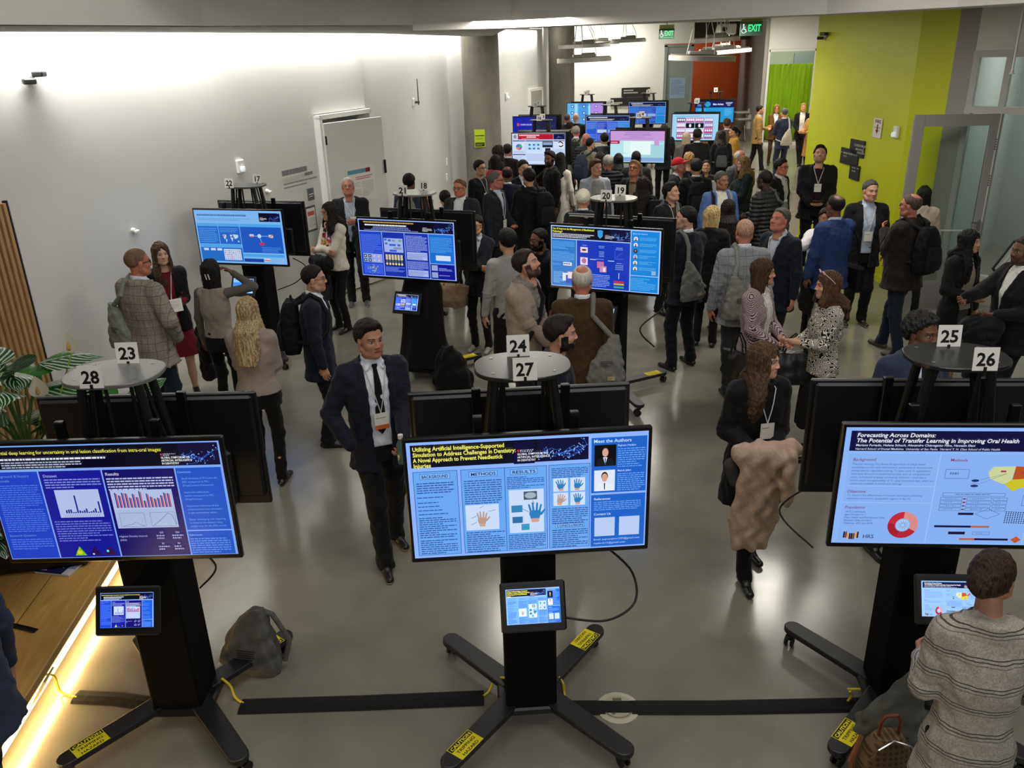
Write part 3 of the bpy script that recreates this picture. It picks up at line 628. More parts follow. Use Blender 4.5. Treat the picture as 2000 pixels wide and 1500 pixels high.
def plant(x,y,z,n,H,lab,sx=0,sy=0):
    e=empty('peace_lily',(x,y,z),0,lab,'plant')
    st=MB()
    for i in range(n):
        a=pr.uniform(0,2*PI); r=pr.uniform(.05,.26); h=H*pr.uniform(.35,1); b=Vector((r*math.cos(a)+sx,r*math.sin(a)+sy,h)); st.tube([(0,0,0),(b.x*.3,b.y*.3,h*.6),tuple(b)],.005,5)
        q=MB(); leafmesh(q,b,(math.cos(a),math.sin(a),pr.uniform(.1,.9)),pr.uniform(.26,.40),pr.uniform(.10,.14),pr.uniform(.3,.9),pr.uniform(-.5,.5)); build_uv(q,'leaf',LV[pr.choice((0,0,1,2))],e)
    st.build('stems',mat('plain','#3f5e22',.5),e)
    return e
def flower(e,x,y,z,s=.07):
    q=MB(); q.tube([(0,0,0),(x*.6,y*.6,z*.6),(x,y,z)],.005,6); q.build('flower_stalk',mat('plain','#8fa040',.5),e)
    q=MB(); leafmesh(q,(x,y,z),(.15,-.3,1),.15*s/.07,.05*s/.07,.1); q2=build_uv(q,'white_spathe',mat('plain','#e6e2cd',.5),e)
    q=MB(); q.lathe([(.002,0),(.011,.01),(.011,.06),(.003,.07)],10,(x,y-.02,z+.02)); q.build('spadix',mat('plain','#b09048',.6),e,smooth=True)
pe=plant(-3.0,4.62,.95,30,.80,'broad striped-leaf peace lily with cream flowers beside table 28'); flower(pe,.36,.1,.82); flower(pe,.2,-.05,.6,.075); flower(pe,-.05,.0,.86,.06)
pe=plant(-3.12,4.22,.62,26,.45,'lower peace lily clump at the left edge of the planter'); flower(pe,.1,-.12,.46)
pe=plant(-2.75,5.08,.95,16,.35,'small green leaf clump behind table 28')
# floor: cable covers, cords, outlet, tape
def strip(name,pts,w,lab,z=.012):
    q=MB(); q.tube([(p[0],p[1],.004) for p in pts],w,8,flat=(0,0,1)); o=q.build(name,mat('fabric','#161616',.7)); return tag(o,lab,'cable cover')
strip('cable_cover',[P(148,1362),P(230,1366),P(312,1378)],.055,'short black cable cover from the bench outlet to kiosk 28')
strip('cable_cover',[P(470,1381),P(700,1374),P(945,1364)],.06,'long black cable cover between kiosks 28 and 27')
strip('cable_cover',[P(1100,1383),P(1400,1383),P(1690,1377)],.055,'long black cable cover from kiosk 27 past the floor box to kiosk 26')
YL=mat('plain','#d9c62a',.45)
def cord(pts,lab,r=.007,m=YL,name='power_cord'):
    P_=[Vector(p) for p in pts]; out=[]
    for i in range(len(P_)-1):
        p0=P_[max(i-1,0)];p1=P_[i];p2=P_[i+1];p3=P_[min(i+2,len(P_)-1)]
        for k in range(8):
            t=k/8; out.append(.5*((2*p1)+(p2-p0)*t+(2*p0-5*p1+4*p2-p3)*t*t+(3*p1-p0-3*p2+p3)*t**3))
    out.append(P_[-1]); q=MB(); q.tube(out,r,8); return tag(q.build(name,m,smooth=True),lab,'cord')
cord([P(80,1319,.17),P(105,1320,.14),P(118,1350,.02),P(150,1362,.012)],'yellow power cord from the bench outlet to the first cable cover')
cord([P(433,1325,.14),P(450,1340,.08),P(460,1362,.02),P(476,1374,.012)],'yellow power cord at the right of the front left kiosk, beside the grey bag')
cord([P(990,1324,.15),P(968,1326,.1),P(955,1350,.02),P(942,1360,.012)],'yellow cord curving into the left of the front middle kiosk')
cord([P(1091,1322,.13),P(1100,1335,.09),P(1102,1352,.02),P(1104,1372,.012)],'thin yellow cord right of the front middle kiosk column')
cord([P(1655,1346,.14),P(1680,1346,.14)],'short yellow power cord hooked on kiosk 26 column')
cord([P(1660,1350,.10),P(1664,1358,.06),P(1656,1369,.015)],'small yellow cord loop at the foot of kiosk 26')
fb=empty('floor_outlet_box',P(1207,1383),0,'round cream floor outlet box crossed by the black cable cover','floor outlet')
q=MB(); q.lathe([(.0,0),(.118,0),(.118,.004),(.110,.006),(0,.006)],40); q.build('trim_ring',mat('plain','#b9b5a2',.4),fb,smooth=True)
q=MB(); q.lathe([(.0,.006),(.088,.006),(.086,.010),(0,.010)],40); q.build('lid',mat('plain','#a8a490',.45),fb,smooth=True)
q=MB(); q.box((.0,.05,.011),(.05,.03,.003)); q.box((-.03,-.05,.011),(.02,.01,.003)); q.tube([(.08*math.cos(a/10),.08*math.sin(a/10),.0105) for a in range(33,60)],.0025,5); q.build('latch',mat('plain','#5b594e',.5),fb)
# ======================= POSTERS =======================
R9=random.Random(3)
def net(k,x,y,w,h,n=70,c1='#2a62d8',c2='#7ab0ff'):
    k.rect(x,y,w,h,'#0a0a36'); pts=[]
    for i in range(n):
        u=R9.random(); pts.append((x+w*u,y+h*min(.97,max(.03,.25+.6*u*R9.random()+R9.gauss(0,.12)+.15*math.sin(u*9)))))
    for i in range(n):
        a=pts[i]; b=pts[R9.randrange(n)]
        if math.hypot(a[0]-b[0],a[1]-b[1])<w*.28: k.line([a,((a[0]+b[0])/2+R9.uniform(-.1,.1),(a[1]+b[1])/2+R9.uniform(-.1,.1)),b],.022,c1)
    for a in pts:
        r=R9.choice((.02,.03,.045)); k.ell(a[0],a[1],r,r,c2,6)
def gsym(k,x,y,s,c='#ffffff'):
    k.rect(x,y+s*2.65,s*.5,s*.6,'#b8304a'); k.lines(x+s*.7,y+s*3.3,s*3.3,s*.8,2,'#c9cfe6',.5)
    for i,t in enumerate(('GLOBAL SYMPOSIUM ON','ARTIFICIAL INTELLIGENCE','IN DENTISTRY')): k.text(x,y+s*(1.75-i*.85),s*.82,t,c,.008,w=s*(7.4,7.9,4.5)[i])
def hand(k,x,y,s,c,cs='#d2a288',rot=0):
    def T(px,py): a=math.radians(rot); return (x+s*(px*math.cos(a)-py*math.sin(a)),y+s*(px*math.sin(a)+py*math.cos(a)))
    k.poly([T(*p) for p in((-.16,-.5),(.16,-.5),(.2,-.25),(-.2,-.25))],cs)
    k.poly([T(*p) for p in((-.2,-.3),(.2,-.3),(.26,0),(.26,.12),(-.24,.12),(-.27,-.05))],c)
    for i,(bx,l,an) in enumerate(((-.19,.36,14),(-.07,.44,5),(.07,.42,-4),(.2,.33,-13))):
        a=math.radians(an); dx,dy=-math.sin(a),math.cos(a); w=.05
        k.poly([T(bx-w*dy,.08+w*dx),T(bx+w*dy,.08-w*dx),T(bx+w*dy*.8+dx*l,.08-w*dx+dy*l),T(bx+dx*(l+.05),.08+dy*(l+.05)),T(bx-w*dy*.8+dx*l,.08+w*dx+dy*l)],c)
    k.poly([T(.2,-.18),T(.26,.0),T(.44,.2),T(.47,.12),T(.32,-.12)],c)
def portrait(k,x,y,w,h,bg,suit,skin,hair,tie='#39508a'):
    k.rect(x,y,w,h,bg); cx=x+w/2
    k.poly([(x+w*.08,y),(x+w*.14,y+h*.3),(cx-w*.12,y+h*.42),(cx+w*.12,y+h*.42),(x+w*.86,y+h*.3),(x+w*.92,y)],suit)
    k.poly([(cx-w*.1,y+h*.42),(cx+w*.1,y+h*.42),(cx,y+h*.05)],'#e6e9f2'); k.poly([(cx-w*.03,y+h*.38),(cx+w*.03,y+h*.38),(cx+w*.02,y+h*.06),(cx-w*.02,y+h*.06)],tie)
    k.ell(cx,y+h*.7,w*.16,h*.22,hair); k.ell(cx,y+h*.64,w*.14,h*.2,skin)
def head(k,c='#07071c'): k.rect(0,7.25,16,1.75,c)
def P27(k):
    k.rect(0,0,16,9,'#8db4ff'); k.rect(.25,7.1,11.75,1.7,'#06071c'); net(k,8.6,7.1,3.4,1.68,90,'#2f6fe0','#8ec0ff'); k.rect(7.0,7.1,1.4,1.68,'#0a0836')
    for i,t in enumerate(('Utilizing Artificial Intelligence-Supported','Simulation to Address Challenges in Dentistry:','A Novel Approach to Prevent Needlestick','Injuries')): k.text(.4,8.42-i*.41,.42,t,'#f6f26a',.022,w=(6.0,6.75,5.9,1.15)[i])
    gsym(k,7.25,7.28,.27)
    cols=((.3,2.95),(3.45,2.95),(6.35,2.85),(9.3,2.8))
    for x,w in cols: k.rect(x,.3,w,6.6,'#2e5fa8'); k.rect(x+.04,.34,w-.08,6.52,'#6aa7f2')
    for x,t,w in((.75,'BACKGROUND',2.0),(4.0,'METHODS',1.9),(6.75,'RESULTS',1.8)):
        k.rect(x,6.3,w,.42,'#2e5fa8'); k.rect(x+.03,6.33,w-.06,.36,'#86bafa'); k.text(x+.12,6.39,.33,t,'#1c2a70',.02,w=w-.24)
    ink='#2b4f9c'
    for y,h,n in((6.1,.9,5),(5.0,.16,1),(4.6,.16,1),(4.3,.16,1),(4.0,.16,1),(3.7,.16,1),(3.4,1.0,6),(2.4,.7,4),(1.6,1.2,7)): k.lines(.5,y,2.5,h,n,ink,.42)
    k.lines(3.65,6.1,2.5,1.9,11,ink,.42); k.rect(3.65,2.15,2.25,2.0,'#c9dcfb'); hand(k,4.75,3.0,1.15,'#b99a90'); 
    for a in((4.0,3.1,4.4,3.3),(5.2,3.6,5.7,3.7),(4.6,3.9,4.9,4.05),(4.0,2.6,4.4,2.8)): k.line([(a[0],a[1]),(a[2],a[3])],.03,'#5a6a90')
    k.lines(3.65,2.05,2.6,1.7,10,ink,.42); k.lines(6.5,6.2,2.5,.95,7,ink,.42)
    k.rect(6.6,1.75,2.35,3.4,'#c9dcfb'); hand(k,8.35,3.3,1.5,'#2b7fc0'); k.rect(7.6,4.35,.9,.65,'#4a5a6c'); k.ell(8.05,4.68,.38,.24,'#9fb3c4'); k.rect(6.75,3.4,.75,.55,'#2a86b8'); k.rect(6.8,2.55,.7,.5,'#2a6ea8'); k.rect(7.4,1.95,.55,.5,'#3a9ac4')
    k.line([(7.5,3.65),(7.9,3.4)],.03,'#334455'); k.line([(8.2,4.3),(8.3,4.0)],.03,'#334455'); k.lines(6.5,1.65,2.55,1.2,8,ink,.42)
    k.lines(9.5,6.7,2.45,.8,6,ink,.42)
    for i,(x,y) in enumerate(((9.6,4.85),(10.75,4.85),(9.6,3.75),(10.75,3.75))):
        k.rect(x,y,1.0,1.02,'#cfe0fb'); hand(k,x+.48,y+.47,.85,('#2b7fc0','#2b7fc0','#b99a90','#2b7fc0')[i],rot=(10,-5,-12,4)[i])
    k.lines(9.5,3.6,2.45,1.3,8,ink,.42); k.rect(9.7,2.0,2.0,.34,'#2e5fa8'); k.rect(9.73,2.03,1.94,.28,'#86bafa'); k.text(9.8,2.07,.27,'CONCLUSION','#1c2a70',.02,w=1.8); k.lines(9.5,1.9,2.45,1.5,9,ink,.42)
    k.rect(12.15,4.6,3.7,4.2,'#1c62c8'); k.rect(12.15,.3,3.7,4.15,'#1c62c8')
    k.text(12.3,8.42,.36,'Meet the Authors','#cfe2ff',.012,w=2.5); portrait(k,12.35,6.65,1.45,1.6,'#05060c','#15161f','#d8a690','#2a1d18'); portrait(k,12.35,4.75,1.4,1.6,'#dfe8fb','#e8eef8','#d6a488','#2a1d18','#222f50')
    k.text(13.9,8.1,.2,'Pejman Hadam','#bcd6ff',.01); k.lines(13.9,8.0,1.85,1.5,9,'#6ba4ee',.42); k.text(13.9,6.2,.2,'Mahdi Jafari','#bcd6ff',.01); k.lines(13.9,6.1,1.85,1.4,9,'#6ba4ee',.42)
    k.text(12.35,4.05,.25,'References','#cfe2ff',.012); k.lines(12.35,3.95,3.2,.75,5,'#6ba4ee',.42); k.text(12.35,2.85,.25,'Contact Us','#cfe2ff',.012)
    k.rect(12.4,1.15,1.4,1.5,'#b7cdf3'); k.rect(14.1,1.15,1.4,1.5,'#b7cdf3')
    k.text(12.35,.82,.21,'Email: pejmanphm1359@gmail.com','#b7d2fb',0,w=3.2); k.text(12.35,.52,.21,'mjafari215@gmail.com','#b7d2fb',0,w=2.2)
def P28(k):
    k.rect(0,0,16,9,'#7fa6ee'); k.rect(.12,7.2,15.76,1.7,'#05061a'); net(k,13.2,7.2,2.68,1.7,60)
    k.text(.6,8.38,.37,'Evidential deep learning for uncertainty in oral lesion classification from intra-oral images','#f2ee5a',.006,w=11.5)
    k.lines(1.2,8.1,7.5,.22,1,'#dfe4f4',.6); k.lines(1.2,7.85,5.4,.55,3,'#b9c2de',.45); gsym(k,12.0,7.35,.26)
    for x,w,c in((.12,3.35,'#1c3fc0'),(3.57,4.2,'#161a92'),(7.87,4.85,'#100c62'),(12.82,3.06,'#1a52c4')): k.rect(x,.12,w,6.95,c)
    k.rect(12.82,2.05,3.06,.1,'#7fa6ee')
    k.text(.4,6.65,.28,'Background & Inquiry','#5f84d8',.01); k.text(.4,6.3,.28,'Rationale','#5f84d8',.01); k.lines(.4,6.1,2.9,3.8,22,'#4a74e0',.42); k.text(.4,1.95,.24,'Research Question','#5f84d8',.01); k.lines(.4,1.8,2.9,.95,5,'#4a74e0',.42)
    k.text(3.8,6.6,.3,'Dataset','#8ea4e2',.015); k.lines(3.8,6.5,3.8,.8,4,'#7e90da',.45)
    k.rect(4.3,3.4,3.0,2.2,'#aebfe6')
    for i,h in enumerate((.25,.3,.3,.08,.1,1.4,.2,.15,.22,.35,.08,.12,.2,.35,.08,.9)): k.rect(4.75+i*.155,3.75,.11,h,'#1c2a86')
    for i in range(16): k.line([(4.6+i*.155,3.45),(4.78+i*.155,3.7)],.02,'#54649a')
    k.lines(3.8,3.2,3.8,1.75,9,'#6a7cd0',.42)
    for x,c in((5.0,'#7ac020'),(6.05,'#2a1050'),(7.1,'#3a0f48')): k.poly([(x-.35,.3),(x+.45,.3),(x+.05,1.05)],c)
    k.ell(5.0,.55,.2,.16,'#d8d020'); k.ell(5.95,.4,.08,.07,'#8ad0ff'); k.ell(6.98,.62,.09,.1,'#6fe0d0')
    k.text(8.05,6.65,.32,'Results','#c8b8d8',.02); k.lines(8.05,6.5,4.5,1.05,5,'#c3c6ea',.45); k.rect(8.1,3.95,4.2,1.55,'#aebde2'); k.rect(8.1,2.45,4.2,1.5,'#a8b8dc')
    for i,h in enumerate((1.2,1.0,1.2,1.15,.8,1.1,.85,1.3,.55,1.1,.85,.7,.75,.95,1.15,1.1)): k.rect(8.35+i*.24,4.1,.08,h,'#22358e'); k.rect(8.44+i*.24,4.1,.08,h*.95,'#c4485a')
    for x in(8.4,10.5): k.line([(x,2.6),(x,3.7),(x+1.7,3.7),(x+1.7,2.6),(x,2.6)],.02,'#54649a')
    k.line([(8.5,2.65),(9.2,2.8),(9.4,2.95),(9.8,2.7),(10,2.65)],.03,'#54649a'); k.line([(10.6,2.65),(11.2,3.1),(11.7,3.6),(12,3.5),(12.2,2.7)],.03,'#54649a')
    k.text(8.05,1.75,.2,'Highest Density Interval','#a9aee0',.01); k.text(8.05,1.45,.2,'(HDI)','#a9aee0',.01)
    for x,y,t in((10.9,2.0,'CC'),(12.0,2.0,'CU'),(10.9,1.1,'IC'),(12.0,1.1,'IU')): k.text(x,y,.19,t,'#c8ccee',.012); k.lines(x-.25,y-.08,.75,.42,2,'#b3b8e6',.5)
    k.text(12.95,6.75,.2,'Conclusion','#7fb0f2',.01)
    for i,t in enumerate(('Small decrease in F1-score for','EDL compared to MC-','DropConnect framework.','','Improved calibration','metric compared to MC-','DropConnect.','','Important reduction of the','computational cost necessary','to get uncertainty values.','','Easier training by not requiring','to balance the dataset using','weight loss for the EDL model')):
        if t: k.text(13.15,6.25-i*.27,.2,t,'#6fa4ee',0)
    k.text(12.95,1.75,.2,'References','#7fb0f2',.01); k.lines(12.95,1.6,2.75,1.3,7,'#5f92e6',.42)
def P26(k):
    k.rect(0,0,16,9,'#8ab4f6'); k.rect(.35,7.25,15.3,1.5,'#0c0d3c'); net(k,13.6,7.25,2.05,1.5,50)
    k.text(.7,8.33,.42,'Forecasting Across Domains:','#eef2fb',.016,.15,w=5.0); k.text(.7,7.93,.42,'The Potential of Transfer Learning in Improving Oral Health','#eef2fb',.016,.15,w=10.3)
    k.text(.7,7.65,.22,'Mariane Furtado, Helena Schuch, Alexandre Chiavegatto Filho, Hawazin Elani','#dbe3f6',.012,.15,w=7.6); k.text(.7,7.38,.2,'Harvard School of Dental Medicine;  University of Sao Paulo;  Harvard T. H. Chan School of Public Health','#cfd8f0',.01,.15,w=9.2); gsym(k,12.0,7.4,.22)
    k.rect(.35,.2,15.3,6.9,'#86aff2')
    for a in((.35,4.6,5.9,.05),(.35,3.3,5.9,.05),(6.2,.2,.06,6.9),(12.6,.2,.06,6.9),(12.6,3.6,3.1,.05)): k.rect(*a,'#9dc0f8')
    hc='#7a2f6e'; ink='#3a548e'
    for x,y,t in((.65,6.55,'Background'),(.55,4.1,'Objective'),(.55,2.85,'Population'),(6.9,6.55,'Methods'),(12.9,3.1,'Conclusions'),(12.8,1.5,'About Us'),(12.9,6.55,'Results')): k.text(x,y,.31,t,hc,.008,.12)
    for i,t in enumerate(('Transfer learning (TL) allows AI algorithms to adapt learnt','knowledge to new tasks and domains, particularly in domains with','limited data for algorithm training. To date, most TL applications','have been focused on unstructured data, such as computational','vision, and natural language processing. However, much less is','known about the applicability of TL using structured data, which are','commonly available in healthcare settings.')): k.text(.65,6.25-i*.25,.2,t,ink,0,w=(4.7,5.2,5.1,5.1,4.9,5.4,3.4)[i])
    k.text(.6,3.85,.2,'To examine the effectiveness of transfer learning in predicting',ink,0,w=4.9); k.text(.6,3.6,.2,'edentulism across four geographic regions in the US.',ink,0,w=4.2)
    for i,t in enumerate(('14,922 individuals','aged 50 years or +','Data: Health and Retirement Study','Baseline: 2006 and 2012','Followup: 2012 and 2018')): k.text(.6,2.55-i*.23,.19,t,'#33508f',.004)
    for i in range(8): x=.75+i*.13; c=('#20202a','#7a3c28','#d8a050','#30262a')[i%4]; k.ell(x,.95-(.12 if 1<i<6 else 0),.06,.07,c); k.rect(x-.06,.5-(.1 if 1<i<6 else 0),.12,.4,c)
    k.text(2.0,.5,.42,'HRS','#3d568e',.02)
    for a0,a1,c in((-.5,1.57,'#d98a86'),(1.57,3.0,'#c02838'),(3.0,4.4,'#a81a2c'),(4.4,5.78,'#b42234')): k.ell(4.55,1.6,1.0,1.05,c,20,a0,a1,inner=.5)
    k.ell(4.55,1.6,.42,.44,'#a9c8f6')
    for i in range(12): a=i*PI/6; k.line([(4.55+.1*math.cos(a),1.6+.1*math.sin(a)),(4.55+.36*math.cos(a),1.6+.36*math.sin(a))],.03,'#5577b8')
    # map of the four regions
    k.poly([(9.7,6.2),(11.1,6.25),(11.0,5.0),(10.5,4.9),(9.6,5.3),(9.45,5.8)],'#c9d39c'); k.poly([(11.1,6.25),(12.2,6.2),(12.4,5.9),(12.6,5.6),(11.7,5.3),(11.05,5.25)],'#b8501c'); k.poly([(12.3,5.6),(12.7,5.7),(13.1,6.0),(13.4,6.3),(13.6,6.0),(13.2,5.7),(12.9,5.3)],'#c24a22'); k.poly([(11.05,5.25),(11.7,5.3),(12.6,5.5),(13.0,5.4),(12.8,4.9),(12.75,4.4),(12.5,4.7),(11.6,4.6),(11.2,4.35),(10.6,4.9)],'#c9c02a')
    for x,y in((10.2,5.8),(11.5,5.7),(13.2,5.7),(11.9,4.8)): k.rect(x,y,.35,.13,'#a03858')
    for x,y in((9.0,5.2),(8.9,4.85)): k.line([(x,y),(10.6,5.7)],.02,'#445566')
    k.ell(8.7,5.15,.25,.1,'#20306a'); k.ell(8.7,4.95,.25,.08,'#7fa0d8'); k.ell(8.7,4.75,.25,.1,'#20306a')
    def bx(x,y,w,h): k.line([(x,y),(x+w,y),(x+w,y+h),(x,y+h),(x,y)],.025,'#3d5590'); k.lines(x+w*.2,y+h*.8,w*.6,h*.5,1,'#5a74ae',.5)
    bx(6.7,5.3,1.5,.7); bx(6.8,3.95,4.0,.25)
    for j in range(4): bx(6.7,3.65-j*.27,1.4,.2); bx(8.4,3.65-j*.27,1.6,.2); bx(10.1,3.65-j*.27,.9,.2); k.rect(8.15,3.7-j*.27,.18,.09,'#7a2238')
    k.rect(8.0,2.5,1.0,.18,'#0d0f38'); k.line([(9.1,2.6),(9.9,3.0),(10.7,2.6),(9.9,2.2),(9.1,2.6)],.025,'#3d5590'); k.rect(6.6,1.5,3.0,.16,'#0d0f38'); k.rect(9.0,1.5,1.2,.16,'#b4664c'); k.rect(7.6,.95,1.1,.22,'#0d0f38'); bx(9.2,.95,1.1,.22); k.rect(8.4,.5,1.2,.16,'#b4664c'); k.rect(9.4,.5,2.2,.16,'#0d0f38'); k.poly([(12.1,.85),(12.45,.58),(12.1,.3),(11.75,.58)],'#b85a2a')
    for i in range(12):
        for j in range(7): k.ell(11.1+i*.15,1.95+j*.14,.05,.05,'#182050',6)
    bx(11.9,3.35,1.3,.8); k.ell(12.2,3.7,.18,.18,'#5a78b8',10,inner=.7); k.ell(12.9,3.6,.14,.14,'#5a78b8',10,inner=.7)
    for j in range(8): bx(13.3+(j%2)*1.1,5.8-(j//2)*.35,1.0,.25)
    k.lines(12.95,2.95,2.5,1.0,5,ink,.42); k.lines(12.95,1.3,2.5,.6,3,ink,.42)
def P20(k):
    k.rect(0,0,16,9,'#a9c8ff'); k.rect(.15,7.15,11.6,1.7,'#06071c'); net(k,8.9,7.15,2.85,1.7,80,'#2f6fe0','#8ec0ff')
    k.text(.3,8.45,.38,'Can AI Improve the Management of Maxillofacial','#f2f04a',.02,w=6.2); k.text(.3,8.05,.38,'Pathology?','#f2f04a',.02,w=1.5); k.lines(.3,7.95,6.2,.65,3,'#d9def0',.5)
    k.poly([(7.0,8.6),(7.4,8.7),(7.8,8.6),(7.75,7.8),(7.4,7.45),(7.05,7.8)],'#3a9ada'); gsym(k,8.1,7.5,.17)
    k.rect(.15,.15,3.7,6.9,'#1478cc'); k.rect(3.95,.15,7.8,6.9,'#1238b8'); k.rect(11.9,2.55,3.95,6.3,'#1484dc'); k.rect(11.9,.15,3.95,2.3,'#1484dc')
    k.lines(.3,6.8,3.3,1.2,6,'#63b0f0',.4); k.lines(.3,5.3,3.3,1.5,7,'#63b0f0',.4); k.rect(1.9,3.2,1.3,.5,'#dfe9f6'); k.lines(2.0,3.6,1.1,.3,1,'#10305a',.6); k.lines(.3,3.5,1.3,.3,2,'#63b0f0',.4); k.lines(.4,2.3,1.6,1.8,9,'#8cc6f4',.4); k.rect(1.8,.9,.9,1.2,'#dbe6f8'); k.rect(2.3,.6,.9,1.2,'#274fc0'); k.rect(2.6,1.3,.9,1.0,'#e8d6e0')
    k.rect(4.5,5.3,1.1,.8,'#e2d2e4'); k.ell(5.05,5.7,.35,.14,'#46202e'); k.rect(4.5,3.5,1.1,1.1,'#ead9ee'); k.ell(5.05,4.1,.35,.4,'#b470a8'); k.rect(7.0,3.2,1.0,.95,'#c470a4'); k.rect(7.4,2.6,1.0,.9,'#c88cb4'); k.rect(7.9,2.7,.35,.6,'#eedfe8')
    k.rect(5.95,4.35,.9,.09,'#d6e4fa'); k.rect(8.6,4.3,.9,.09,'#d6e4fa')
    for x,y,n in((4.6,6.5,1),(7.1,6.5,2),(7.1,5.7,4),(9.7,6.4,2),(6.9,4.6,1),(9.7,4.2,1)): k.lines(x,y,1.1,.22*n,n,'#9cb8f4',.4,center=True)
    k.line([(9.6,5.9),(9.6,4.7),(10.8,4.7)],.03,'#6c92ee'); k.line([(9.8,4.9),(10.2,5.3),(10.7,5.6)],.03,'#6c92ee')
    for i in range(5):
        for j in range(3): k.ell(9.8+i*.24,3.2+j*.28,.1,.1,'#7a92c8',8)
    k.rect(10.2,1.8,.08,.9,'#d6e4fa')
    for y,c in((1.25,'#d02a48'),(.9,'#d4b43a'),(.45,'#3fb060')): k.rect(9.5,y,1.5,.24,c)
    k.lines(6.2,2.3,2.7,1.9,8,'#8fb0f2',.4)
    k.text(12.1,8.4,.28,'Meet the Authors','#a9d6ff',.01,w=2.1)
    for i in range(6): y=7.75-i*.85; k.ell(12.55,y,.3,.32,('#e4e8f4','#e4e8f4','#202848','#b8c4dc','#dfe6f4','#e8e4e8')[i],14); k.ell(12.55,y+.03,.12,.16,'#b87c68',10); k.ell(12.55,y-.2,.18,.1,'#26304e',10); k.lines(13.1,y+.3,2.4,.5,3,'#5fb4ee',.4)
    k.rect(14.9,2.75,.6,.6,'#8fb4d8'); k.lines(12.0,2.2,3.5,1.8,8,'#5fb4ee',.4)
def P21(k):
    k.rect(0,0,16,9,'#9db6f6'); k.rect(.15,7.2,15.7,1.65,'#05061a'); net(k,12.8,7.2,3.05,1.65,80,'#2f6fe0','#8ec0ff'); k.lines(1,8.75,9.5,.35,1,'#c9a850',.5); k.lines(1.2,8.3,8.5,.35,1,'#eef0fa',.6); k.lines(.8,7.95,9.6,.65,4,'#7f93dc',.5,center=True); gsym(k,10.9,7.45,.2)
    for x,w,c in((.15,3.8,'#1c3fc4'),(4.05,3.7,'#1430a8'),(7.85,3.9,'#1430a8')): k.rect(x,.15,w,6.95,c)
    k.rect(11.85,2.6,4.0,4.5,'#1b6fd0'); k.rect(11.85,.15,4.0,2.35,'#0e1590')
    k.lines(.35,6.7,3.4,3.1,17,'#5a84ec',.42); k.rect(.5,2.2,3.3,1.4,'#8ea6ea')
    for i in range(4):
        for j in range(2): k.rect(.6+i*.78,2.3+j*.68,.5,.5,'#1a1c28' if i<2 else '#a9a0e0'); k.ell(.85+i*.78,2.55+j*.68,.14,.14,'#c8c8d0',8)
    k.rect(.5,.4,3.3,1.6,'#3a5ce0')
    for i in range(40): k.ell(R9.gauss(2.2,.6),R9.gauss(1.2,.3),.08,.08,R9.choice(('#e0684a','#4ac0d0','#d8c850','#5ab86a')),6)
    k.rect(4.3,4.0,3.2,2.2,'#9db4ea')
    for x,y,w,c in((4.4,5.8,.4,'#4468c8'),(5.0,5.7,.5,'#4468c8'),(5.7,5.7,.5,'#8c8ca8'),(6.8,5.7,.5,'#7f98a0'),(4.5,5.2,.4,'#4468c8'),(5.2,5.0,1.1,'#3a60d0'),(6.6,5.0,.5,'#4468c8'),(5.9,4.5,1.3,'#8c8ca8'),(5.2,4.1,1.2,'#3a60d0')): k.rect(x,y,w,.32,c)
    k.rect(4.3,1.9,3.2,1.8,'#0c0d18')
    for i in range(6): k.rect(4.42+i*.51,2.8,.38,.85,'#c9c0b0'); k.rect(4.42+i*.51,2.3,.38,.45,'#4a5a78'); k.ell(4.6+i*.51,2.15,.2,.2,'#d8c8a8',8)
    k.lines(4.3,1.7,3.2,.8,5,'#7f98ee',.42); k.lines(8.05,6.8,3.5,2.5,14,'#9ab0f4',.45); k.rect(8.1,3.0,3.4,1.2,'#a4b6e8'); k.lines(8.2,4.0,3.2,1,4,'#6a7cc0',.4); k.lines(8.05,2.8,3.5,1.3,8,'#9ab0f4',.45); k.rect(8.1,.4,3.4,1.0,'#a4b6e8'); k.lines(8.2,1.3,3.2,.8,4,'#6a7cc0',.4)
    k.lines(12.1,6.7,3.5,2.4,11,'#58a4ea',.42); k.rect(12.9,3.1,2.4,.8,'#cfdcf4'); k.rect(12.1,1.5,1.0,.85,'#93a4d8'); k.rect(12.1,.4,1.0,.85,'#93a4d8'); k.lines(13.3,2.0,2.3,.5,3,'#9ab0f4',.42); k.lines(13.3,.9,2.0,.2,1,'#9ab0f4',.42)
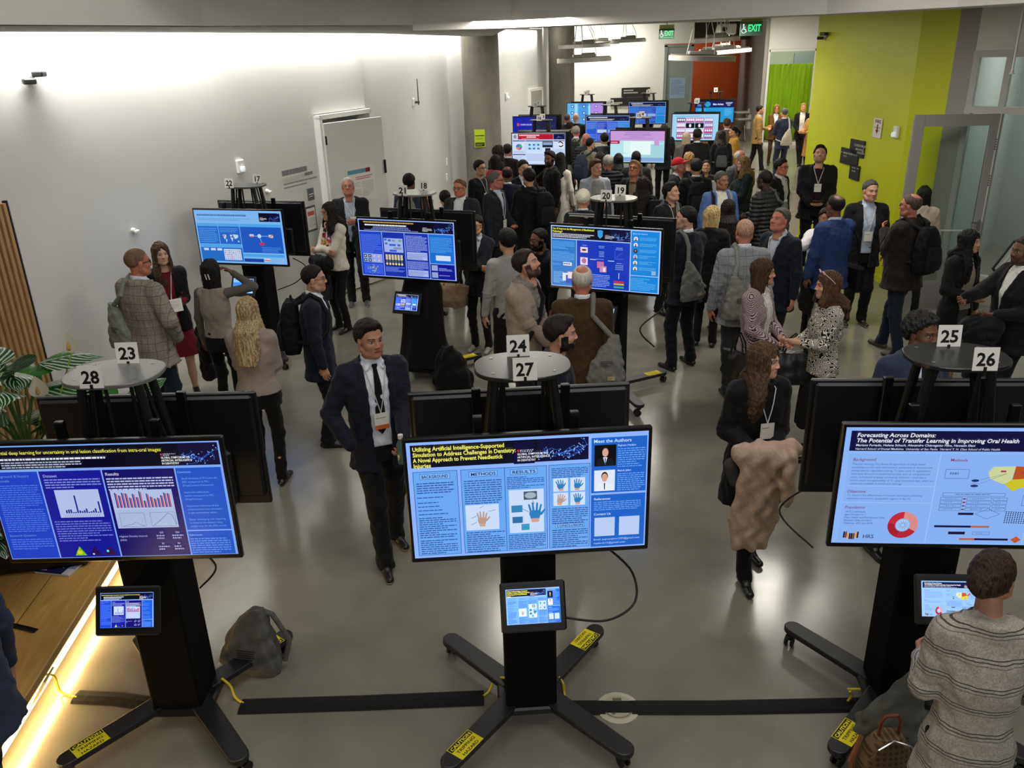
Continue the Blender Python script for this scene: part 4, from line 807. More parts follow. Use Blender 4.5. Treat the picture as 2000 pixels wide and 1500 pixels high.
def P22(k):
    k.rect(0,0,16,9,'#7ab4ee'); k.lines(.5,8.4,10.5,.5,1,'#3e6db4',.6); k.lines(.6,7.75,9.5,.5,2,'#5b8fd0',.4); k.rect(11.9,7.2,3.8,1.45,'#06081e'); net(k,13.7,7.2,2.0,1.45,40); gsym(k,12.1,7.45,.16)
    for x,y,w,h,c in((.3,3.3,3.8,3.4,'#1c68c4'),(4.2,3.3,3.9,3.4,'#1c62c4'),(8.2,1.9,7.5,4.8,'#1a56bc'),(.3,.3,7.8,2.4,'#1c68c4'),(8.2,.3,3.6,.6,'#123f9c')): k.rect(x,y,w,h,c)
    for x,y,w in((.3,6.3,3.8),(4.2,6.3,3.9),(8.2,6.3,7.5),(.3,2.75,7.8),(8.2,1.2,7.5)): k.rect(x,y,w,.5,'#4aa0e4')
    k.lines(.5,6.1,3.3,2.6,8,'#5a9fe4',.35); k.lines(4.4,6.1,3.4,.8,3,'#5a9fe4',.35)
    for p in(((4.8,4.9),(5.5,4.9),(5.4,4.4),(5.1,4.1)),((5.3,4.2),(5.6,4.1),(5.4,3.5)),((6.2,4.9),(6.6,4.9),(6.5,4.6),(6.2,4.6)),((6.2,4.5),(6.7,4.4),(6.5,3.7)),((6.7,5.0),(7.7,4.9),(7.6,4.4),(7.0,4.2)),((7.4,3.9),(7.8,3.9),(7.7,3.6))): k.poly(p,'#b8d4f0')
    k.rect(4.9,4.6,.35,.2,'#c04858'); k.rect(6.3,4.5,.3,.15,'#c04858'); k.rect(9.8,4.6,.8,.5,'#b8c0d8'); k.rect(9.8,4.6,.8,.15,'#c04858'); k.ell(11.6,4.8,.35,.35,'#bcd4f2'); k.rect(13.3,4.55,.8,.5,'#c8ccd8'); k.line([(13.3,4.55),(14.1,5.05)],.12,'#c04858'); k.rect(11.5,3.2,.8,.5,'#c83040'); k.line([(10.6,4.8),(11.3,4.8)],.05,'#b8d4f0'); k.line([(11.9,4.8),(13.2,4.8)],.05,'#b8d4f0'); k.line([(11.7,4.4),(11.9,3.7)],.05,'#b8d4f0')
    for x in(.9,2.2,3.4): k.rect(x,2.15,.9,.4,'#c6d4ea')
    k.rect(4.6,.55,3.2,1.9,'#c4d0ea')
    for i in range(8):
        for j in range(5): k.ell(4.85+i*.38,.75+j*.35,.13,.11,R9.choice(('#7aa4d8','#7aa4d8','#c0506a','#9ab8e0')),8)
    k.lines(11.8,4.0-1.0,3.5,1.0,4,'#4f94e0',.35); k.rect(12.0,.5,1.1,.5,'#d8d0d8'); k.rect(12.0,.6,1.1,.15,'#c04858'); k.rect(14.9,.4,.6,.6,'#8fb4d8')
def P16(k):
    k.rect(0,0,16,9,'#b9ccf4'); k.rect(1.8,7.3,10.6,1.6,'#b01830'); k.rect(12.5,7.3,3.4,1.6,'#0a1048'); net(k,13.5,7.3,2.4,1.6,40); k.rect(.2,7.3,1.5,1.6,'#cfd8ee'); k.ell(.95,8.1,.5,.6,'#8a8aa0'); k.lines(2.2,8.7,9.8,.5,1,'#f4dfe4',.6); k.lines(4.5,8.2,5,.5,1,'#f4dfe4',.6); k.lines(3,7.7,8,.25,1,'#e6b8c0',.5)
    for x,y,w,h in((.2,3.2,3.8,3.8),(.2,.3,3.8,2.7),(4.2,.3,8.2,6.7),(12.6,.3,3.2,6.7)): k.rect(x,y,w,h,'#cdddf8'); k.rect(x,y+h-.25,w,.25,'#2a2f6a')
    for i,c in enumerate(('#38b06a','#2f7fd0','#e08a4a','#8a6ac8')): k.ell(2.1,5.1,.95,.9,c,8,i*PI/2,(i+1)*PI/2)
    k.rect(4.4,4.2,4.6,2.4,'#b5dcee'); 
    for i in range(3):
        for j in range(2): k.rect(5.0+i*1.3,4.4+j*1.1,.7,.5,'#3c6cc0')
    k.rect(9.2,5.0,3.1,1.7,'#1c2340'); k.rect(9.4,5.7,2.7,.8,'#8fa4c8'); k.rect(10.0,3.8,1.6,1.0,'#1c2028'); k.rect(13.9,5.0,1.7,1.8,'#e8e8ee'); k.line([(14,6.4),(14.6,6.7),(15.4,6.1)],.3,'#15151c'); k.line([(14.1,5.4),(14.9,5.2),(15.4,5.7)],.3,'#15151c')
    for a in((.4,4.0,3.4,.8,4),(.4,2.4,3.4,1.5,6),(4.4,3.2,7.8,2.2,9),(12.8,4.6,2.8,1.2,5),(12.8,2.4,2.8,1.6,7)): k.lines(*a,'#8fa4d4',.4)
    k.poly([(.5,1.5),(1.6,1.5),(1.5,.8),(1.05,.4),(.6,.8)],'#b03048')
def P15(k):
    k.rect(0,0,16,9,'#b6e2ec'); k.rect(0,6.2,16,2.8,'#c79ad8'); k.rect(4,1.6,9,4.6,'#d4f2f2'); k.rect(9,1,6.9,4.2,'#a4d6dc'); k.rect(6,2.2,6,3.8,'#e4faf8'); k.rect(.1,.2,15.8,1.2,'#84a8dc'); k.rect(0,5.3,2.8,.9,'#b0184c'); k.lines(.2,5.9,2.4,.4,1,'#f0c8d8',.6); k.rect(13.0,4.9,1.4,1.4,'#c79ad8'); k.lines(14.6,6.0,1.2,.3,1,'#8898c8',.5)
    k.lines(3,8.7,10,.4,1,'#8a60a8',.4,center=True); k.lines(4,8.1,8,.4,1,'#8a60a8',.4,center=True); k.lines(5,7.5,6,.4,1,'#9a74b4',.4,center=True); k.lines(3,7.0,10,.3,1,'#9a74b4',.4,center=True); k.lines(3.4,2.6,3,.2,1,'#98b8c0',.4)
def Pgen(hc,bg,pc,title='#e8ecf8',right=None,netw=3.2):
    def f(k):
        k.rect(0,0,16,9,'#8fb2f0'); k.rect(.15,7.2,15.7,1.65,hc)
        if netw: net(k,15.85-netw,7.2,netw,1.65,40)
        k.lines(1,8.6,10,.5,1,title,.6); k.lines(1.5,8.0,9,.6,2,title,.4)
        for i in range(3): k.rect(.15+i*3.95,.15,3.85,6.9,pc[i%len(pc)]); k.lines(.35+i*3.95,6.7,3.4,2.4,9,bg,.4); k.lines(.35+i*3.95,2.6,3.4,2.1,8,bg,.4)
        k.rect(4.3,3.0,3.4,1.2,'#b8ccea'); k.rect(8.3,3.0,3.4,1.2,'#8ea6e0'); k.rect(12.0,.15,3.85,6.9,right or '#1a84d4'); k.rect(12,3.4,3.85,.12,'#8fb2f0'); k.lines(12.2,6.7,3.3,2.4,8,bg,.35)
    return f
def P12(k):
    k.rect(0,0,16,9,'#121a8c'); k.rect(.2,1.2,15.6,7.6,'#1420a0'); net(k,7.5,1.2,8.3,7.6,160,'#1f60d8','#6ab8ff'); k.rect(1.5,5.8,.9,1.0,'#c8406a'); k.text(2.8,6.0,.8,'SYMPOSIUM','#b8c0ea',.02); k.lines(.6,1.9,6.8,.5,1,'#d8dcf4',.6); k.rect(0,0,16,.9,'#0a0e3a')
def P10(k):
    k.rect(0,0,16,9,'#9fd2f0'); k.lines(1,8.5,12.5,.4,1,'#5f9ac8',.5)
    cs=(('#5a6a8c','#c890b8','#c08cae','#a8b4d8'),('#d9c8e0','#0c0a14','#0c0a14','#9c8cc0'),('#c8b8d8','#d8d0e4','#cfc4e0','#b8508c'),('#b05a98','#e4dcea','#d8d0e4','#5a80b8'))
    for j in range(4):
        for i in range(4):
            x=1.6+i*3.2;y=6.1-j*1.85; k.rect(x,y,3.0,1.7,cs[j][i])
            if cs[j][i]=='#0c0a14': k.ell(x+1.5,y+.85,.4,.6,'#e9e4ee')
            else:
                for q in range(4): k.ell(x+.5+q*.68,y+1.0,.28,.42,'#f0edf4',8)
                k.rect(x,y,3.0,.4,'#b0487e')
def P4(k):
    k.rect(0,0,16,9,'#1a98d8'); k.rect(0,6.2,16,2.8,'#0c1058'); k.ell(5,7.6,1.3,1.1,'#1f9fd4'); k.rect(.5,6.4,2.8,2.2,'#1a2a78'); k.lines(.8,8.3,2.2,1.6,5,'#8aa8e0',.4); k.text(7.2,7.2,1.1,'Main Atrium','#e8ecfb',.03,w=4.4); k.lines(12.6,8.4,2.8,.9,2,'#dfe6fa',.5); k.text(13.2,6.9,.7,'9:00','#e8ecfb',.02)
    k.lines(12.2,5.8,3,3,6,'#8ad0f0',.3); k.lines(1.2,5.8,3,3,6,'#8ad0f0',.3)
def P6(k):
    k.rect(0,0,16,9,'#5fb4ea'); k.rect(5,0,5.6,9,'#4a9ae0'); k.rect(10.6,0,5.4,9,'#b48ce0'); k.rect(3.4,.3,1.2,8.4,'#9adaf0'); k.rect(9.4,.3,1.0,8.4,'#9adaf0')
    for x in(1.6,6.8,12.2):
        for y in(7.0,4.2,1.4): k.rect(x,y,1.4,1.3,'#3a6cc4' if x<10 else '#8a6cc8'); k.ell(x+.7,y+.65,.4,.4,'#c8e0f8',8)
    k.lines(5,8.6,6,.6,2,'#2a60b0',.4)
# ======================= KIOSKS =======================
TVW,TVH=1.12,.645
def shape_top(w,d,n=56):
    pts=[]
    for i in range(n):
        a=2*PI*i/n; c,s=math.cos(a),math.sin(a); e=2/2.5
        pts.append((w/2*math.copysign(abs(c)**e,c),d/2*math.copysign(abs(s)**e,s)))
    return pts
def ident(k):
    k.rect(0,0,10,10,'#e2e2dd')
def kiosk(loc,yaw,num_front,num_back,poster,label,full=True,topcol='#1b1b1d',tablet=True,leg_cfg=True,numloc=(0,0),yawtop=0,skirt=False,back_on=None):
    K=empty('display_kiosk',(loc[0],loc[1],0),math.radians(yaw),label,'display kiosk','poster display kiosks of the hall')
    # local: -y is the side facing the viewer
    for s,nm in((-1,'front'),(1,'back')):
        y=s*.26; tv=MB(); RR=Matrix.Rotation(0 if s<0 else PI,3,'Z')
        def Tp(x,yy,z): v=RR@Vector((x,yy,0)); return (v.x,v.y,z)
        c=1.49
        tv.box(Tp(0,-.26,c),(TVW,.03,TVH),bev=.006); tv.box(Tp(0,-.235,c+.02),(TVW*.97,.03,TVH*.9),bev=.012); tv.box(Tp(0,-.205,c-.14),(TVW*.72,.055,TVH*.5),bev=.02)
        tvo=tv.build('television',BLACKG if s<0 else mat('plain','#121214',.38),K)
        if s<0 or back_on:
            k=Canvas(16,9); poster(k); M=FR(Tp(0,-.2758,c+.004),(1,0,0) if s<0 else (-1,0,0),(0,0,1)); sc=k.build('lit_screen',SCREEN,tvo,TVW-.035,TVH-.045,M)
            if full:
                k=Canvas(10,2); k.ell(.6,1,.5,.5,'#6a6a6e',12); k.text(1.4,.55,1.1,'LG','#7a7a7e',.03); k.build('maker_mark',PAINT,tvo,.03,.006,FR(Tp(0,-.2755,c-TVH/2+.012),(1,0,0) if s<0 else (-1,0,0),(0,0,1)))
        if full:
            for x in(-.22,.22):
                q=MB(); v=Tp(x,-.165,1.55); q.box(v,(.045,.03,.62),bev=.004)
                for i in range(9): w=Tp(x,-.165,1.84-i*.035); q.box((w[0],w[1],w[2]),(.012,.034,.012))
                q.build('mounting_rail',mat('plain','#2a2a2c',.3,.8),K)
    q=MB(); q.box((0,0,1.5),(.5,.30,.10),bev=.01); q.box((0,0,1.32),(.34,.26,.12),bev=.01); q.box((0,0,1.12),(.30,.22,.12),bev=.01); q.build('mount_cross_beam',DARKM,K)
    q=MB(); q.box((0,0,.65),(.27,.26,1.1),bev=.012); q.box((0,0,1.35),(.16,.16,.5)); q.build('column',mat('plain','#050505',.8,spec=.15),K)
    if skirt:
        q=MB(); n=40; vs=[];fs=[]
        for j,(z,r) in enumerate(((1.16,.16),(1.0,.2),(.8,.2),(.6,.21),(.4,.235),(.2,.27),(.16,.28))):
            for i in range(n): a=2*PI*i/n; rr=r*(1+.08*math.sin(a*5+j*.7)+.04*math.sin(a*11+j)); vs.append((rr*math.cos(a)*1.1,rr*math.sin(a)*.9,z))
        for j in range(6):
            for i in range(n): l=(i+1)%n; fs.append((j*n+i,j*n+l,(j+1)*n+l,(j+1)*n+i))
        q.add(vs,fs); q.build('black_cloth_cover',mat('fabric','#0a0a0a',.8),K,smooth=True)
    # base plate and four legs
    q=MB(); q.box((0,0,.10),(.36,.30,.05),bev=.01); q.build('base_plate',DARKM,K)
    for i,(sx,sy) in enumerate(((-1,-1),(1,-1),(-1,1),(1,1))):
        if not leg_cfg: 
            pass
        ax,ay=sx*.10,sy*.06; bx,by=sx*.47,sy*.50; L=math.hypot(bx-ax,by-ay); an=math.atan2(by-ay,bx-ax); RR=Matrix.Rotation(an,4,'Z'); M=Matrix.Translation((ax,ay,0))@RR
        pts=[(0,-.06),(L-.055,-.052)]+[(L-.055+.052*math.cos(t),.052*math.sin(t)) for t in np.linspace(-1.4,1.4,9)]+[(L-.055,.052),(0,.06)]
        q=MB(); q.prism(pts,.095,.13,M); lg=q.build('leg',mat('plain','#1a1a1c',.42),K,bevel=.006 if full else 0)
        cx,cy=bx-.045*math.cos(an),by-.045*math.sin(an); ca=R9.uniform(0,6.28); q=MB(); q.cyl((cx,cy,.095),(cx,cy,.07),.018,n=10)
        dx,dy=math.cos(ca),math.sin(ca); wx,wy=cx+.02*dx,cy+.02*dy
        for t in(-1,1): q.cyl((wx-dy*.012*t,wy+dx*.012*t,.034),(wx-dy*.024*t,wy+dx*.024*t,.034),.034,n=16)
        q.box((wx,wy,.062),(.05,.03,.03),Matrix.Rotation(ca,3,'Z'),.006); q.build('caster',BLACK,lg)
        if full and i in(0,3):
            k=Canvas(14,9); k.rect(0,0,14,9,'#e0d21c'); k.rect(.3,6.0,13.4,2.7,'#141410'); k.text(.9,6.4,2.4,'CAUTION','#e6d820',.04,w=12.2); k.text(1.6,3.4,2.2,'TRIPPING','#20200c',.02,w=10.8); k.text(2.2,.7,2.2,'HAZARD','#20200c',.02,w=9.6)
            r=L-.17; ux,uy=math.cos(an),math.sin(an); ex=(ux,uy,0) if i==3 else (-ux,-uy,0)
            if i==3: ex=(-ux,-uy,0)
            k.build('warning_sticker',PAINT,lg,.17,.105,FR((ax+ux*r,ay+uy*r,.1312),ex,(-ex[1],ex[0],0)))
    # laptop-height oval top on splayed legs
    q=MB(); pts=[(x,y) for x,y in shape_top(.45,.36)]; q.prism(pts,2.015,2.035); tp=q.build('oval_table_top',mat('plain',topcol,.28,spec=.6),K,bevel=.004)
    if full:
        q=MB()
        for x,y in((-.14,.1),(.14,.1),(-.14,-.1),(.14,-.1)): q.cyl((x,y,2.035),(x,y,2.037),.008,n=10)
        q.build('screw_caps',mat('plain','#8a8a88',.3,.7),tp)
    for x in(-.13,.13):
        for y in(-.07,.07):
            q=MB(); q.cyl((x,y,2.015),(x*1.35,y*1.2,1.60),.021,.026,10); q.build('top_leg',BLACK,K)
            if full: q=MB(); q.cyl((x*.7,y*.8,2.015),(x*1.0+(.05 if y>0 else -.04),y*.6,1.56),.009,n=8); q.build('brace',BLACK,K)
    for n,(dx,dy) in ((num_front,(numloc[0],-.175)),(num_back,(numloc[1],.12))):
        if n is None: continue
        e=MB(); e.color('#dddcd6'); z=2.085; h=.105; tilt=.12
        M=FR((dx,dy-.002,z-.006 if dy<0 else z),(1,0,0),(0,tilt,1))
        def cv(k,n=n): k.rect(0,0,10,10,'#e4e3dd'); k.text(5,2.6,7.2,str(n),'#101010',.035,w=7.6 if len(str(n))>1 else 3.6,al='l') if False else None
        k=Canvas(10,10); k.rect(0,0,10,10,'#e4e3dd'); t=str(n); w=7.4 if len(t)>1 else 3.4
        if t=='1': w=1.6
        k.text(5-w/2,2.2,7.8,t,'#111111',.03,w=w)
        vs=[]
        for x,y,kk in k.b.v: vs.append(tuple(M@Vector(((x/10-.5)*.108,(y/10-.5)*h,.0015+kk*.0001))))
        k.b.v=vs; k.b.color('#d6d5cf'); c=[M@Vector((sx*.054,sy*h/2,zz)) for zz in(.0015,-.0015) for sx,sy in((-1,-1),(1,-1),(1,1),(-1,1))]
        k.b.add(c,[(0,1,2,3),(7,6,5,4)]+[(i,4+i,4+(i+1)%4,(i+1)%4) for i in range(4)])
        npl=k.b.build('number_plate',PAINT,K)
        if full: q=MB(); q.box((dx,dy-.008,2.035),(.012,.012,.02)); q.build('clip',BLACK,npl)
    if tablet:
        TM=FR((0,-.36,.945),(1,0,0),(0,.42,.9)); q=MB()
        vs=MB(); vs.box((0,0,0),(.31,.235,.026),bev=.008); q.add([tuple(TM@Vector(v)) for v in vs.v],vs.f); vs=MB(); vs.box((0,.0,-.04),(.07,.07,.06)); q.add([tuple(TM@Vector(v)) for v in vs.v],vs.f)
        q.box((0,-.2,.94),(.1,.2,.05)); tb=q.build('tablet_holder',BLACK,K); k=Canvas(16,10); 
        poster(k); k.H=9.; k.build('tablet_screen',TABSCR,tb,.255,.165,TM@Matrix.Translation((0,.005,.0132)))
    return K
KS=[]
kiosk((.05,3.6),3.0,27,24,P27,'front middle kiosk, numbers 24 and 27, pale blue hand poster',numloc=(.0,-.01))
kiosk((-1.87,3.66),-.5,28,23,P28,'front left kiosk, numbers 23 and 28, dark blue bar chart poster',numloc=(-.02,.02),topcol='#6a6a68')
kiosk((2.045,3.56),-4.5,26,25,P26,'front right kiosk, numbers 25 and 26, pale blue poster with a map',numloc=(.045,.01))
kiosk((1.03,8.05),-24,20,19,P20,'middle row kiosk, numbers 19 and 20, blue poster with yellow title',topcol='#6e6e66',numloc=(-.02,.03))
kiosk((-.95,8.72),-20,21,18,P21,'middle row kiosk, numbers 18 and 21, four column navy poster',topcol='#7c7c78',numloc=(-.05,.05),skirt=True)
kiosk((-2.95,9.6),-14,22,17,P22,'middle row kiosk, numbers 17 and 22, bright blue poster nearest the left wall',topcol='#4a4a4c',numloc=(-.1,.08))
far=[((.74,17.4),-15,16,13,P16,'far kiosk with a red title bar, numbers 13 and 16'),((2.72,17.3),-20,15,14,P15,'far kiosk showing a pink and pale green screen, numbers 14 and 15'),
((.82,21.6),-18,12,7,P12,'far kiosk showing a deep blue network picture, numbers 12 and 7'),((2.6,21.3),-20,11,8,Pgen('#0a0c30','#7f9cf0',['#1a58cc','#1c36b0']),'far kiosk with author photos at the right of its blue poster, number 11'),
((4.65,21.0),-16,10,9,P10,'far kiosk showing a grid of dental photographs, number 10'),((2.5,26.2),-18,6,1,P6,'farthest left kiosk with pale blue and lilac panels'),
((4.3,25.9),-18,5,2,Pgen('#0a0c3a','#5f90ea',['#1660c8','#1440b0','#1440b0']),'farthest middle kiosk in front of the black wall sign'),((6.2,25.6),-14,4,3,P4,'farthest right kiosk before the orange wall, number 4')]
for l,y,a,b,p,lab in far: kiosk(l,y,a,b,p,lab,full=False,tablet=False)
cord([(.42,3.40,1.17),(.56,3.42,1.0),(.57,3.36,.86),(.42,3.28,.82),(.2,3.24,.88)],'black charging cable looping from kiosk 27 screen to its tablet',.006,BLACK,'charging_cable')
cord([(-1.62,3.5,1.2),(-1.5,3.5,1.05),(-1.6,3.5,.92)],'thin black cable loop behind kiosk 28 tablet',.005,BLACK,'charging_cable')
cord([(1.62,3.9,1.2),(1.45,3.95,1.0),(1.6,3.8,.85)],'thin black cable hanging under the rear screen of kiosk 26',.005,BLACK,'charging_cable')
cord([(2.3,3.4,1.18),(2.32,3.42,.95),(2.2,3.4,.8)],'black cable dropping at the right of kiosk 26 column',.006,BLACK,'charging_cable')
cord([(1.5,8.0,1.2),(1.55,8.0,.95),(1.3,7.9,.75),(1.45,7.9,.55)],'tangled black cable hanging below kiosk 20',.008,BLACK,'charging_cable')
cord([(-2.5,9.5,1.2),(-2.35,9.45,1.1),(-2.45,9.4,.95),(-2.7,9.4,.85)],'thin black cable under kiosk 22',.006,BLACK,'charging_cable')
# ======================= SIGNED-DISTANCE MODELLING =======================
def V3(*a): return np.array(a if len(a)>1 else a[0],float)
class Fld:
    def __init__(s,lo,hi,h):
        s.lo=np.array(lo,float);s.h=h;s.n=np.maximum(4,np.ceil((np.array(hi,float)-s.lo)/h).astype(int)+1); s.d=np.full(tuple(s.n),.5,np.float32)
        s.ax=[(s.lo[i]+h*np.arange(s.n[i])).astype(np.float32) for i in range(3)]
    def sub(s,lo,hi,m=0.):
        sl=[]
        for i in range(3):
            a=int(np.floor((lo[i]-m-s.lo[i])/s.h)); b=int(np.ceil((hi[i]+m-s.lo[i])/s.h))+1
            a=max(a,0); b=min(b,int(s.n[i]))
            if b<=a: return None,None
            sl.append(slice(a,b))
        sl=tuple(sl); return sl,(s.ax[0][sl[0]][:,None,None],s.ax[1][sl[1]][None,:,None],s.ax[2][sl[2]][None,None,:])
    def put(s,lo,hi,fn,k=.02,op='u'):
        m=k+3*s.h; sl,X=s.sub(lo,hi,m)
        if sl is None: return s
        q=fn(*X).astype(np.float32); d=s.d[sl]
        if op=='u':
            if k>0: e=np.maximum(k-np.abs(d-q),0)/k; s.d[sl]=np.minimum(d,q)-e*e*k*.25
            else: s.d[sl]=np.minimum(d,q)
        else:
            q=-q
            if k>0: e=np.maximum(k-np.abs(d-q),0)/k; s.d[sl]=np.maximum(d,q)+e*e*k*.25
            else: s.d[sl]=np.maximum(d,q)
        return s
    def cone(s,a,b,ra,rb,k=.02,op='u',sq=None,sqd=1.):
        """round cone; sq = direction squashed by sqd"""
        a=V3(a);b=V3(b);ba=b-a;l2=max(ba.dot(ba),1e-9);r=max(ra,rb)*max(1,sqd)
        def f(x,y,z):
            px,py,pz=x-a[0],y-a[1],z-a[2]; t=np.clip((px*ba[0]+py*ba[1]+pz*ba[2])/l2,0,1)
            dx,dy,dz=px-t*ba[0],py-t*ba[1],pz-t*ba[2]; q=dx*dx+dy*dy+dz*dz
            if sq is not None: c=dx*sq[0]+dy*sq[1]+dz*sq[2]; q=q-c*c+(c/sqd)**2
            return (np.sqrt(q)-(ra+(rb-ra)*t))*(min(1,sqd) if sq is not None else 1)
        return s.put(np.minimum(a,b)-r,np.maximum(a,b)+r,f,k,op)
    def ell(s,c,r,k=.02,op='u',R=None):
        c=V3(c);r=V3(r)
        def f(x,y,z):
            px,py,pz=x-c[0],y-c[1],z-c[2]
            if R is not None: px,py,pz=(R[0][0]*px+R[1][0]*py+R[2][0]*pz,R[0][1]*px+R[1][1]*py+R[2][1]*pz,R[0][2]*px+R[1][2]*py+R[2][2]*pz)
            return (np.sqrt((px/r[0])**2+(py/r[1])**2+(pz/r[2])**2)-1)*r.min()
        m=r if R is None else np.full(3,r.max()); return s.put(c-m,c+m,f,k,op)
    def stack(s,secs,k=.02,pw=2.3,cap=True):
        """stack of elliptical sections (z,cx,cy,rx,ry)"""
        A=np.array(secs,float); A=A[A[:,0].argsort()]; z0,z1=A[0,0],A[-1,0]; R_=A[:,3:5].max(); fine=np.linspace(z0,z1,60)
        T=[]
        for j in range(1,5):
            v=np.interp(fine,A[:,0],A[:,j]); g=np.convolve(np.pad(v,4,'edge'),np.hanning(11)[1:-1]/np.hanning(11)[1:-1].sum(),'valid'); T.append(g)
        def f(x,y,z):
            cx,cy,rx,ry=[np.interp(z.ravel(),fine,t).astype(np.float32).reshape(z.shape) for t in T]
            q=(np.abs((x-cx)/rx)**pw+np.abs((y-cy)/ry)**pw)**(1/pw); d=(q-1)*np.minimum(rx,ry)
            return np.maximum(d,np.maximum(z0-z,z-z1))
        return s.put((A[:,1].min()-R_,A[:,2].min()-R_,z0),(A[:,1].max()+R_,A[:,2].max()+R_,z1),f,k)
    def XYZ(s): return s.ax[0][:,None,None],s.ax[1][None,:,None],s.ax[2][None,None,:]
    def noise(s,amp,wl,seed=0,st=(1,1,1)):
        r=np.random.default_rng(seed); X,Y,Z=s.XYZ(); q=0
        for i in range(4):
            v=r.normal(size=3); v=v/np.linalg.norm(v)*2*PI/wl*r.uniform(.7,1.4)*np.array(st); q=q+np.sin(v[0]*X+v[1]*Y+v[2]*Z+r.uniform(0,6.3)+1.2*np.sin((v[1]*X+v[2]*Y+v[0]*Z)*.6+i))
        s.d+=(q*amp/2.5).astype(np.float32)
    def mesh(s):
        d=s.d; h=s.h; d[0],d[-1],d[:,0],d[:,-1],d[:,:,0],d[:,:,-1]=.1,.1,.1,.1,.1,.1
        I=d<0; nx,ny,nz=d.shape
        c=np.zeros((nx-1,ny-1,nz-1),np.int8); C8=[(i,j,k) for i in(0,1) for j in(0,1) for k in(0,1)]
        S_=lambda A,i,j,k:A[i:nx-1+i,j:ny-1+j,k:nz-1+k]
        for t in C8: c+=S_(I,*t)
        act=np.argwhere((c>0)&(c<8)); idx=np.full(c.shape,-1,np.int32)
        if len(act)==0: return np.zeros((0,3)),np.zeros((0,4),int)
        idx[act[:,0],act[:,1],act[:,2]]=np.arange(len(act)); vals={t:d[act[:,0]+t[0],act[:,1]+t[1],act[:,2]+t[2]] for t in C8}
        acc=np.zeros((len(act),3));cnt=np.zeros(len(act))
        for t in C8:
            for ax in range(3):
                if t[ax]: continue
                u=list(t);u[ax]=1;u=tuple(u);a=vals[t];b=vals[u];m=(a<0)!=(b<0); w=np.where(m,a/np.where(m,a-b,1),0); p=np.tile(np.array(t,float),(len(act),1)); p[:,ax]+=w; acc+=p*m[:,None]; cnt+=m
        v=s.lo+h*(act+acc/cnt[:,None]); F_=[]
        for ax in range(3):
            sl0=[slice(None)]*3;sl1=[slice(None)]*3;sl0[ax]=slice(0,-1);sl1[ax]=slice(1,None)
            a=I[tuple(sl0)];b=I[tuple(sl1)];e=np.argwhere(a!=b); o=[q for q in range(3) if q!=ax]
            e=e[(e[:,o[0]]>0)&(e[:,o[1]]>0)&(e[:,o[0]]<d.shape[o[0]]-1)&(e[:,o[1]]<d.shape[o[1]]-1)]
            def g(i,j): z=e.copy(); z[:,o[0]]-=i; z[:,o[1]]-=j; return idx[z[:,0],z[:,1],z[:,2]]
            q=np.stack([g(1,1),g(0,1),g(0,0),g(1,0)],1); fl=a[e[:,0],e[:,1],e[:,2]]
            if ax==1: fl=~fl
            q=np.where(fl[:,None],q,q[:,::-1]); F_.append(q)
        return v,np.concatenate(F_)
def np_mesh(name,v,f,cols=None):
    me=bpy.data.meshes.new(name); me.vertices.add(len(v)); me.vertices.foreach_set('co',np.ascontiguousarray(v,dtype=np.float32).ravel())
    me.loops.add(len(f)*4); me.loops.foreach_set('vertex_index',np.ascontiguousarray(f,dtype=np.int32).ravel()); me.polygons.add(len(f)); me.polygons.foreach_set('loop_start',np.arange(0,len(f)*4,4,dtype=np.int32)); me.polygons.foreach_set('loop_total',np.full(len(f),4,np.int32))
    me.polygons.foreach_set('use_smooth',np.ones(len(f),bool)); me.update(calc_edges=True)
    if cols is not None:
        a=me.attributes.new('col','FLOAT_COLOR','POINT'); a.data.foreach_set('color',np.hstack([cols,np.ones((len(v),1))]).astype(np.float32).ravel())
    return me
def np_obj(name,v,f,m,parent,cols=None):
    me=np_mesh(name,v,f,cols); me.materials.append(m); o=bpy.data.objects.new(name,me); COL.objects.link(o); o.parent=parent; return o
def rotz(v,a): c,s=math.cos(a),math.sin(a); return V3(v[0]*c-v[1]*s,v[0]*s+v[1]*c,v[2])
def ik(S_,H_,l1,l2,hint):
    d=H_-S_; L=np.linalg.norm(d); L2=min(L,(l1+l2)*.995); d=d/max(L,1e-6); H2=S_+d*L2
    a=(l1*l1-l2*l2+L2*L2)/(2*L2); hgt=math.sqrt(max(l1*l1-a*a,0)); hn=hint-d*hint.dot(d); hn/=max(np.linalg.norm(hn),1e-6); return S_+d*a+hn*hgt,H2
SK=dict(pale='#c8a08a',fair='#b98c74',tan='#a1745c',olive='#8c644e',brown='#694636',dark='#3a2722',asian='#b48a6c',ruddy='#b0705a',warm='#c9905f')
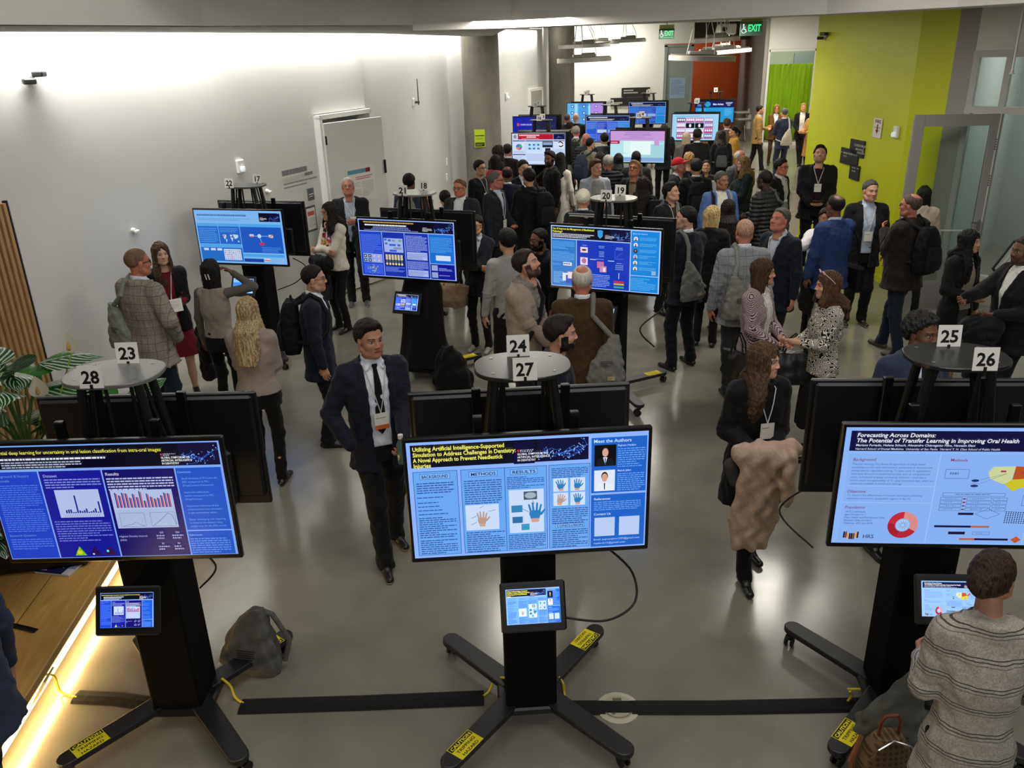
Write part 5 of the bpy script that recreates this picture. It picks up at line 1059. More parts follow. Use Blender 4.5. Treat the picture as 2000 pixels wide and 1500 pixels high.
# ---------------- head ----------------
def head_geo(h,skin,hair,opts,female,far):
    """mesh in head space: x right, y forward, z up, origin between the ears"""
    f=Fld((-.10,-.13,-.2),(.10,.135,.14),h)
    w=.93 if female else 1.
    f.ell((0,-.014,.036),(.077*w,.097,.087),.0); f.ell((0,.024,-.03),(.061*w,.066,.088),.03); f.ell((0,.03,-.073),(.047*w,.05,.04),.03); f.ell((0,.066,-.097),(.02,.02,.017),.025)
    for s in(-1,1):
        f.ell((s*.038,.055,-.026),(.022,.024,.022),.02); f.cone((s*.012,.084,.024),(s*.040,.070,.022),.009,.008,.014); f.ell((s*.078*w,-.004,-.008),(.008,.019,.031),.006); f.cone((s*.058*w,-.005,-.06),(s*.044*w,.035,-.085),.018,.018,.025)
        f.ell((s*.032,.092,.006),(.014,.016,.010),.012,'s'); f.ell((s*.0315,.0685,.005),(.0135,.0145,.0125),.003)
    f.cone((0,.083,.016),(0,.102,-.026),.0075,.011,.012); f.ell((-.011,.096,-.031),(.009,.011,.008),.008); f.ell((.011,.096,-.031),(.009,.011,.008),.008)
    f.cone((-.017,.083,-.060),(.017,.083,-.060),.006,.006,.006); f.cone((-.014,.082,-.068),(.014,.082,-.068),.0065,.0065,.006)
    f.cone((0,-.022,-.05),(0,-.038,-.2),.05*(.85 if female else 1),.055*(.85 if female else 1),.03)
    v,q=f.mesh(); c=np.tile(np.array(lin(SK.get(skin,skin))),(len(v),1)); x,y,z=v.T; sk=c[0].copy()
    def setc(m,cc,a=1.): c[m]=c[m]*(1-a)+np.array(cc)*a
    setc((np.hypot(x,(z+.02)*1.0)<.03)&(y>.07)&(z<0),sk*np.array([1.12,.88,.85]),.35)
    lipm=(((x/.025)**2+((z+.064)/.0105)**2)<1)&(y>.07); setc(lipm,sk*(np.array([1.05,.52,.52]) if female else np.array([.95,.62,.6])),.85)
    setc((np.abs(z+.0635)<.0022)&(np.abs(x)<.022)&(y>.07),sk*.35,.9)
    setc((np.hypot(np.abs(x)-.0105,z+.036)<.005)&(y>.09),sk*.4,.6)
    b=np.array(lin(hair if hair not in('#e9e5da',) else '#b0a898'))*.7
    if opts.get('beard'):
        bm=((z<-.042)&(y>-.01)&(z>-.125)&~lipm&((z<-.052+.0*x)|(np.abs(x)<.035))&(np.abs(x)<.07))|((np.abs(x)>.05)&(z<.0)&(y<.045)&(y>-.005)&(z>-.09)); bm&=~((y<.03)&(np.abs(x)<.045)&(z<-.1)); setc(bm,b*1.1,opts['beard'])
    for s in(-1,1):
        ez=z-.005; ex=x-s*.032; setc((y>.062)&((ex/.0185)**2+(ez/.0095)**2<1),sk*.45,.65); setc((y>.064)&((ex/.0145)**2+(ez/.0055)**2<1),[.36,.33,.30],.95); g=opts.get('gaze',0); setc((y>.064)&(np.hypot(ex-g*.006,ez)<.0064),[.02,.013,.01],1.)
        setc((y>.06)&(np.abs(z-.0265-.10*(.022-np.abs(np.abs(x)-.034)))<.0032)&(np.abs(x)<.052)&(np.abs(x)>.012),b,.75)
    return v,q,c
def hair_geo(h,style,seed=0,female=False):
    L=.16 if style in('long','bob','wave','ponylong') else .0
    L={'long':.42,'vlong':.5,'bob':.17,'wave':.27,'dreads':.36,'mid':.13,'straight':.36,'hijab':.22,'curl':.05,'hood':.1}.get(style,.02)
    if style=='hood': L=.12
    f=Fld((-.17,-.2,-.12-L),(.17,.15,.17),h)
    t={'short':.009,'buzz':.004,'thin':.006,'crown':.008,'bald':.009,'thick':.017,'curly':.026,'curl':.028,'quiff':.016,'long':.015,'vlong':.015,'straight':.015,'bob':.018,'wave':.02,'mid':.018,'bun':.012,'pony':.012,'dreads':.024,'hijab':.014,'cap':.012,'side':.018}.get(style,.014)
    w=.93 if female else 1.
    f.ell((0,-.014,.036),(.077*w+t,.097+t*1.05,.087+t),0.)
    bz=f.d.copy() if style!='hijab' else None
    if style in('quiff','side'): f.ell((.01,.045,.108),(.055,.042,.028),.02)
    X,Y,Z=f.XYZ()
    if style=='hijab':
        f.ell((0,.02,-.03),(.078,.082,.1),.03); f.cone((0,-.02,-.08),(0,-.02,-.26),.085,.12,.05); f.cone((0,-.05,-.05),(0,-.07,-.26),.07,.12,.05)
        hole=np.maximum(np.sqrt((X/.05)**2+((Z+.012)/.066)**2)-1,0*Y-1)*.05; m=np.maximum(hole,.0-Y); f.d=np.maximum(f.d,-m).astype(np.float32); f.noise(.004,.07,seed)
        return f.mesh()
    female_long=style in('long','vlong','bob','wave','straight','mid','dreads')
    # hairline height as a function of y (forward)
    hl=np.interp(Y.ravel(),[-.2,-.065,-.02,.012,.03,.055,.075,.15],[-.088,-.078,.008,.016,.032,.066,.078,.085]).reshape(Y.shape)
    if female_long: hl=np.interp(Y.ravel(),[-.2,-.02,.02,.045,.065,.08,.15],[-.10,-.10,-.06,.01,.058,.066,.072]).reshape(Y.shape)
    if style in('bun','pony'): hl=np.interp(Y.ravel(),[-.2,-.05,-.028,.012,.035,.06,.08,.15],[-.09,-.07,.012,.02,.036,.06,.066,.072]).reshape(Y.shape)
    rmp=np.clip((Z-hl)/.028,0,1); rmp=rmp*rmp*(3-2*rmp); f.d=f.d+((1-rmp)*(t-.0015)).astype(np.float32)
    f.d=np.maximum(f.d,(hl-Z+.004*np.sin(X*260)+0*Y).astype(np.float32)*.8)
    if style in('bald','thin','crown','horseshoe'):
        # ring of hair left around the sides and back
        top={'bald':.035,'horseshoe':.035,'crown':.085,'thin':.075}[style]; yy={'bald':.03,'horseshoe':.02,'crown':.02,'thin':.03}[style]
        if style=='crown': m=.052-np.sqrt(X**2+(Y+.045)**2+(Z-.12)**2*.7)
        elif style=='thin': m=np.minimum(Z-.07,.05-np.abs(X))+0*Y; m=np.maximum(m,np.minimum(Y-.02,Z-.02))
        else: m=np.maximum(Z-top+0*X+0*Y,Y-yy+0*X+0*Z)
        r2=np.clip(-m/.02,0,1); f.d=f.d+((1-r2)*max(t-.001,0)).astype(np.float32)
        f.d=np.maximum(f.d,m.astype(np.float32))
    if female_long:
        z1=-L-.03; wd={'bob':.098,'mid':.098,'wave':.115,'dreads':.11}.get(style,.105)
        if z1>-.25: secs_=[(z1,0,-.03,wd*.94,.075),(-.05,0,-.018,.098,.10),(.05,0,-.014,.088,.106),(.07,0,-.014,.08,.1)]
        else: secs_=[(z1,0,-.07,wd*.72,.03),(z1+.12,0,-.05,wd*1.12,.055),(-.16,0,-.025,.108,.09),(-.05,0,-.016,.098,.102),(.05,0,-.014,.088,.106),(.07,0,-.014,.08,.1)]
        g2=Fld(f.lo,f.lo+f.h*(f.n-1),f.h); g2.stack(secs_,0.); w_=np.interp(Z.ravel(),[-.6,-.2,-.05,.03,.06],[.075,.068,.060,.056,.02]).reshape(Z.shape); sl_=np.minimum(w_-np.abs(X)+0*Y,Y-np.interp(Z.ravel(),[-.3,-.1,0,.06],[.0,-.01,.012,.05]).reshape(Z.shape)+0*X)
        e_=g2.d[:f.n[0],:f.n[1],:f.n[2]]; e_=np.maximum(e_,sl_.astype(np.float32)); m_=tuple(slice(0,k) for k in np.minimum(e_.shape,f.d.shape)); k=.02; dd=np.maximum(k-np.abs(f.d[m_]-e_[m_]),0)/k; f.d[m_]=np.minimum(f.d[m_],e_[m_])-dd*dd*k*.25
    if style=='bun': f.ell((0,-.125,.04),(.042,.036,.04),.012); f.ell((0,-.115,.045),(.05,.02,.05),.02)
    if style=='pony': f.cone((0,-.12,.03),(0,-.16,-.02),.022,.028,.02); f.cone((0,-.16,-.02),(0,-.13,-.12),.028,.014,.02)
    if style in('curly','curl'): f.noise(.009,.035,seed)
    elif style=='dreads': f.noise(.010,.04,seed,(1,1,.35))
    elif female_long: f.noise(.0045,.03,seed,(1,1,.12))
    elif style in('short','side','quiff','thick','bun','pony'): f.noise(.002,.03,seed,(.6,1,.6))
    return f.mesh()
# ---------------- hand ----------------
def hand_geo(h,side,wrist,fd,pn,curl=.5,spread=.0,thumb=.5):
    """side +1 right. fd=finger direction, pn=palm normal (towards which the fingers curl)"""
    fd=fd/np.linalg.norm(fd); pn=pn-fd*pn.dot(fd); pn/=np.linalg.norm(pn); lat=np.cross(pn,fd)*side   # towards thumb
    R0=wrist-.13*np.ones(3);R1=wrist+.13*np.ones(3); c=wrist+fd*.08; f=Fld(c-.125,c+.125,h)
    f.cone(wrist-fd*.04,wrist+fd*.012,.026,.025,.0,sq=pn,sqd=.8); 
    f.cone(wrist+fd*.02+lat*.012,wrist+fd*.078+lat*.018,.020,.019,.018,sq=pn,sqd=.62); f.cone(wrist+fd*.02-lat*.010,wrist+fd*.074-lat*.022,.020,.018,.018,sq=pn,sqd=.62); f.cone(wrist+fd*.02+lat*.02+pn*.006,wrist+fd*.045+lat*.025+pn*.008,.015,.013,.015)
    for i,(o,l,r) in enumerate(((.029,.074,.0085),(.010,.082,.0088),(-.010,.076,.0084),(-.029,.060,.0075))):
        p=wrist+fd*(.082-.006*abs(i-1))+lat*o; sp=(o*4*spread); d0=fd+lat*sp*3; d0/=np.linalg.norm(d0); a=0
        cc=curl*(1+.08*i)
        for j,(ll,ca) in enumerate(((.45,.7),(.31,1.),(.24,.7))):
            a+=cc*ca; d=d0*math.cos(a)+pn*math.sin(a); q=p+d*l*ll; f.cone(p,q,r*(1-.09*j),r*(.93-.09*j),.003 if j else .006); p=q
    p=wrist+fd*.028+lat*.026; d=fd*.62+lat*.62+pn*(.25+.5*thumb); d/=np.linalg.norm(d); q=p+d*.042; f.cone(p,q,.0125,.0105,.012); d2=fd*.9+lat*(.25-.6*thumb)+pn*(.2+.5*thumb); d2/=np.linalg.norm(d2); f.cone(q,q+d2*.034,.0105,.0085,.005)
    return f.mesh()
# ---------------- person ----------------
NP=0
def person(px,py,h,face,label,top='jacket',tc='#15171f',tk='suit',tm=None,shirt='#cfd6df',bc='#0d0e12',bk='suit',bottom='trousers',hair='short',hc='#120d0b',skin='fair',fem=False,bulk=1.,hyaw=0,hpitch=0,hroll=0,
    la='side',ra='side',hem=None,open_=.0,lean=0.,shoes='#0c0c0d',res=None,beard=0,glasses=False,tie=None,legs='stand',scarf=None,seed=None,collar=True,skirtlen=.5,at=None,lapel=True,hc2=None,gaze=0,cap=None,lift=0,group=None,sleeve=1.,fin=(.5,.5)):
    global NP; NP+=1; seed=seed or NP
    pos=P(px,py,h) if at is None else V3(at[0],at[1],0); s=h/1.78; dist=math.hypot(pos[0],pos[1]-0)
    R=res or (.0065 if dist<6 else .009 if dist<9.5 else .012 if dist<15 else .016 if dist<21 else .02)
    hr=.0036 if dist<7.5 else .005 if dist<11 else .0065 if dist<16 else .009
    th=math.radians(face)+PI
    # move body under the head when the torso leans
    off=rotz(V3(0,lean*.75,0),th); root=empty('person',(pos[0]-off[0],pos[1]-off[1],lift),th,label,'person',group or 'attendees standing around the poster kiosks')
    B=bulk; fw=.9 if fem else 1.; sx=lambda v:v*s
    ln=lambda z:lean*max(0,z-.92)
    sw=(.158 if fem else .185)*(.7+.3*B)
    # joints
    J={}
    for sd,k in((1,'r'),(-1,'l')):
        J['s'+k]=V3(sd*sw*.96,ln(1.43)-.005,1.43); 
    arms={}
    for sd,k,a in((1,'r',ra),(-1,'l',la)):
        S_=J['s'+k]; hint=V3(sd*.55,-.8,-.25)
        if isinstance(a,(tuple,list)) and not isinstance(a[0],str): T_=V3(a[0]*sd,a[1],a[2]); hint=V3(*(a[3:6])) if len(a)>=6 else hint; hint=hint*V3(sd,1,1) if len(a)>=6 else hint
        else:
            T_={'side':V3(sd*(sw+.085),.05,.86),'back':V3(sd*.06,-.16,.98),'pocket':V3(sd*(sw+.03),.11,.97),'front':V3(sd*.05,.27,1.04),'waist':V3(sd*.10,.25,1.02),'cross':V3(-sd*.12,.21,1.17),'chin':V3(sd*.05,.17,1.5),'point':V3(sd*.03,.5,1.3),'hold':V3(sd*.09,.30,1.14),'elbow':V3(sd*.12,.26,1.12),'head':V3(sd*.19,.12,1.62),'shoulder':V3(-sd*.19,.16,1.43),'hip':V3(sd*(sw-.01),.03,.97),'clasp':V3(sd*.02,.24,.98),'handup':V3(sd*.16,.38,1.40)}[a]
            T_=T_+V3(0,ln(T_[2])*.8,0)
            if a in('pocket','hip'): hint=V3(sd*1.,-.7,0)
            if a in('cross',): hint=V3(sd*1.,.1,-.6)
            if a in('head','chin','shoulder'): hint=V3(sd*.8,.1,-.6)
        E_,H_=ik(S_,T_,.285,.255,hint); arms[k]=(S_,E_,H_,T_,a)
    # legs
    hipz=.93; fp={'stand':((.10,.0),(-.10,.02)),'step':((.08,.20),(-.10,-.14)),'wide':((.15,.02),(-.14,.0)),'cross':((-.02,.12),(-.06,.0)),'walk':((.07,.30),(-.09,-.28))}[legs]
    LG=[]
    for (fx,fy),sd in zip(fp,(1,-1)):
        hp=V3(sd*.09,0,hipz); an=V3(fx,fy-.02,.085); kn,_=ik(hp,an,.44,.42,V3(0,1,0)); LG.append((hp,kn,an,sd))
    headc=V3(0,ln(1.6)+.035+(.01 if hpitch else 0)+lean*.06,1.655); 
    # ---- torso sections (z,cx,cy,rx,ry) scaled by bulk ----
    if fem: tor=[(.82,.168,.115),(.92,.172,.12),(1.05,.132,.098),(1.12,.13,.095),(1.24,.148,.118),(1.34,.148,.11),(1.42,.13,.08),(1.48,.07,.06)]
    else: tor=[(.82,.165,.115),(.92,.165,.122),(1.05,.155,.112),(1.16,.162,.115),(1.28,.175,.122),(1.37,.172,.112),(1.44,.14,.085),(1.49,.075,.065)]
    def secs(g,z0,z1=1.5,flare=0.):
        out=[]; zs=[z0]+[t[0] for t in tor if z0<t[0]<z1]+[z1]
        for z in zs:
            rx=np.interp(z,[t[0] for t in tor],[t[1] for t in tor]); ry=np.interp(z,[t[0] for t in tor],[t[2] for t in tor]); bb=1+(B-1)*(1 if z<1.35 else .5); fl=max(0,1.0-z)*flare
            out.append((z,0,ln(z)+(.01*(B-1)*10 if .95<z<1.3 else 0),(rx*bb+g+fl),(ry*bb+g+fl)))
        return out
    def scale(v): return v*s
    parts=[]
    # ---- body: skin ----
    fb=Fld((-.75,-.5,0),(.75,.65,1.62),R*1.35)
    fb.stack(secs(-.02,.84),.02)
    for k in'rl':
        S_,E_,H_,T_,a=arms[k]; fb.cone(S_,E_,.048,.038,.03); fb.cone(E_,H_,.037,.025,.02)
    bl=.66 if bottom in('trousers','jeans') else 1.
    for hp,kn,an,sd in LG: fb.cone(hp,kn,.072*bl,.05*bl,.03); fb.cone(kn,kn*.45+an*.55+V3(0,-.015,0),.05*bl,.047*bl,.02); fb.cone(kn*.45+an*.55+V3(0,-.012,0),an,.045*bl,.030,.02); fb.cone(an-V3(0,.02,.045),an+V3(0,.10,-.06),.02,.014,.01)
    fb.cone((0,ln(1.44),1.44),(0,headc[1]-.02,1.56),.056*fw,.05*fw,.03)
    v,q=fb.mesh(); VS=[v*s];QS=[q];CS=[np.tile(lin(SK.get(skin,skin)),(len(v),1))]; n=len(v)
    # head
    hv,hq,hcol=head_geo(hr,skin,hc,dict(beard=beard,gaze=gaze),fem,dist>15)
    ya,pi_,ro=math.radians(hyaw),math.radians(hpitch),math.radians(hroll)
    HR=np.array((Matrix.Rotation(ya,3,'Z')@Matrix.Rotation(-pi_,3,'X')@Matrix.Rotation(ro,3,'Y')))
    ks=1.0 if not fem else .96
    def headT(v):
        # neck base stays in place: blend rotation with height
        return ((v*ks)@HR.T+V3(0,0,0)+headc)
    HV=headT(hv)*s; VS.append(HV);QS.append(hq+n);CS.append(hcol);n+=len(hv)
    for ki,(k,sd) in enumerate((('r',1),('l',-1))):
        S_,E_,H_,T_,a=arms[k]
        if a in('pocket',) or (a=='back' ): 
            if a=='pocket': continue
        fa=H_-E_; fa=fa/np.linalg.norm(fa)
        pn={'side':V3(-sd,.2,0),'front':V3(0,-.3,1),'waist':V3(0,-.4,1),'hold':V3(-sd*.8,-.2,.6),'cross':V3(0,-1,0),'chin':V3(0,-1,.2),'point':V3(-sd*.4,0,-1),'elbow':V3(-sd,0,.4),'head':V3(-sd,-.3,0),'clasp':V3(-sd*.3,-1,.2),'hip':V3(-sd,0,-.3),'handup':V3(-sd*.2,1,.2),'shoulder':V3(0,-1,-.3)}.get(a if isinstance(a,str) else 'x',V3(-sd*.7,-.3,.5))
        fd=fa+({'front':V3(-sd*.5,.1,.1),'waist':V3(-sd*.8,.1,.0),'hold':V3(0,0,.2),'handup':V3(0,.1,1.2),'clasp':V3(-sd*.6,0,-.3),'chin':V3(-sd*.3,0,.8)}.get(a if isinstance(a,str) else 'x',V3(0,0,0)))
        cu={'point':.25,'handup':.15,'side':.35,'clasp':.8,'chin':.8,'hold':.7,'front':.45,'waist':.5}.get(a if isinstance(a,str) else 'x',fin[ki])
        v,q=hand_geo(max(hr,.0038) if dist<12 else .006,sd,H_,fd/np.linalg.norm(fd),pn,cu,.25 if a in('handup','point') else 0.,.4)
        VS.append(v*s);QS.append(q+n);CS.append(np.tile(lin(SK.get(skin,skin)),(len(v),1)));n+=len(v)
    np_obj('body',np.concatenate(VS),np.concatenate(QS),mat('skin','#ffffff',.5,spec=.35),root,np.concatenate(CS))
    # ---- hair ----
    if hair!='none' and not cap:
        v,q=hair_geo(max(hr*1.1,.0045),hair,seed,fem)
        if len(v):
            hm=mat('hair',hc,.62,c2=hc2 or '#%02x%02x%02x'%tuple(min(255,int(int(hc[i:i+2],16)*1.5+8)) for i in(1,3,5)),spec=.2) if hair not in('hijab','curly','curl') else (mat('fabric',hc,.8) if hair=='hijab' else mat('curly',hc,.6,c2=hc2 or hc))
            if hair=='hijab' or len(v)<1: pass
            # hair below the neck follows the back of the clothing
            vv=headT(v)
            if hair in('long','vlong','straight','wave','dreads'):
                ztop=1.60; m=vv[:,2]<ztop; dz=(ztop-vv[:,2])*m; bk_=vv[:,1]<headc[1]+0.0
                vv[:,1]+=np.where(bk_,-dz*.08-np.clip(dz*1.1,0,.09),np.clip(dz*.5,0,.085)+.03*np.clip(dz*4,0,1)*0); 
            np_obj('head_scarf' if hair=='hijab' else 'hair',vv*s,q,hm,root)
    if cap:
        f=Fld((-.13,-.15,-.05),(.13,.22,.16),max(hr,.005)); f.ell((0,-.012,.045),(.088,.108,.095),0.); X,Y,Z=f.XYZ(); f.d=np.maximum(f.d,(.028-Z).astype(np.float32)); f.ell((0,.105,.04),(.07,.075,.012),.012); v,q=f.mesh(); np_obj('baseball_cap',headT(v)*s,q,mat('fabric',cap,.7),root)
        v,q=hair_geo(max(hr*1.1,.0045),'bald',seed,fem); np_obj('hair',headT(v)*s,q,mat('hair',hc,.5,c2='#f0ece4'),root)
    if glasses:
        g=MB(); 
        for sd in(-1,1):
            g.tube([headT(V3([[sd*.033+.022*math.cos(a),.099-.10*abs(.022*math.cos(a)*1)+.0,.003+.016*math.sin(a)]])[0][None] if False else np.array([[sd*.033+.022*math.cos(a),.098-abs(sd*.033+.022*math.cos(a))*.16,.003+.016*math.sin(a)]]))[0]*s for a in np.linspace(0,2*PI,15)[:-1]],.0016*(1 if dist<8 else 1.6),5,closed=True)
            g.tube([headT(np.array([p]))[0]*s for p in((sd*.055,.088,.008),(sd*.074,.04,.01),(sd*.08,-.005,.006))],.0016*(1 if dist<8 else 1.5),5)
        g.tube([headT(np.array([p]))[0]*s for p in((-.012,.098,.006),(0,.100,.009),(.012,.098,.006))],.0015,5); g.build('glasses',mat('plain','#16161a' if glasses is True else glasses,.3),root,smooth=True)
    # ---- legs clothing ----
    if bottom in('trousers','jeans'):
        f=Fld((-.5,-.6,0.02),(.5,.6,1.08),R*1.1); f.stack(secs(.002,.80,1.02),.02)
        for hp,kn,an,sd in LG:
            m=kn*.5+an*.5; lw=.88 if fem else 1.05
            f.cone(hp+V3(0,-.01,0),kn,.090*lw*(.6+.4*B),.066*lw,.03); f.cone(kn,an+V3(0,.0,.0),.066*lw,.055*lw,.03); f.cone(an+V3(0,.02,.02),an+V3(0,.03,-.03),.052*lw,.056*lw,.02)
        X,Y,Z=f.XYZ(); f.d=np.maximum(f.d,(.045-Z).astype(np.float32)); f.noise(.0045,.11,seed+9,(1,1,1.4)); v,q=f.mesh(); np_obj('trousers',v*s,q,tm_(bk,bc,None),root)
    elif bottom=='skirt':
        f=Fld((-.4,-.4,.3),(.4,.4,1.1),R*1.1); zl=.93-skirtlen; f.stack([(zl,0,0,.20,.17),(.7,0,0,.19,.155)]+[x for x in secs(-.004,.82,1.0)],.02); f.noise(.006,.12,seed,(1,1,.15)); v,q=f.mesh(); np_obj('skirt',v*s,q,tm_(bk,bc,None),root)
    # ---- shoes ----
    for hp,kn,an,sd in LG:
        yaw=.12*sd; d=V3(math.sin(yaw),math.cos(yaw),0); f=Fld((an[0]-.12,an[1]-.12,-.005),(an[0]+.14,an[1]+.26,.16),max(R*.8,.006))
        heel=an+V3(0,-.035,-.05)*1.; toe=V3(an[0],an[1],0)+d*.17+V3(0,0,.028)
        f.cone(V3(heel[0],heel[1],.035),toe,.034,.03,.0,sq=V3(0,0,1),sqd=.85); f.cone(an+V3(0,-.005,-.01),an+d*.07+V3(0,0,-.04),.036,.032,.02)
        X,Y,Z=f.XYZ(); f.d=np.maximum(f.d,(.004-Z).astype(np.float32)); v,q=f.mesh()
        if isinstance(shoes,str): c=shoes;sole=None
        else: c,sole=shoes
        if sole: cc=np.where((v[:,2]<.022)[:,None],np.array(lin(sole)),np.array(lin(c))); np_obj('shoe',v*s,q,mat('attr',rough=.45),root,cc)
        else: np_obj('shoe',v*s,q,mat('plain',c,.35),root)
    # ---- shirt / inner ----
    front={}
    def surf(f,x,z,back=False):
        i=int(np.clip((x-f.lo[0])/f.h,1,f.n[0]-2)); k=int(np.clip((z-f.lo[2])/f.h,1,f.n[2]-2)); col=f.d[i,:,k]; w=np.where(col<0)[0]
        if not len(w): return ln(z)+(.12 if not back else -.12)
        j=w[-1] if not back else w[0]; return f.ax[1][j]+(f.h*.6 if not back else -f.h*.6)
    inner=None
    if top in('jacket','open','cardigan') and shirt:
        f=Fld((-.22,-.2,.9),(.22,.3,1.56),max(R,.0065)); f.stack(secs(.010,.93),.02); f.cone((0,ln(1.5)+.008,1.49),(0,headc[1]-.03,1.535),.060*fw,.062*fw,.02)
        if collar: f.cone((0,ln(1.5)+.01,1.505),(0,headc[1]-.028,1.535),.066*fw,.064*fw,.01); [f.cone((sd*.03,ln(1.5)+.062,1.50),(sd*.058,ln(1.5)+.085,1.468),.014,.009,.01) for sd in(-1,1)]
        X,Y,Z=f.XYZ(); f.d=np.maximum(f.d,(Z-(1.545-.25*(Y-headc[1]+.03))).astype(np.float32)*.9); f.noise(.003,.06,seed+3); inner=f; v,q=f.mesh(); np_obj('shirt',v*s,q,mat('fabric',shirt,.7),root)
    # ---- top garment ----
    hz=hem if hem is not None else {'jacket':.76,'open':.76,'cardigan':.78,'tee':.9,'sweater':.88,'coat':.45,'blouse':.88,'dress':.52,'vest':.95,'shirt':.92,'puffer':.84}[top]
    g={'jacket':.022,'open':.024,'cardigan':.018,'coat':.032,'puffer':.038,'sweater':.014,'tee':.010,'shirt':.012,'blouse':.016,'dress':.008,'vest':.008}[top]
    xr=max(abs(arms['r'][1][0]),abs(arms['r'][2][0]),abs(arms['l'][1][0]),abs(arms['l'][2][0]),.3)+.14; yr=max(arms[k][i][1] for k in'rl' for i in(1,2)); yb=min(arms[k][i][1] for k in'rl' for i in(1,2)); zt=max(1.6,max(arms[k][i][2] for k in'rl' for i in(1,2))+.1)
    f=Fld((-xr,min(-.3,yb-.12),hz-.03),(xr,max(.32,yr+.12),zt),R)
    sec=secs(g,max(hz,.82))
    if hz<.82: sec=[(hz,0,0,(.195+g+(.06 if top=='dress' else 0))*(1+(B-1)*.8),(.14+g+(.05 if top=='dress' else 0))*(1+(B-1)*.8))]+sec
    f.stack(sec,.02); f.cone(J['sl']+V3(.02,0,-.012),J['sr']+V3(-.02,0,-.012),.046+g*.8,.046+g*.8,.045); [f.cone((sd*.05,ln(1.5)-.02,1.475),J['s'+k]+V3(-sd*.03,0,.012),.04+g*.3,.036+g*.6,.04) for k,sd in(('r',1),('l',-1))]
    if top in('coat','jacket','open','cardigan','puffer','sweater','shirt'):
        f.cone((0,ln(1.5)-.028,1.475),(0,ln(1.5)-.03,1.50),.066+g*.3,.064+g*.2,.02)
    sleeve_fields=[]
    for k in'rl':
        S_,E_,H_,T_,a=arms[k]; ag=.6*g+.012*(B-1)*4; sd=1 if k=='r' else -1
        if top!='vest':
            E2=E_; H2=E_+(H_-E_)*(.97*sleeve if sleeve<=1 else .97); f.cone(S_,E2,.056+ag,.046+ag,.035); 
            if sleeve>.25: f.cone(E2,H2,.047+ag,.033+ag*.9,.02)
            # elbow creases
            for cpt,am in((E2,.008),(S_*.5+E2*.5,.004)):
                sl,X=f.sub(cpt-.09,cpt+.09)
                if sl is not None:
                    r2=np.sqrt((X[0]-cpt[0])**2+(X[1]-cpt[1])**2+(X[2]-cpt[2])**2); ax=(H2-S_); ax=ax/np.linalg.norm(ax); u=(X[0]-cpt[0])*ax[0]+(X[1]-cpt[1])*ax[1]+(X[2]-cpt[2])*ax[2]; f.d[sl]+=(am*np.sin(u*2*PI/.038+2*(X[0]-cpt[0])*20)*np.exp(-(r2/.055)**2)).astype(np.float32)
    X,Y,Z=f.XYZ(); ylim=ln(1.3)
    f.d=np.maximum(f.d,(hz-Z).astype(np.float32))
    # neck opening
    nk={'tee':1.50,'sweater':1.52,'blouse':1.50,'dress':1.47,'vest':1.49,'shirt':1.54,'puffer':1.55,'coat':1.54}.get(top,1.525)
    armtop=max(arms[k][i][2] for k in'rl' for i in(1,2))
    cut=(Z-(nk-.35*np.maximum(Y-headc[1]+.02,0))); cut=np.where(np.abs(X)<.12,cut,-1.)+0*Y
    f.d=np.maximum(f.d,np.where((np.abs(X)<.13)&(Y<headc[1]+.13),cut,f.d).astype(np.float32)*.9)
    if top in('puffer',): f.d+=(.008*np.cos(Z*2*PI/.055)).astype(np.float32)+0*X
    if top in('jacket','open','cardigan') and shirt:
        zb=1.10 if top=='jacket' else .7; zc=1.52
        wv=np.interp(Z.ravel(),[zb-.01,zb,zc],[-.05,0.,.078] if top=='jacket' else [open_ or .045]*2+[max(open_ or .045,.075)]).reshape(Z.shape)
        if top=='jacket': wv=np.where(Z<zb-.12,(zb-.12-Z)*.12,wv)
        band=np.minimum(wv+.045-np.abs(X),np.abs(X)-wv); band=np.minimum(band,Z-zb)
        if lapel and top!='cardigan': f.d=np.where((band>0)&(Y>ylim*0+.02),f.d-np.minimum(.007,band*.6),f.d).astype(np.float32)
        vd=np.minimum(wv-np.abs(X)+0*Y,(Y-ln(1.3)-.01)+0*X+0*Z); f.d=np.maximum(f.d,vd.astype(np.float32))
    f.noise(.0032 if R<.01 else .004,.075,seed+5,(1,1,.8))
    outer=f; dsave=f.d.copy(); v,q=f.mesh(); nm={'jacket':'blazer','open':'blazer','cardigan':'cardigan','tee':'tee_shirt','sweater':'sweater','coat':'coat','blouse':'blouse','dress':'dress','vest':'knit_top','shirt':'shirt','puffer':'puffer_jacket'}[top]; f.d=dsave
    np_obj(nm,v*s,q,tm_(tk,tc,tm),root)
    if top=='dress' :
        pass
    if tie and inner is not None:
        tb=MB(); pts=[]
        for z,w in((1.505,.016),(1.49,.02),(1.475,.013),(1.38,.022),(1.2,.032),(1.06,.036),(1.02,.002)):
            y=surf(inner,0,z)+.006; pts.append((-w,y,z)); pts.append((0,y+.006,z)); pts.append((w,y,z))
        tb.add([tuple(V3(*p)*s) for p in pts],[(i*3+j,i*3+j+1,i*3+4+j,i*3+3+j) for i in range(6) for j in range(2)]); o=tb.build('necktie',mat('fabric',tie,.6),root,smooth=True); sd_=o.modifiers.new('s','SOLIDIFY'); sd_.thickness=.004
    if top in('jacket','open') and R<.0095 and not isinstance(la,tuple): pass
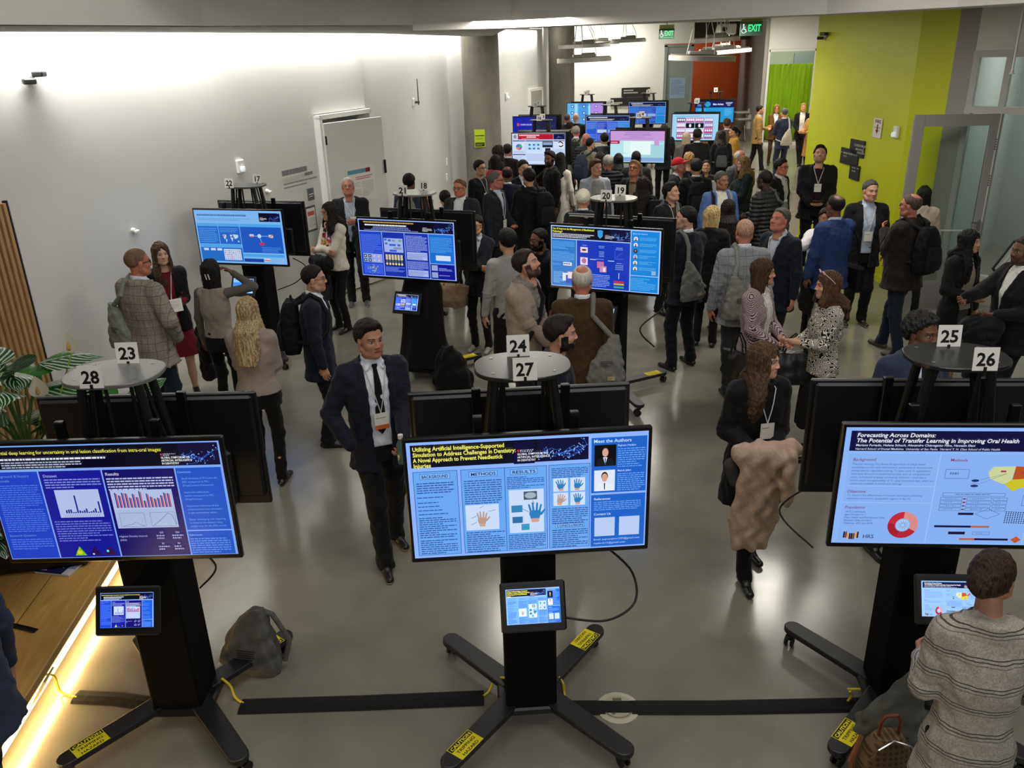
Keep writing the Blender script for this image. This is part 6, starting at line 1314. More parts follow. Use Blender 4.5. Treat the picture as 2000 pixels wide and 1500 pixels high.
    if scarf:
        f2=Fld((-.2,-.2,1.1),(.2,.32,1.62),max(R,.007))
        for a in np.linspace(0,2*PI,15)[:-1]: b=a+2*PI/14; f2.cone((.078*math.cos(a),headc[1]-.03+.078*math.sin(a)*.95,1.50-.02*math.sin(a)),(.078*math.cos(b),headc[1]-.03+.078*math.sin(b)*.95,1.50-.02*math.sin(b)),.03,.03,.01)
        f2.cone((.05,.07+ln(1.5),1.48),(.07,.15+ln(1.3),1.22),.036,.04,.02,sq=V3(0,1,0),sqd=.6); f2.cone((-.04,.07+ln(1.5),1.48),(-.05,.16+ln(1.3),1.24),.034,.04,.02,sq=V3(0,1,0),sqd=.6); f2.noise(.004,.04,seed); v,q=f2.mesh(); np_obj('scarf',v*s,q,scarf,root)
    PR=dict(root=root,s=s,surf=surf,outer=outer,inner=inner,arms=arms,th=th,pos=root.location.copy(),ln=ln,headT=headT,headc=headc,dist=dist,J=J)
    return PR
def tm_(k,c,m):
    if m is not None: return m
    return mat('fabric' if k=='suit' else k,c,.75) if k in('suit','fabric','knit','denim') else mat(k,c,.7)
def world(pr,p):
    """person-local metres (1.78 m figure) to world"""
    v=rotz(V3(*p)*pr['s'],pr['th']); l=pr['root'].location; return V3(v[0]+l.x,v[1]+l.y,v[2]+l.z)
def attach(pr,name,label,cat,group=None):
    e=empty(name,pr['root'].location,pr['th'],label,cat,group); e.scale=(pr['s'],)*3; return e
def badge(pr,label,z=1.12,x=0,drop=True,orange=False,col='#dcdad2',lan='#b9b9b4'):
    e=attach(pr,'name_badge',label,'badge'); f=pr['outer']; su=pr['surf']; g=pr['inner']
    def Y(x_,z_): return max(su(f,x_,z_),su(g,x_,z_) if g is not None else -1)+.012
    q=MB(); r=.0035 if pr['dist']<8 else .005
    for sd in(-1,1):
        pts=[(sd*.055,pr['headc'][1]-.05,1.525),(sd*.068,Y(sd*.068,1.47),1.475)]
        for t in(.2,.4,.6,.8,1.): xx=sd*.068*(1-t)+x*t; zz=1.475*(1-t)+(z+.055)*t; pts.append((xx,Y(xx,zz),zz))
        q.tube(pts,r,6)
    q.build('lanyard',mat('fabric',lan,.6),e,smooth=True)
    y=max(Y(x,z),Y(x,z-.05),Y(x,z+.04))+.004; k=Canvas(10,10); k.rect(0,0,10,10,col); k.lines(1,7.5,8,1,1,'#77767a',.5)
    if orange: k.rect(0,0,10,2.6,'#c8622a')
    o=flatart2('badge_card',.095,.115,k,(x,y,z),e); return e
def flatart2(name,W,H,k,loc,par,tilt=.0):
    M=FR(loc,(-1,0,0),(0,tilt,1)); vs=[]
    for x,y,kk in k.b.v: vs.append(tuple(M@Vector(((x/k.W-.5)*W,(y/k.H-.5)*H,.001+kk*.0001))))
    k.b.v=vs; k.b.color('#d0d0cc'); c=[M@Vector((sx*W/2,sy*H/2,z)) for z in(.001,-.001) for sx,sy in((-1,-1),(1,-1),(1,1),(-1,1))]; k.b.add(c,[(0,1,2,3),(7,6,5,4)]+[(i,4+i,4+(i+1)%4,(i+1)%4) for i in range(4)]); return k.b.build(name,PAINT,par)
def sling(pr,label,side=1,col='#8a897f',small=False,onback=True,z0=.95,x0=0.,dy=0.):
    """grey teardrop sling bag on the back, strap over the shoulder on the given side"""
    e=attach(pr,'sling_bag',label,'bag'); R=.008 if pr['dist']<9 else .012; su=pr['surf']; f=pr['outer']
    yb=min(su(f,x0,z,True) for z in(z0+.05,z0+.25))-.05+dy; q=Fld((x0-.24,yb-.12,z0-.06),(x0+.24,yb+.1,z0+.55),R)
    q.stack([(z0,x0,yb,.15,.045),(z0+.05,x0,yb,.165,.062),(z0+.2,x0+side*.01,yb,.13,.06),(z0+.33,x0+side*.04,yb+.005,.075,.042),(z0+.42,x0+side*.07,yb+.01,.03,.022)],.02,2.6); q.noise(.004,.08,5); v,g=q.mesh(); np_obj('bag_body',v,g,mat('canvas',col,.8),e)
    S_=V3(side*.085,0,1.49); yo=pr['ln'](1.5); m=MB(); pts=[(x0+side*.07,yb+.01,z0+.38),(side*.085,su(f,side*.085,1.40,True)-.01,1.40),(side*.09,yo-.075,1.50),(side*.092,yo,1.545),(side*.09,yo+.075,1.505),(side*.07,su(f,side*.07,1.38)+.012,1.38),(0,su(f,0,1.22)+.014,1.22),(-side*.10,su(f,-side*.1,1.1)+.012,1.1),(-side*.19,.02,1.0),(-side*.14,yb+.02,z0+.1)]
    m.tube(pts,[.028]*6+[.02]*4,8,flat=(0,1,0)) if False else m.tube(pts,[.022]*6+[.014]*4,8); m.build('strap',mat('canvas',col,.8),e,smooth=True)
    if pr['dist']<9:
        k=Canvas(10,6); k.rect(0,0,10,6,'#a89880'); k.lines(1,5,8,4,2,'#6a5c4a',.4); k.build('label_patch',PAINT,e,.06,.035,FR((x0+.04,yb-.068,z0+.07),(1,0,0),(0,0,1)))
        k=Canvas(10,6); k.lines(0,6,10,6,4,'#3a3935',.5,random.Random(4)); k.build('printed_text',PAINT,e,.10,.055,FR((x0,yb-.069,z0+.2),(1,0,0),(0,0,1)))
    return e
def backpack(pr,label,col='#101114',c2='#1a1b1f',name='backpack',side=0,straps=(1,-1),z0=1.0,k_='canvas'):
    e=attach(pr,name,label,'backpack'); R=.008 if pr['dist']<9 else .012; su=pr['surf']; f=pr['outer']; x0=side
    yb=min(su(f,min(max(x0,-.1),.1),z,True) for z in(z0+.1,z0+.3))-.085; q=Fld((x0-.24,yb-.2,z0-.08),(x0+.24,yb+.16,z0+.58),R)
    q.stack([(z0-.02,x0,yb,.13,.07),(z0+.05,x0,yb,.15,.092),(z0+.3,x0,yb,.148,.088),(z0+.42,x0,yb+.01,.12,.07),(z0+.47,x0,yb+.02,.08,.045)],.03,3.2); q.noise(.004,.09,7); v,g=q.mesh(); np_obj('bag_body',v,g,mat(k_,col,.75),e)
    q=Fld((x0-.2,yb-.2,z0-.02),(x0+.2,yb,z0+.33),R); q.stack([(z0+.02,x0,yb-.09,.11,.035),(z0+.1,x0,yb-.095,.12,.045),(z0+.24,x0,yb-.085,.105,.035),(z0+.28,x0,yb-.08,.09,.02)],.02,3.); v,g=q.mesh(); np_obj('front_pocket',v,g,mat(k_,c2,.75),e)
    m=MB(); m.tube([(x0-.03,yb+.04,z0+.46),(x0-.02,yb+.03,z0+.51),(x0+.02,yb+.03,z0+.51),(x0+.03,yb+.04,z0+.46)],.009,6); m.build('carry_loop',mat(k_,c2,.75),e)
    yo=pr['ln'](1.5)
    for sd in straps:
        m=MB(); m.tube([(x0+sd*.06,yb+.06,z0+.44),(sd*.10,yo-.075,1.49),(sd*.112,yo-.01,1.545),(sd*.118,yo+.075,1.49),(sd*.125,su(f,sd*.125,1.35)+.01,1.35),(sd*.15,su(f,sd*.15,1.2)+.01,1.2),(sd*.2,.0,1.1),(x0+sd*.12,yb+.07,z0+.1)],.02,8); m.build('shoulder_strap',mat(k_,c2,.75),e,smooth=True)
    return e
# ======================= ATTENDEES =======================
def drape(pr,name,label,cat,col,cones,noise=.012,kind='fabric',z=None,seed=1,sq=V3(0,1,0)):
    e=attach(pr,name,label,cat); A=np.array([[*c[0],*c[1],max(c[2],c[3])] for c in cones]); m=A[:,6].max()+.05; R=.0085 if pr['dist']<9 else .013
    lo=np.minimum(A[:,:3],A[:,3:6]).min(0)-m; hi=np.maximum(A[:,:3],A[:,3:6]).max(0)+m; f=Fld(lo,hi,R)
    for c in cones: f.cone(c[0],c[1],c[2],c[3],.04,sq=sq,sqd=c[4] if len(c)>4 else .55)
    f.noise(noise,.10,seed,(1.5,.6,.05)); v,q=f.mesh(); np_obj('draped_cloth' if cat in('coat','jacket') else 'bag_body',v,q,mat(kind,col,.75),e); return e
def handbag(pr,label,c,size,col,handles=None,kind='plain',name='handbag',rz=0.):
    """soft tote: wide flared body, two handles; c = bottom centre in person space"""
    e=attach(pr,name,label,'bag'); w,d,h=size; R=.008 if pr['dist']<9 else .012; f=Fld((-w*.75,-d*1.2,-.04),(w*.75,d*1.2,h+.06),R)
    f.stack([(0,0,0,w*.42,d*.5),(h*.3,0,0,w*.46,d*.52),(h*.8,0,0,w*.52,d*.36),(h,0,0,w*.56,d*.22)],.02,3.); f.noise(.005,.12,3); v,q=f.mesh(); v=np.array([rotz(p,rz) for p in v])+V3(*c); np_obj('bag_body',v,q,mat(kind,col,.42),e)
    for k,sd in enumerate((-1,1)):
        m=MB(); pts=[V3(-w*.2,sd*d*.2,h*.9),V3(-w*.15,sd*d*.15,h*1.3),V3(0,sd*d*.1,h*1.55),V3(w*.15,sd*d*.15,h*1.3),V3(w*.2,sd*d*.2,h*.9)]; m.tube([rotz(p,rz)+V3(*c) for p in pts],.009,6); m.build('handle',mat(kind,handles or col,.4),e,smooth=True)
    return e
def held(pr,name,label,cat,paint,W,H,loc,ex,ey,thick=.004,back='#d8d8d4',cw=10,ch=14):
    e=attach(pr,name,label,cat); flatart('sheet',W,H,cw,ch,loc,ex,ey,e,paint,thick=thick,back=back); return e
pg=lambda k:(k.rect(0,0,10,14,'#dedcd6'),k.lines(1,12.5,8,9,12,'#a9a8a4',.4))
# --- front row ---
p=person(716,624,1.79,24,'person in dark navy suit and black tie holding a bottle by the front middle kiosk',tie='#0a0a0c',top='open',open_=.058,tc='#141826',shirt='#d3d7e2',hyaw=14,hair='side',hc='#17100d',skin='tan',ra='pocket',la=(.09,.30,1.03),shoes=('#0c0c0d','#d9d4cc'),legs='step',bc='#121216',fin=(.5,.85))
badge(p,'white badge with orange foot hanging over the black tie',z=1.12,x=.0,orange=True)
e=attach(p,'water_bottle','small clear green-tinted bottle with white cap held at the waist','bottle'); q=MB(); q.lathe([(0,0),(.03,0),(.032,.02),(.032,.13),(.014,.165),(.014,.18)],20,(-.05,.385,.91)); q.build('bottle_body',mat('plain','#4d6a66',.12),e,smooth=True); q=MB(); q.lathe([(0,.175),(.017,.175),(.017,.2),(0,.2)],16,(-.05,.385,.91)); q.build('cap',mat('plain','#dcdcd8',.4),e,smooth=True)
p=person(1492,666,1.67,8,'young person with long straight brown hair carrying a camel coat',fem=True,hair='long',hc='#33231a',hc2='#5f4a38',top='coat',tc='#0d0d0f',skin='pale',la=(.02,.24,1.08),ra=(.10,.22,1.08),bottom='trousers',bc='#0c0c0e',hem=.60,legs='step',hyaw=42,shoes='#0a0a0b')
drape(p,'camel_coat','camel wool coat draped over the forearms of the long-haired person','coat','#b39a86',[((-.12,.26,1.09),(.20,.27,1.10),.075,.075,.95),((-.06,.30,1.06),(.02,.25,.60),.06,.11,.55),((.05,.32,1.05),(.10,.26,.44),.06,.12,.5),((.15,.31,1.04),(.17,.26,.60),.055,.08,.6),((-.08,.34,1.08),(-.09,.36,.78),.06,.05,.8)],noise=.014,seed=4)
drape(p,'waist_pouch','small grey pouch tucked under the camel coat','bag','#3c3c3a',[((.24,.20,.98),(.22,.22,.88),.06,.05,.8)],.003,'canvas',seed=2)
badge(p,'pale lanyard badge of the person with the camel coat',z=1.20,lan='#d0d4d8')
p=person(1487,505,1.66,48,'person in pink-flecked tweed jacket and white roll neck with a brown bob',fem=True,hair='bob',hc='#2e1e14',hc2='#523e2e',tc='#1a1416',tk='tweed',tm=mat('tweed','#1c1518',.85,c2='#cbb6b8',sc=420),top='open',open_=.03,lapel=False,shirt='#dcd8d0',skin='fair',la='waist',ra='waist',hyaw=18,hem=.84,bc='#0a0a0b',legs='stand')
badge(p,'name badge at the waist of the tweed jacket',z=1.02,x=.0,lan='#d8d4cc')
handbag(p,'black shoulder bag hanging behind the tweed jacket',(.27,-.02,.60),(.34,.14,.34),'#0b0b0c',rz=1.4,name='shoulder_bag')
p=person(1627,530,1.66,-88,'person in black and white patterned blouse with shoulder-length brown hair',fem=True,hair='wave',hc='#3a2619',hc2='#5e4836',top='blouse',tm=mat('zigzag','#0e0e10',.8,c2='#d6d0c6',sc=22),skin='fair',la=(.03,.30,1.16),ra=(.03,.28,1.14),sleeve=.62,bottom='skirt',bk='zigzag',skirtlen=.6,bc='#1a1a1c',hem=.86)
handbag(p,'large black leather tote hanging from the forearm of the patterned blouse',(.1,.22,.72),(.52,.2,.30),'#141415',rz=1.45,name='tote_bag')
e=attach(p,'hair_sunglasses','pale pink framed sunglasses pushed up on the brown hair','sunglasses'); q=MB(); hc_=p['headT']
for sd in(-1,1): q.tube([hc_(np.array([[sd*.04+.024*math.cos(a),.06+.01*math.sin(a),.125+.016*math.sin(a)]]))[0] for a in np.linspace(0,6.283,13)[:-1]],.004,6,closed=True); q.tube([hc_(np.array([k_]))[0] for k_ in((sd*.064,.06,.125),(sd*.1,.01,.08),(sd*.1,-.03,.04))],.003,5)
q.build('frame',mat('plain','#d8b4b0',.4),e,smooth=True)
p=person(1800,612,1.76,12,'person with curly black hair in slate blue suit half hidden by table 25 and 26',hair='curly',hc='#15110f',tc='#2c3448',shirt='#cdd4e2',tie='#16181f',skin='brown',la='side',ra='side',bc='#20242e',bulk=1.1,hyaw=15)
p=person(1958,1086,1.66,168,'person in pale grey striped blazer with a messy bun using the right tablet',fem=True,hair='bun',hc='#1d130f',hc2='#46332a',tm=mat('plaid','#a49e94',.8,c2='#1a1a1c',p=.105,w=.02,stripes=1,amt=.85),top='jacket',shirt=None,hem=.70,skin='tan',la=(.14,.28,1.10,.25,-.8,-.3),ra=(.14,.2,1.08),bulk=.92,bc='#0a0a0b',hyaw=-38,hpitch=-14,lean=.08)
p=person(0,0,1.78,-100,'person in blue-grey sleeve and dark trousers cut off by the left frame edge',at=(-2.31,2.74),tc='#2b3344',bc='#11141c',la='side',ra='side',hair='short',legs='step',skin='tan')
p=person(1020,487,1.80,62,'bearded person in beige blazer with a grey scarf looking down',hair='thick',hc='#1c1410',skin='fair',beard=.9,tc='#94867a',tm=mat('suit','#94867a',.8),top='jacket',shirt='#77736c',la='clasp',ra='clasp',hpitch=-20,hyaw=10,bc='#15161a',scarf=mat('fabric','#77746d',.85))
m=attach(p,'bag_strap','black strap crossing the beige blazer','strap'); q=MB(); pp_=[(-.12,-.11,1.42),(-.12,-.05,1.5),(-.10,.05,1.51),(-.05,p['surf'](p['outer'],-.05,1.36)+.03,1.36),(.05,p['surf'](p['outer'],.05,1.2)+.02,1.2),(.2,.12,1.02),(.24,0,.95)]; q.tube(pp_,.02,8); q.build('strap_band',mat('fabric','#0c0c0d',.7),m,smooth=True)
p=person(1137,521,1.75,176,'elderly person with white fringe hair in brown corduroy jacket, seen from behind',hair='crown',hc='#a9a498',hc2='#d2cdc2',skin='ruddy',tc='#3b2a18',tk='suit',bc='#4a463e',la='front',ra='hold',bulk=1.1,hem=.68)
sling(p,'grey sling bag hanging at the right of the brown corduroy jacket',side=1,x0=.2,z0=.82,col='#6e6d69')
p=person(1086,618,1.74,88,'person with trimmed beard in navy jacket directly behind table 24 and 27',hair='side',hc='#15100e',skin='fair',beard=1.,tc='#151a28',top='shirt',tk='suit',la='hold',ra='side')
# --- left group ---
p=person(258,487,1.83,152,'bald person in grey checked blazer beside the left wall',hair='buzz',hc='#5a4336',skin='ruddy',tm=mat('plaid','#8b857c',.85,c2='#4b4038',p=.075,w=.05,amt=.55),bk='denim',bc='#19222f',bulk=1.2,ra='pocket',la='side',hyaw=-24,glasses=True,hem=.74)
sling(p,'pale grey-green sling bag behind the left shoulder of the checked blazer',side=-1,x0=-.2,z0=.88,col='#80857a')
p=person(310,472,1.68,22,'person in dark red dress and black blazer holding a paper by the left wall',fem=True,hair='long',hc='#2c1d15',hc2='#553f2d',top='dress',tc='#6a1428',tk='suit',bottom='none',skin='pale',la=(.03,.30,1.12),ra=(.02,.28,1.12),shoes='#141213',hyaw=12,legs='stand')
f=Fld((-.34,-.3,.78),(.34,.34,1.55),.009); 
def over(p,col,hem,w=.07,kind='suit',name='open_blazer',sleeve=.9):
    """open jacket worn over a dress"""
    ar=p['arms']; R=.009; xr=.5; f=Fld((-xr,-.34,hem-.03),(xr,.5,1.56),R); rr=[(hem,0,0,.19,.145),(.95,0,0,.185,.14),(1.08,0,0,.15,.12),(1.24,0,0,.165,.138),(1.36,0,0,.165,.13),(1.45,0,0,.12,.09),(1.49,0,0,.08,.07)]; f.stack(rr,.02); f.cone(p['J']['sl'],p['J']['sr'],.062,.062,.045)
    for k in'rl': S_,E_,H_,T_,a=ar[k]; f.cone(S_,E_,.066,.055,.03); f.cone(E_,E_+(H_-E_)*sleeve,.055,.045,.02)
    X,Y,Z=f.XYZ(); f.d=np.maximum(f.d,(hem-Z).astype(np.float32)); f.d=np.maximum(f.d,np.where(np.abs(X)<.1,Z-1.5+.3*np.maximum(Y,0),-1).astype(np.float32)); vd=np.minimum(w-np.abs(X)+0*Y,Y-.02+0*X+0*Z); f.d=np.maximum(f.d,vd.astype(np.float32)); f.noise(.003,.08,4); v,q=f.mesh(); np_obj(name,v*p['s'],q,tm_(kind,col,None),p['root'])
over(p,'#0e0e10',.80,sleeve=.35)
badge(p,'badge with orange foot on the red dress',z=1.02,orange=True,lan='#d8c4b8')
held(p,'folded_papers','folded white papers held in front of the red dress','papers',pg,.2,.14,(-.02,.40,1.17),(-1,.1,.1),(0,-.5,.86),.012)
p=person(405,508,1.62,170,'person in taupe knit vest with a black bob and two pale hair clips',fem=True,hair='bob',hc='#0c0a0a',hc2='#242020',top='vest',tc='#8a8176',tk='knit',skin='brown',ra='head',la='side',bc='#0b0b0c',hem=.96)
e=attach(p,'hair_clips','pair of pale hair clips on the black bob','hair clip'); q=MB(); 
for x in(.0,.035): 
    a_=p['headT'](np.array([[x,-.137,.0]]))[0];b_=p['headT'](np.array([[x+.012,-.137,-.06]]))[0]; q.tube([a_,b_],.006,6)
q.build('clip_bar',mat('plain','#cfc8b4',.3),e)
def sleeves(p,col,kind='knit',s0=0.,name='sleeve'):
    for k in'rl':
        S_,E_,H_,T_,a=p['arms'][k]; f=Fld(np.minimum(np.minimum(S_,E_),H_)-.09,np.maximum(np.maximum(S_,E_),H_)+.09,.009); f.cone(S_,E_,.054,.045,.0); f.cone(E_,E_+(H_-E_)*.97,.045,.033,.02); v,q=f.mesh(); np_obj(name,v*p['s'],q,mat(kind,col,.8),p['root'])
sleeves(p,'#56524c'); drape(p,'black_jacket','black jacket hanging from the arm of the taupe vest','jacket','#15120f',[((-.27,.08,.98),(-.28,.12,.45),.06,.085,.8)],seed=5)
p=person(478,582,1.64,178,'person in light taupe sweater with long blond hair, back turned, above table 23 and 28',fem=True,hair='long',hc='#6a5538',hc2='#c9b288',top='sweater',tc='#8b8079',tk='knit',la='front',ra='front',bc='#09090a',bulk=1.12,hem=.93)
p=person(603,519,1.70,98,'person in navy suit and glasses with a black backpack, walking right',hair='short',hc='#100d0c',tc='#121826',skin='asian',glasses=True,la='side',ra='side',legs='stand',bc='#10131c',hyaw=-5,hem=.72)
backpack(p,'glossy black backpack on the navy suited person left of centre')
p=person(645,394,1.68,-38,'person in cream sweater with a red floral scarf and crossed arms',fem=True,hair='straight',hc='#15100f',top='sweater',tc='#cdc6bb',tk='knit',skin='fair',la='cross',ra='cross',bc='#0a0a0b',glasses=True,hyaw=-15,scarf=mat('scarf','#ffffff',.8,sc=28,cols=('#c9bdb0','#8e1a2c','#1c1a22','#c8bcae','#b8402c','#5a3a66','#c8a030')),shoes='#121214')
drape(p,'black_coat','black coat folded over the crossed arms of the cream sweater','coat','#0c0c0d',[((-.12,.26,1.02),(.14,.26,1.02),.09,.09,.8),((0,.28,.98),(.03,.25,.72),.11,.10,.6)],seed=6)
handbag(p,'black leather handbag with a silver ring below the black coat',(.08,.26,.50),(.34,.16,.34),'#0f0f10',rz=.3)
p=person(678,346,1.81,8,'tall elderly person in dark cardigan with a lanyard next to the white door',hair='short',hc='#8d8a84',hc2='#bdb9b2',skin='ruddy',top='cardigan',shirt='#9aa6b4',tc='#0f0f11',tk='knit',glasses='#8a8078',ra='side',la=(.06,.28,1.22),hpitch=-14,bc='#101113',shoes=('#4a4c50','#cfcfca'),bulk=1.1,open_=.03)
badge(p,'large white badge held by the elderly person near the door',z=1.22,x=-.04,lan='#d2d2cc')
drape(p,'navy_coat','dark blue coat over the arm beside the four-column kiosk','coat','#171c26',[((-.1,.3,1.1),(-.14,.3,.62),.09,.10,.6)],seed=3)
# --- behind kiosk 21/18 ---
p=person(797,340,1.74,168,'person with black hair in denim blue jacket behind table 18 and 21',hair='thick',hc='#0a0909',tc='#323a4e',top='shirt',tk='denim',skin='brown'); backpack(p,'pale grey backpack half hidden behind table 18 and 21',col='#77756c',c2='#6a685f')
p=person(830,374,1.68,35,'person with glasses and reddish face glimpsed between the table 21 legs',hair='short',hc='#6a625a',skin='ruddy',glasses=True,tc='#b8b8b4',top='shirt',tk='suit')
p=person(868,373,1.55,175,'short person with black hair seen from behind near the wall',hair='thick',hc='#0c0a0a',skin='asian',tc='#a7a296',top='shirt',tk='suit')
p=person(899,348,1.77,-22,'balding person with glasses in dark jacket and open white collar',hair='crown',hc='#4a362a',skin='ruddy',glasses=True,top='open',open_=.05,shirt='#cfd0d4',tc='#1c1e22',la='side',ra='side',bulk=1.15,hyaw=-8); badge(p,'lanyard badge on the balding person in glasses',z=1.18)
p=person(934,313,1.73,52,'slim person in black tee shirt with a lanyard by the near column',hair='thick',hc='#0d0b0b',skin='asian',glasses=True,top='tee',tc='#0c0c0d',tk='knit',la='side',ra='side'); badge(p,'white lanyard badge on the black tee shirt',z=1.2)
p=person(966,303,1.66,135,'person with black hair in bright red top near the column',fem=True,hair='mid',hc='#0d0a0a',top='sweater',tc='#b81828',tk='knit',skin='fair')
p=person(971,285,1.74,115,'person with dark dreadlocks and glasses by the column',fem=True,hair='dreads',hc='#14100e',hc2='#3a2c24',skin='dark',glasses=True,top='shirt',tc='#141414')
p=person(964,334,1.80,62,'grey-haired person with glasses in charcoal blazer and pale blue shirt',hair='short',hc='#3e3d3c',hc2='#6e6c6a',skin='ruddy',glasses=True,tc='#1b2027',shirt='#b4c0d2',la='front',ra='side',hyaw=22); badge(p,'name badge on the charcoal blazer beside kiosk 21',z=1.06)
p=person(990,326,1.72,172,'balding person in navy blazer seen from behind between two darker figures',hair='crown',hc='#120f0e',skin='brown',tc='#141a2c')
p=person(1020,313,1.74,25,'person with black hair facing out, mostly hidden by a black coat',hair='thick',hc='#0b0a0a',skin='asian',tc='#121417')
p=person(1034,330,1.78,205,'person in long black coat with a black bag on the shoulder, back turned',hair='thick',hc='#0a0909',skin='asian',top='coat',tc='#0c0c0d',hem=.5,bulk=1.1); backpack(p,'black leather backpack on the long black coat',side=.12)
p=person(1077,295,1.80,-68,'bearded person in black shirt raising an open hand before the red-titled screen',hair='quiff',hc='#0b0909',skin='brown',beard=1.,top='shirt',tc='#0b0b0c',tk='suit',ra=(.18,.36,1.32),la='side',hyaw=30)
p=person(1093,298,1.74,150,'person in black head scarf and long white dress',fem=True,hair='hijab',hc='#0c0c0d',top='dress',tc='#cfcabd',tk='fabric',skin='brown',hem=.2,bottom='none')
p=person(931,419,1.64,-22,'person in navy blazer with arms folded, face cut by the kiosk screen',fem=True,hair='bun',hc='#0e0b0b',skin='asian',tc='#121520',shirt='#a9aab2',glasses=True,la='cross',ra='cross',bc='#0b0b0c',shoes=('#8f8c84','#c9c6bc'),legs='stand')
handbag(p,'large beige canvas holdall hanging beside the folded-arms person',(.34,.12,.62),(.46,.26,.28),'#8d7763',kind='canvas',name='holdall')
p=person(992,448,1.74,200,'person in light grey hooded top with thick black hair, back turned',hair='thick',hc='#0b0909',skin='asian',top='sweater',tc='#8f8e8b',tk='knit',la='side',ra=(.0,-.02,1.30),bc='#141416',collar=False)
p=person(1057,446,1.66,-60,'dark-clad bearded person in shadow left of the kiosk numbered 19 and 20',hair='short',hc='#0b0909',skin='brown',beard=1.,tc='#0c0c0e',top='shirt',glasses=True)
# --- crowd between the rows ---
p=person(1139,371,1.72,172,'person with full white hair behind kiosk 20',hair='thick',hc='#bdb6a4',hc2='#e6e1d2',skin='ruddy',tc='#151a26',shirt='#c8c8c4')
p=person(1166,380,1.57,60,'person with dark hair partly hidden behind table 19 and 20 wearing a watch',fem=True,hair='mid',hc='#0d0b0b',skin='fair',top='sweater',tc='#16181f',la='elbow',ra='elbow')
p=person(1163,311,1.78,12,'smiling person with short brown hair in light grey shirt and dark tie',hair='side',hc='#2e1e16',skin='fair',top='shirt',tc='#9fa7b0',tk='suit',la='side',ra='side',hyaw=18); 
p=person(1170,350,1.64,-140,'person in pale grey head scarf above table 20',fem=True,hair='hijab',hc='#8c8c8c',skin='asian',top='coat',tc='#3c3c3e')
p=person(1188,303,1.75,178,'person with cropped silver hair in dark navy jacket, back turned',hair='short',hc='#807d76',hc2='#aba79e',skin='ruddy',top='puffer',tc='#11151e',tk='suit')
p=person(1208,300,1.66,170,'person with long black hair beside the silver-haired one',fem=True,hair='straight',hc='#090808',top='coat',tc='#0d0d0f')
p=person(1171,297,1.62,160,'person with dark brown hair tucked behind the blue rucksack',fem=True,hair='mid',hc='#15100e',top='coat',tc='#15151a')
p=person(1151,269,1.72,130,'person in olive jacket with short black hair and glasses',fem=True,hair='short',hc='#0b0a0a',skin='asian',glasses=True,top='coat',tc='#7c7660',hem=.7,bc='#101014'); backpack(p,'slate blue rucksack on the olive jacket',col='#2e3648',c2='#262d3e')
p=person(1144,260,1.74,20,'elderly balding person in black quilted coat',hair='bald',hc='#8a8680',skin='ruddy',glasses=True,top='puffer',tc='#14161a',tk='puffer')
p=person(1125,246,1.76,165,'person with grey hair and pale grey jacket near the screens',hair='short',hc='#77736a',hc2='#a09c92',skin='ruddy',tc='#77796f'); backpack(p,'thin dark backpack on the pale grey jacket',col='#22241f',c2='#1a1c18')
p=person(1107,223,1.72,150,'person with cropped brown hair at the far lilac screen',hair='buzz',hc='#3a2c24',skin='ruddy',tc='#202024')
p=person(1125,221,1.76,175,'bald person in black suit before the far lilac screen',hair='none',skin='pale',tc='#141416')
p=person(1112,238,1.68,140,'person with dark brown hair below the far lilac screen',hair='thick',hc='#1a1210',skin='tan',tc='#1a1a1e')
p=person(1181,260,1.72,178,'person with black hair in mid grey suit left of the pink screen',hair='thick',hc='#0c0b0b',skin='asian',tc='#34363a')
p=person(1298,243,1.70,175,'top of a dark-haired head behind the pink screen kiosk',hair='thick',hc='#0e0c0b',skin='tan',tc='#202228')
p=person(990,282,1.70,160,'dark-haired person half hidden left of the red-titled screen',hair='thick',hc='#0c0a0a',skin='tan',tc='#131315')
p=person(1241,314,1.76,-28,'person with sandy hair and glasses leaning and looking down',hair='side',hc='#6e5234',hc2='#a5855a',skin='ruddy',glasses=True,top='open',shirt='#8c7a68',collar=False,tc='#121214',hpitch=-22,lean=.12)
p=person(1243,295,1.74,176,'bald dark-skinned person before the pink screen',hair='buzz',hc='#0b0909',skin='dark',top='coat',tc='#1a1b1e'); sling(p,'dark grey sling bag across the back before the pink screen',side=1,col='#3c3c3a',x0=.1)
p=person(1255,346,1.66,176,'person with long dark brown hair behind table 19',fem=True,hair='vlong',hc='#160f0d',hc2='#2c201c',top='coat',tc='#0c0c0d'); backpack(p,'rounded black backpack beside the long dark hair',side=.2)
handbag(p,'pale yellow-beige tote bag standing out behind kiosk 19 and 20',(.10,-.22,.78),(.34,.16,.20),'#a39a70',kind='canvas',name='tote_bag')
p=person(1322,308,1.74,68,'elderly person in bright red baseball cap',hair='bald',hc='#b8b4aa',skin='ruddy',glasses=True,tc='#181a22',cap='#b0141e',hpitch=-16)
p=person(1346,299,1.66,165,'person with curly blond hair in black dress',fem=True,hair='curl',hc='#6e5226',hc2='#c09a56',skin='fair',top='dress',tc='#0d0d0e')
p=person(1361,311,1.76,178,'dark-haired person in black suit with a small backpack, back turned',hair='thick',hc='#12100f',hc2='#2c2a28',skin='tan',tc='#0d0e11',shirt='#d0d0cc'); backpack(p,'small black backpack with a shiny tag in the middle of the crowd')
p=person(1380,312,1.58,-12,'person with dark pinned-up hair peering over a black shoulder',fem=True,hair='bun',hc='#120e0d',skin='asian',top='blouse',tc='#2a2620',hpitch=-15)
p=person(1363,251,1.82,178,'tall person in black suit before the dental photograph screen',hair='short',hc='#151312',skin='brown',tc='#101012')
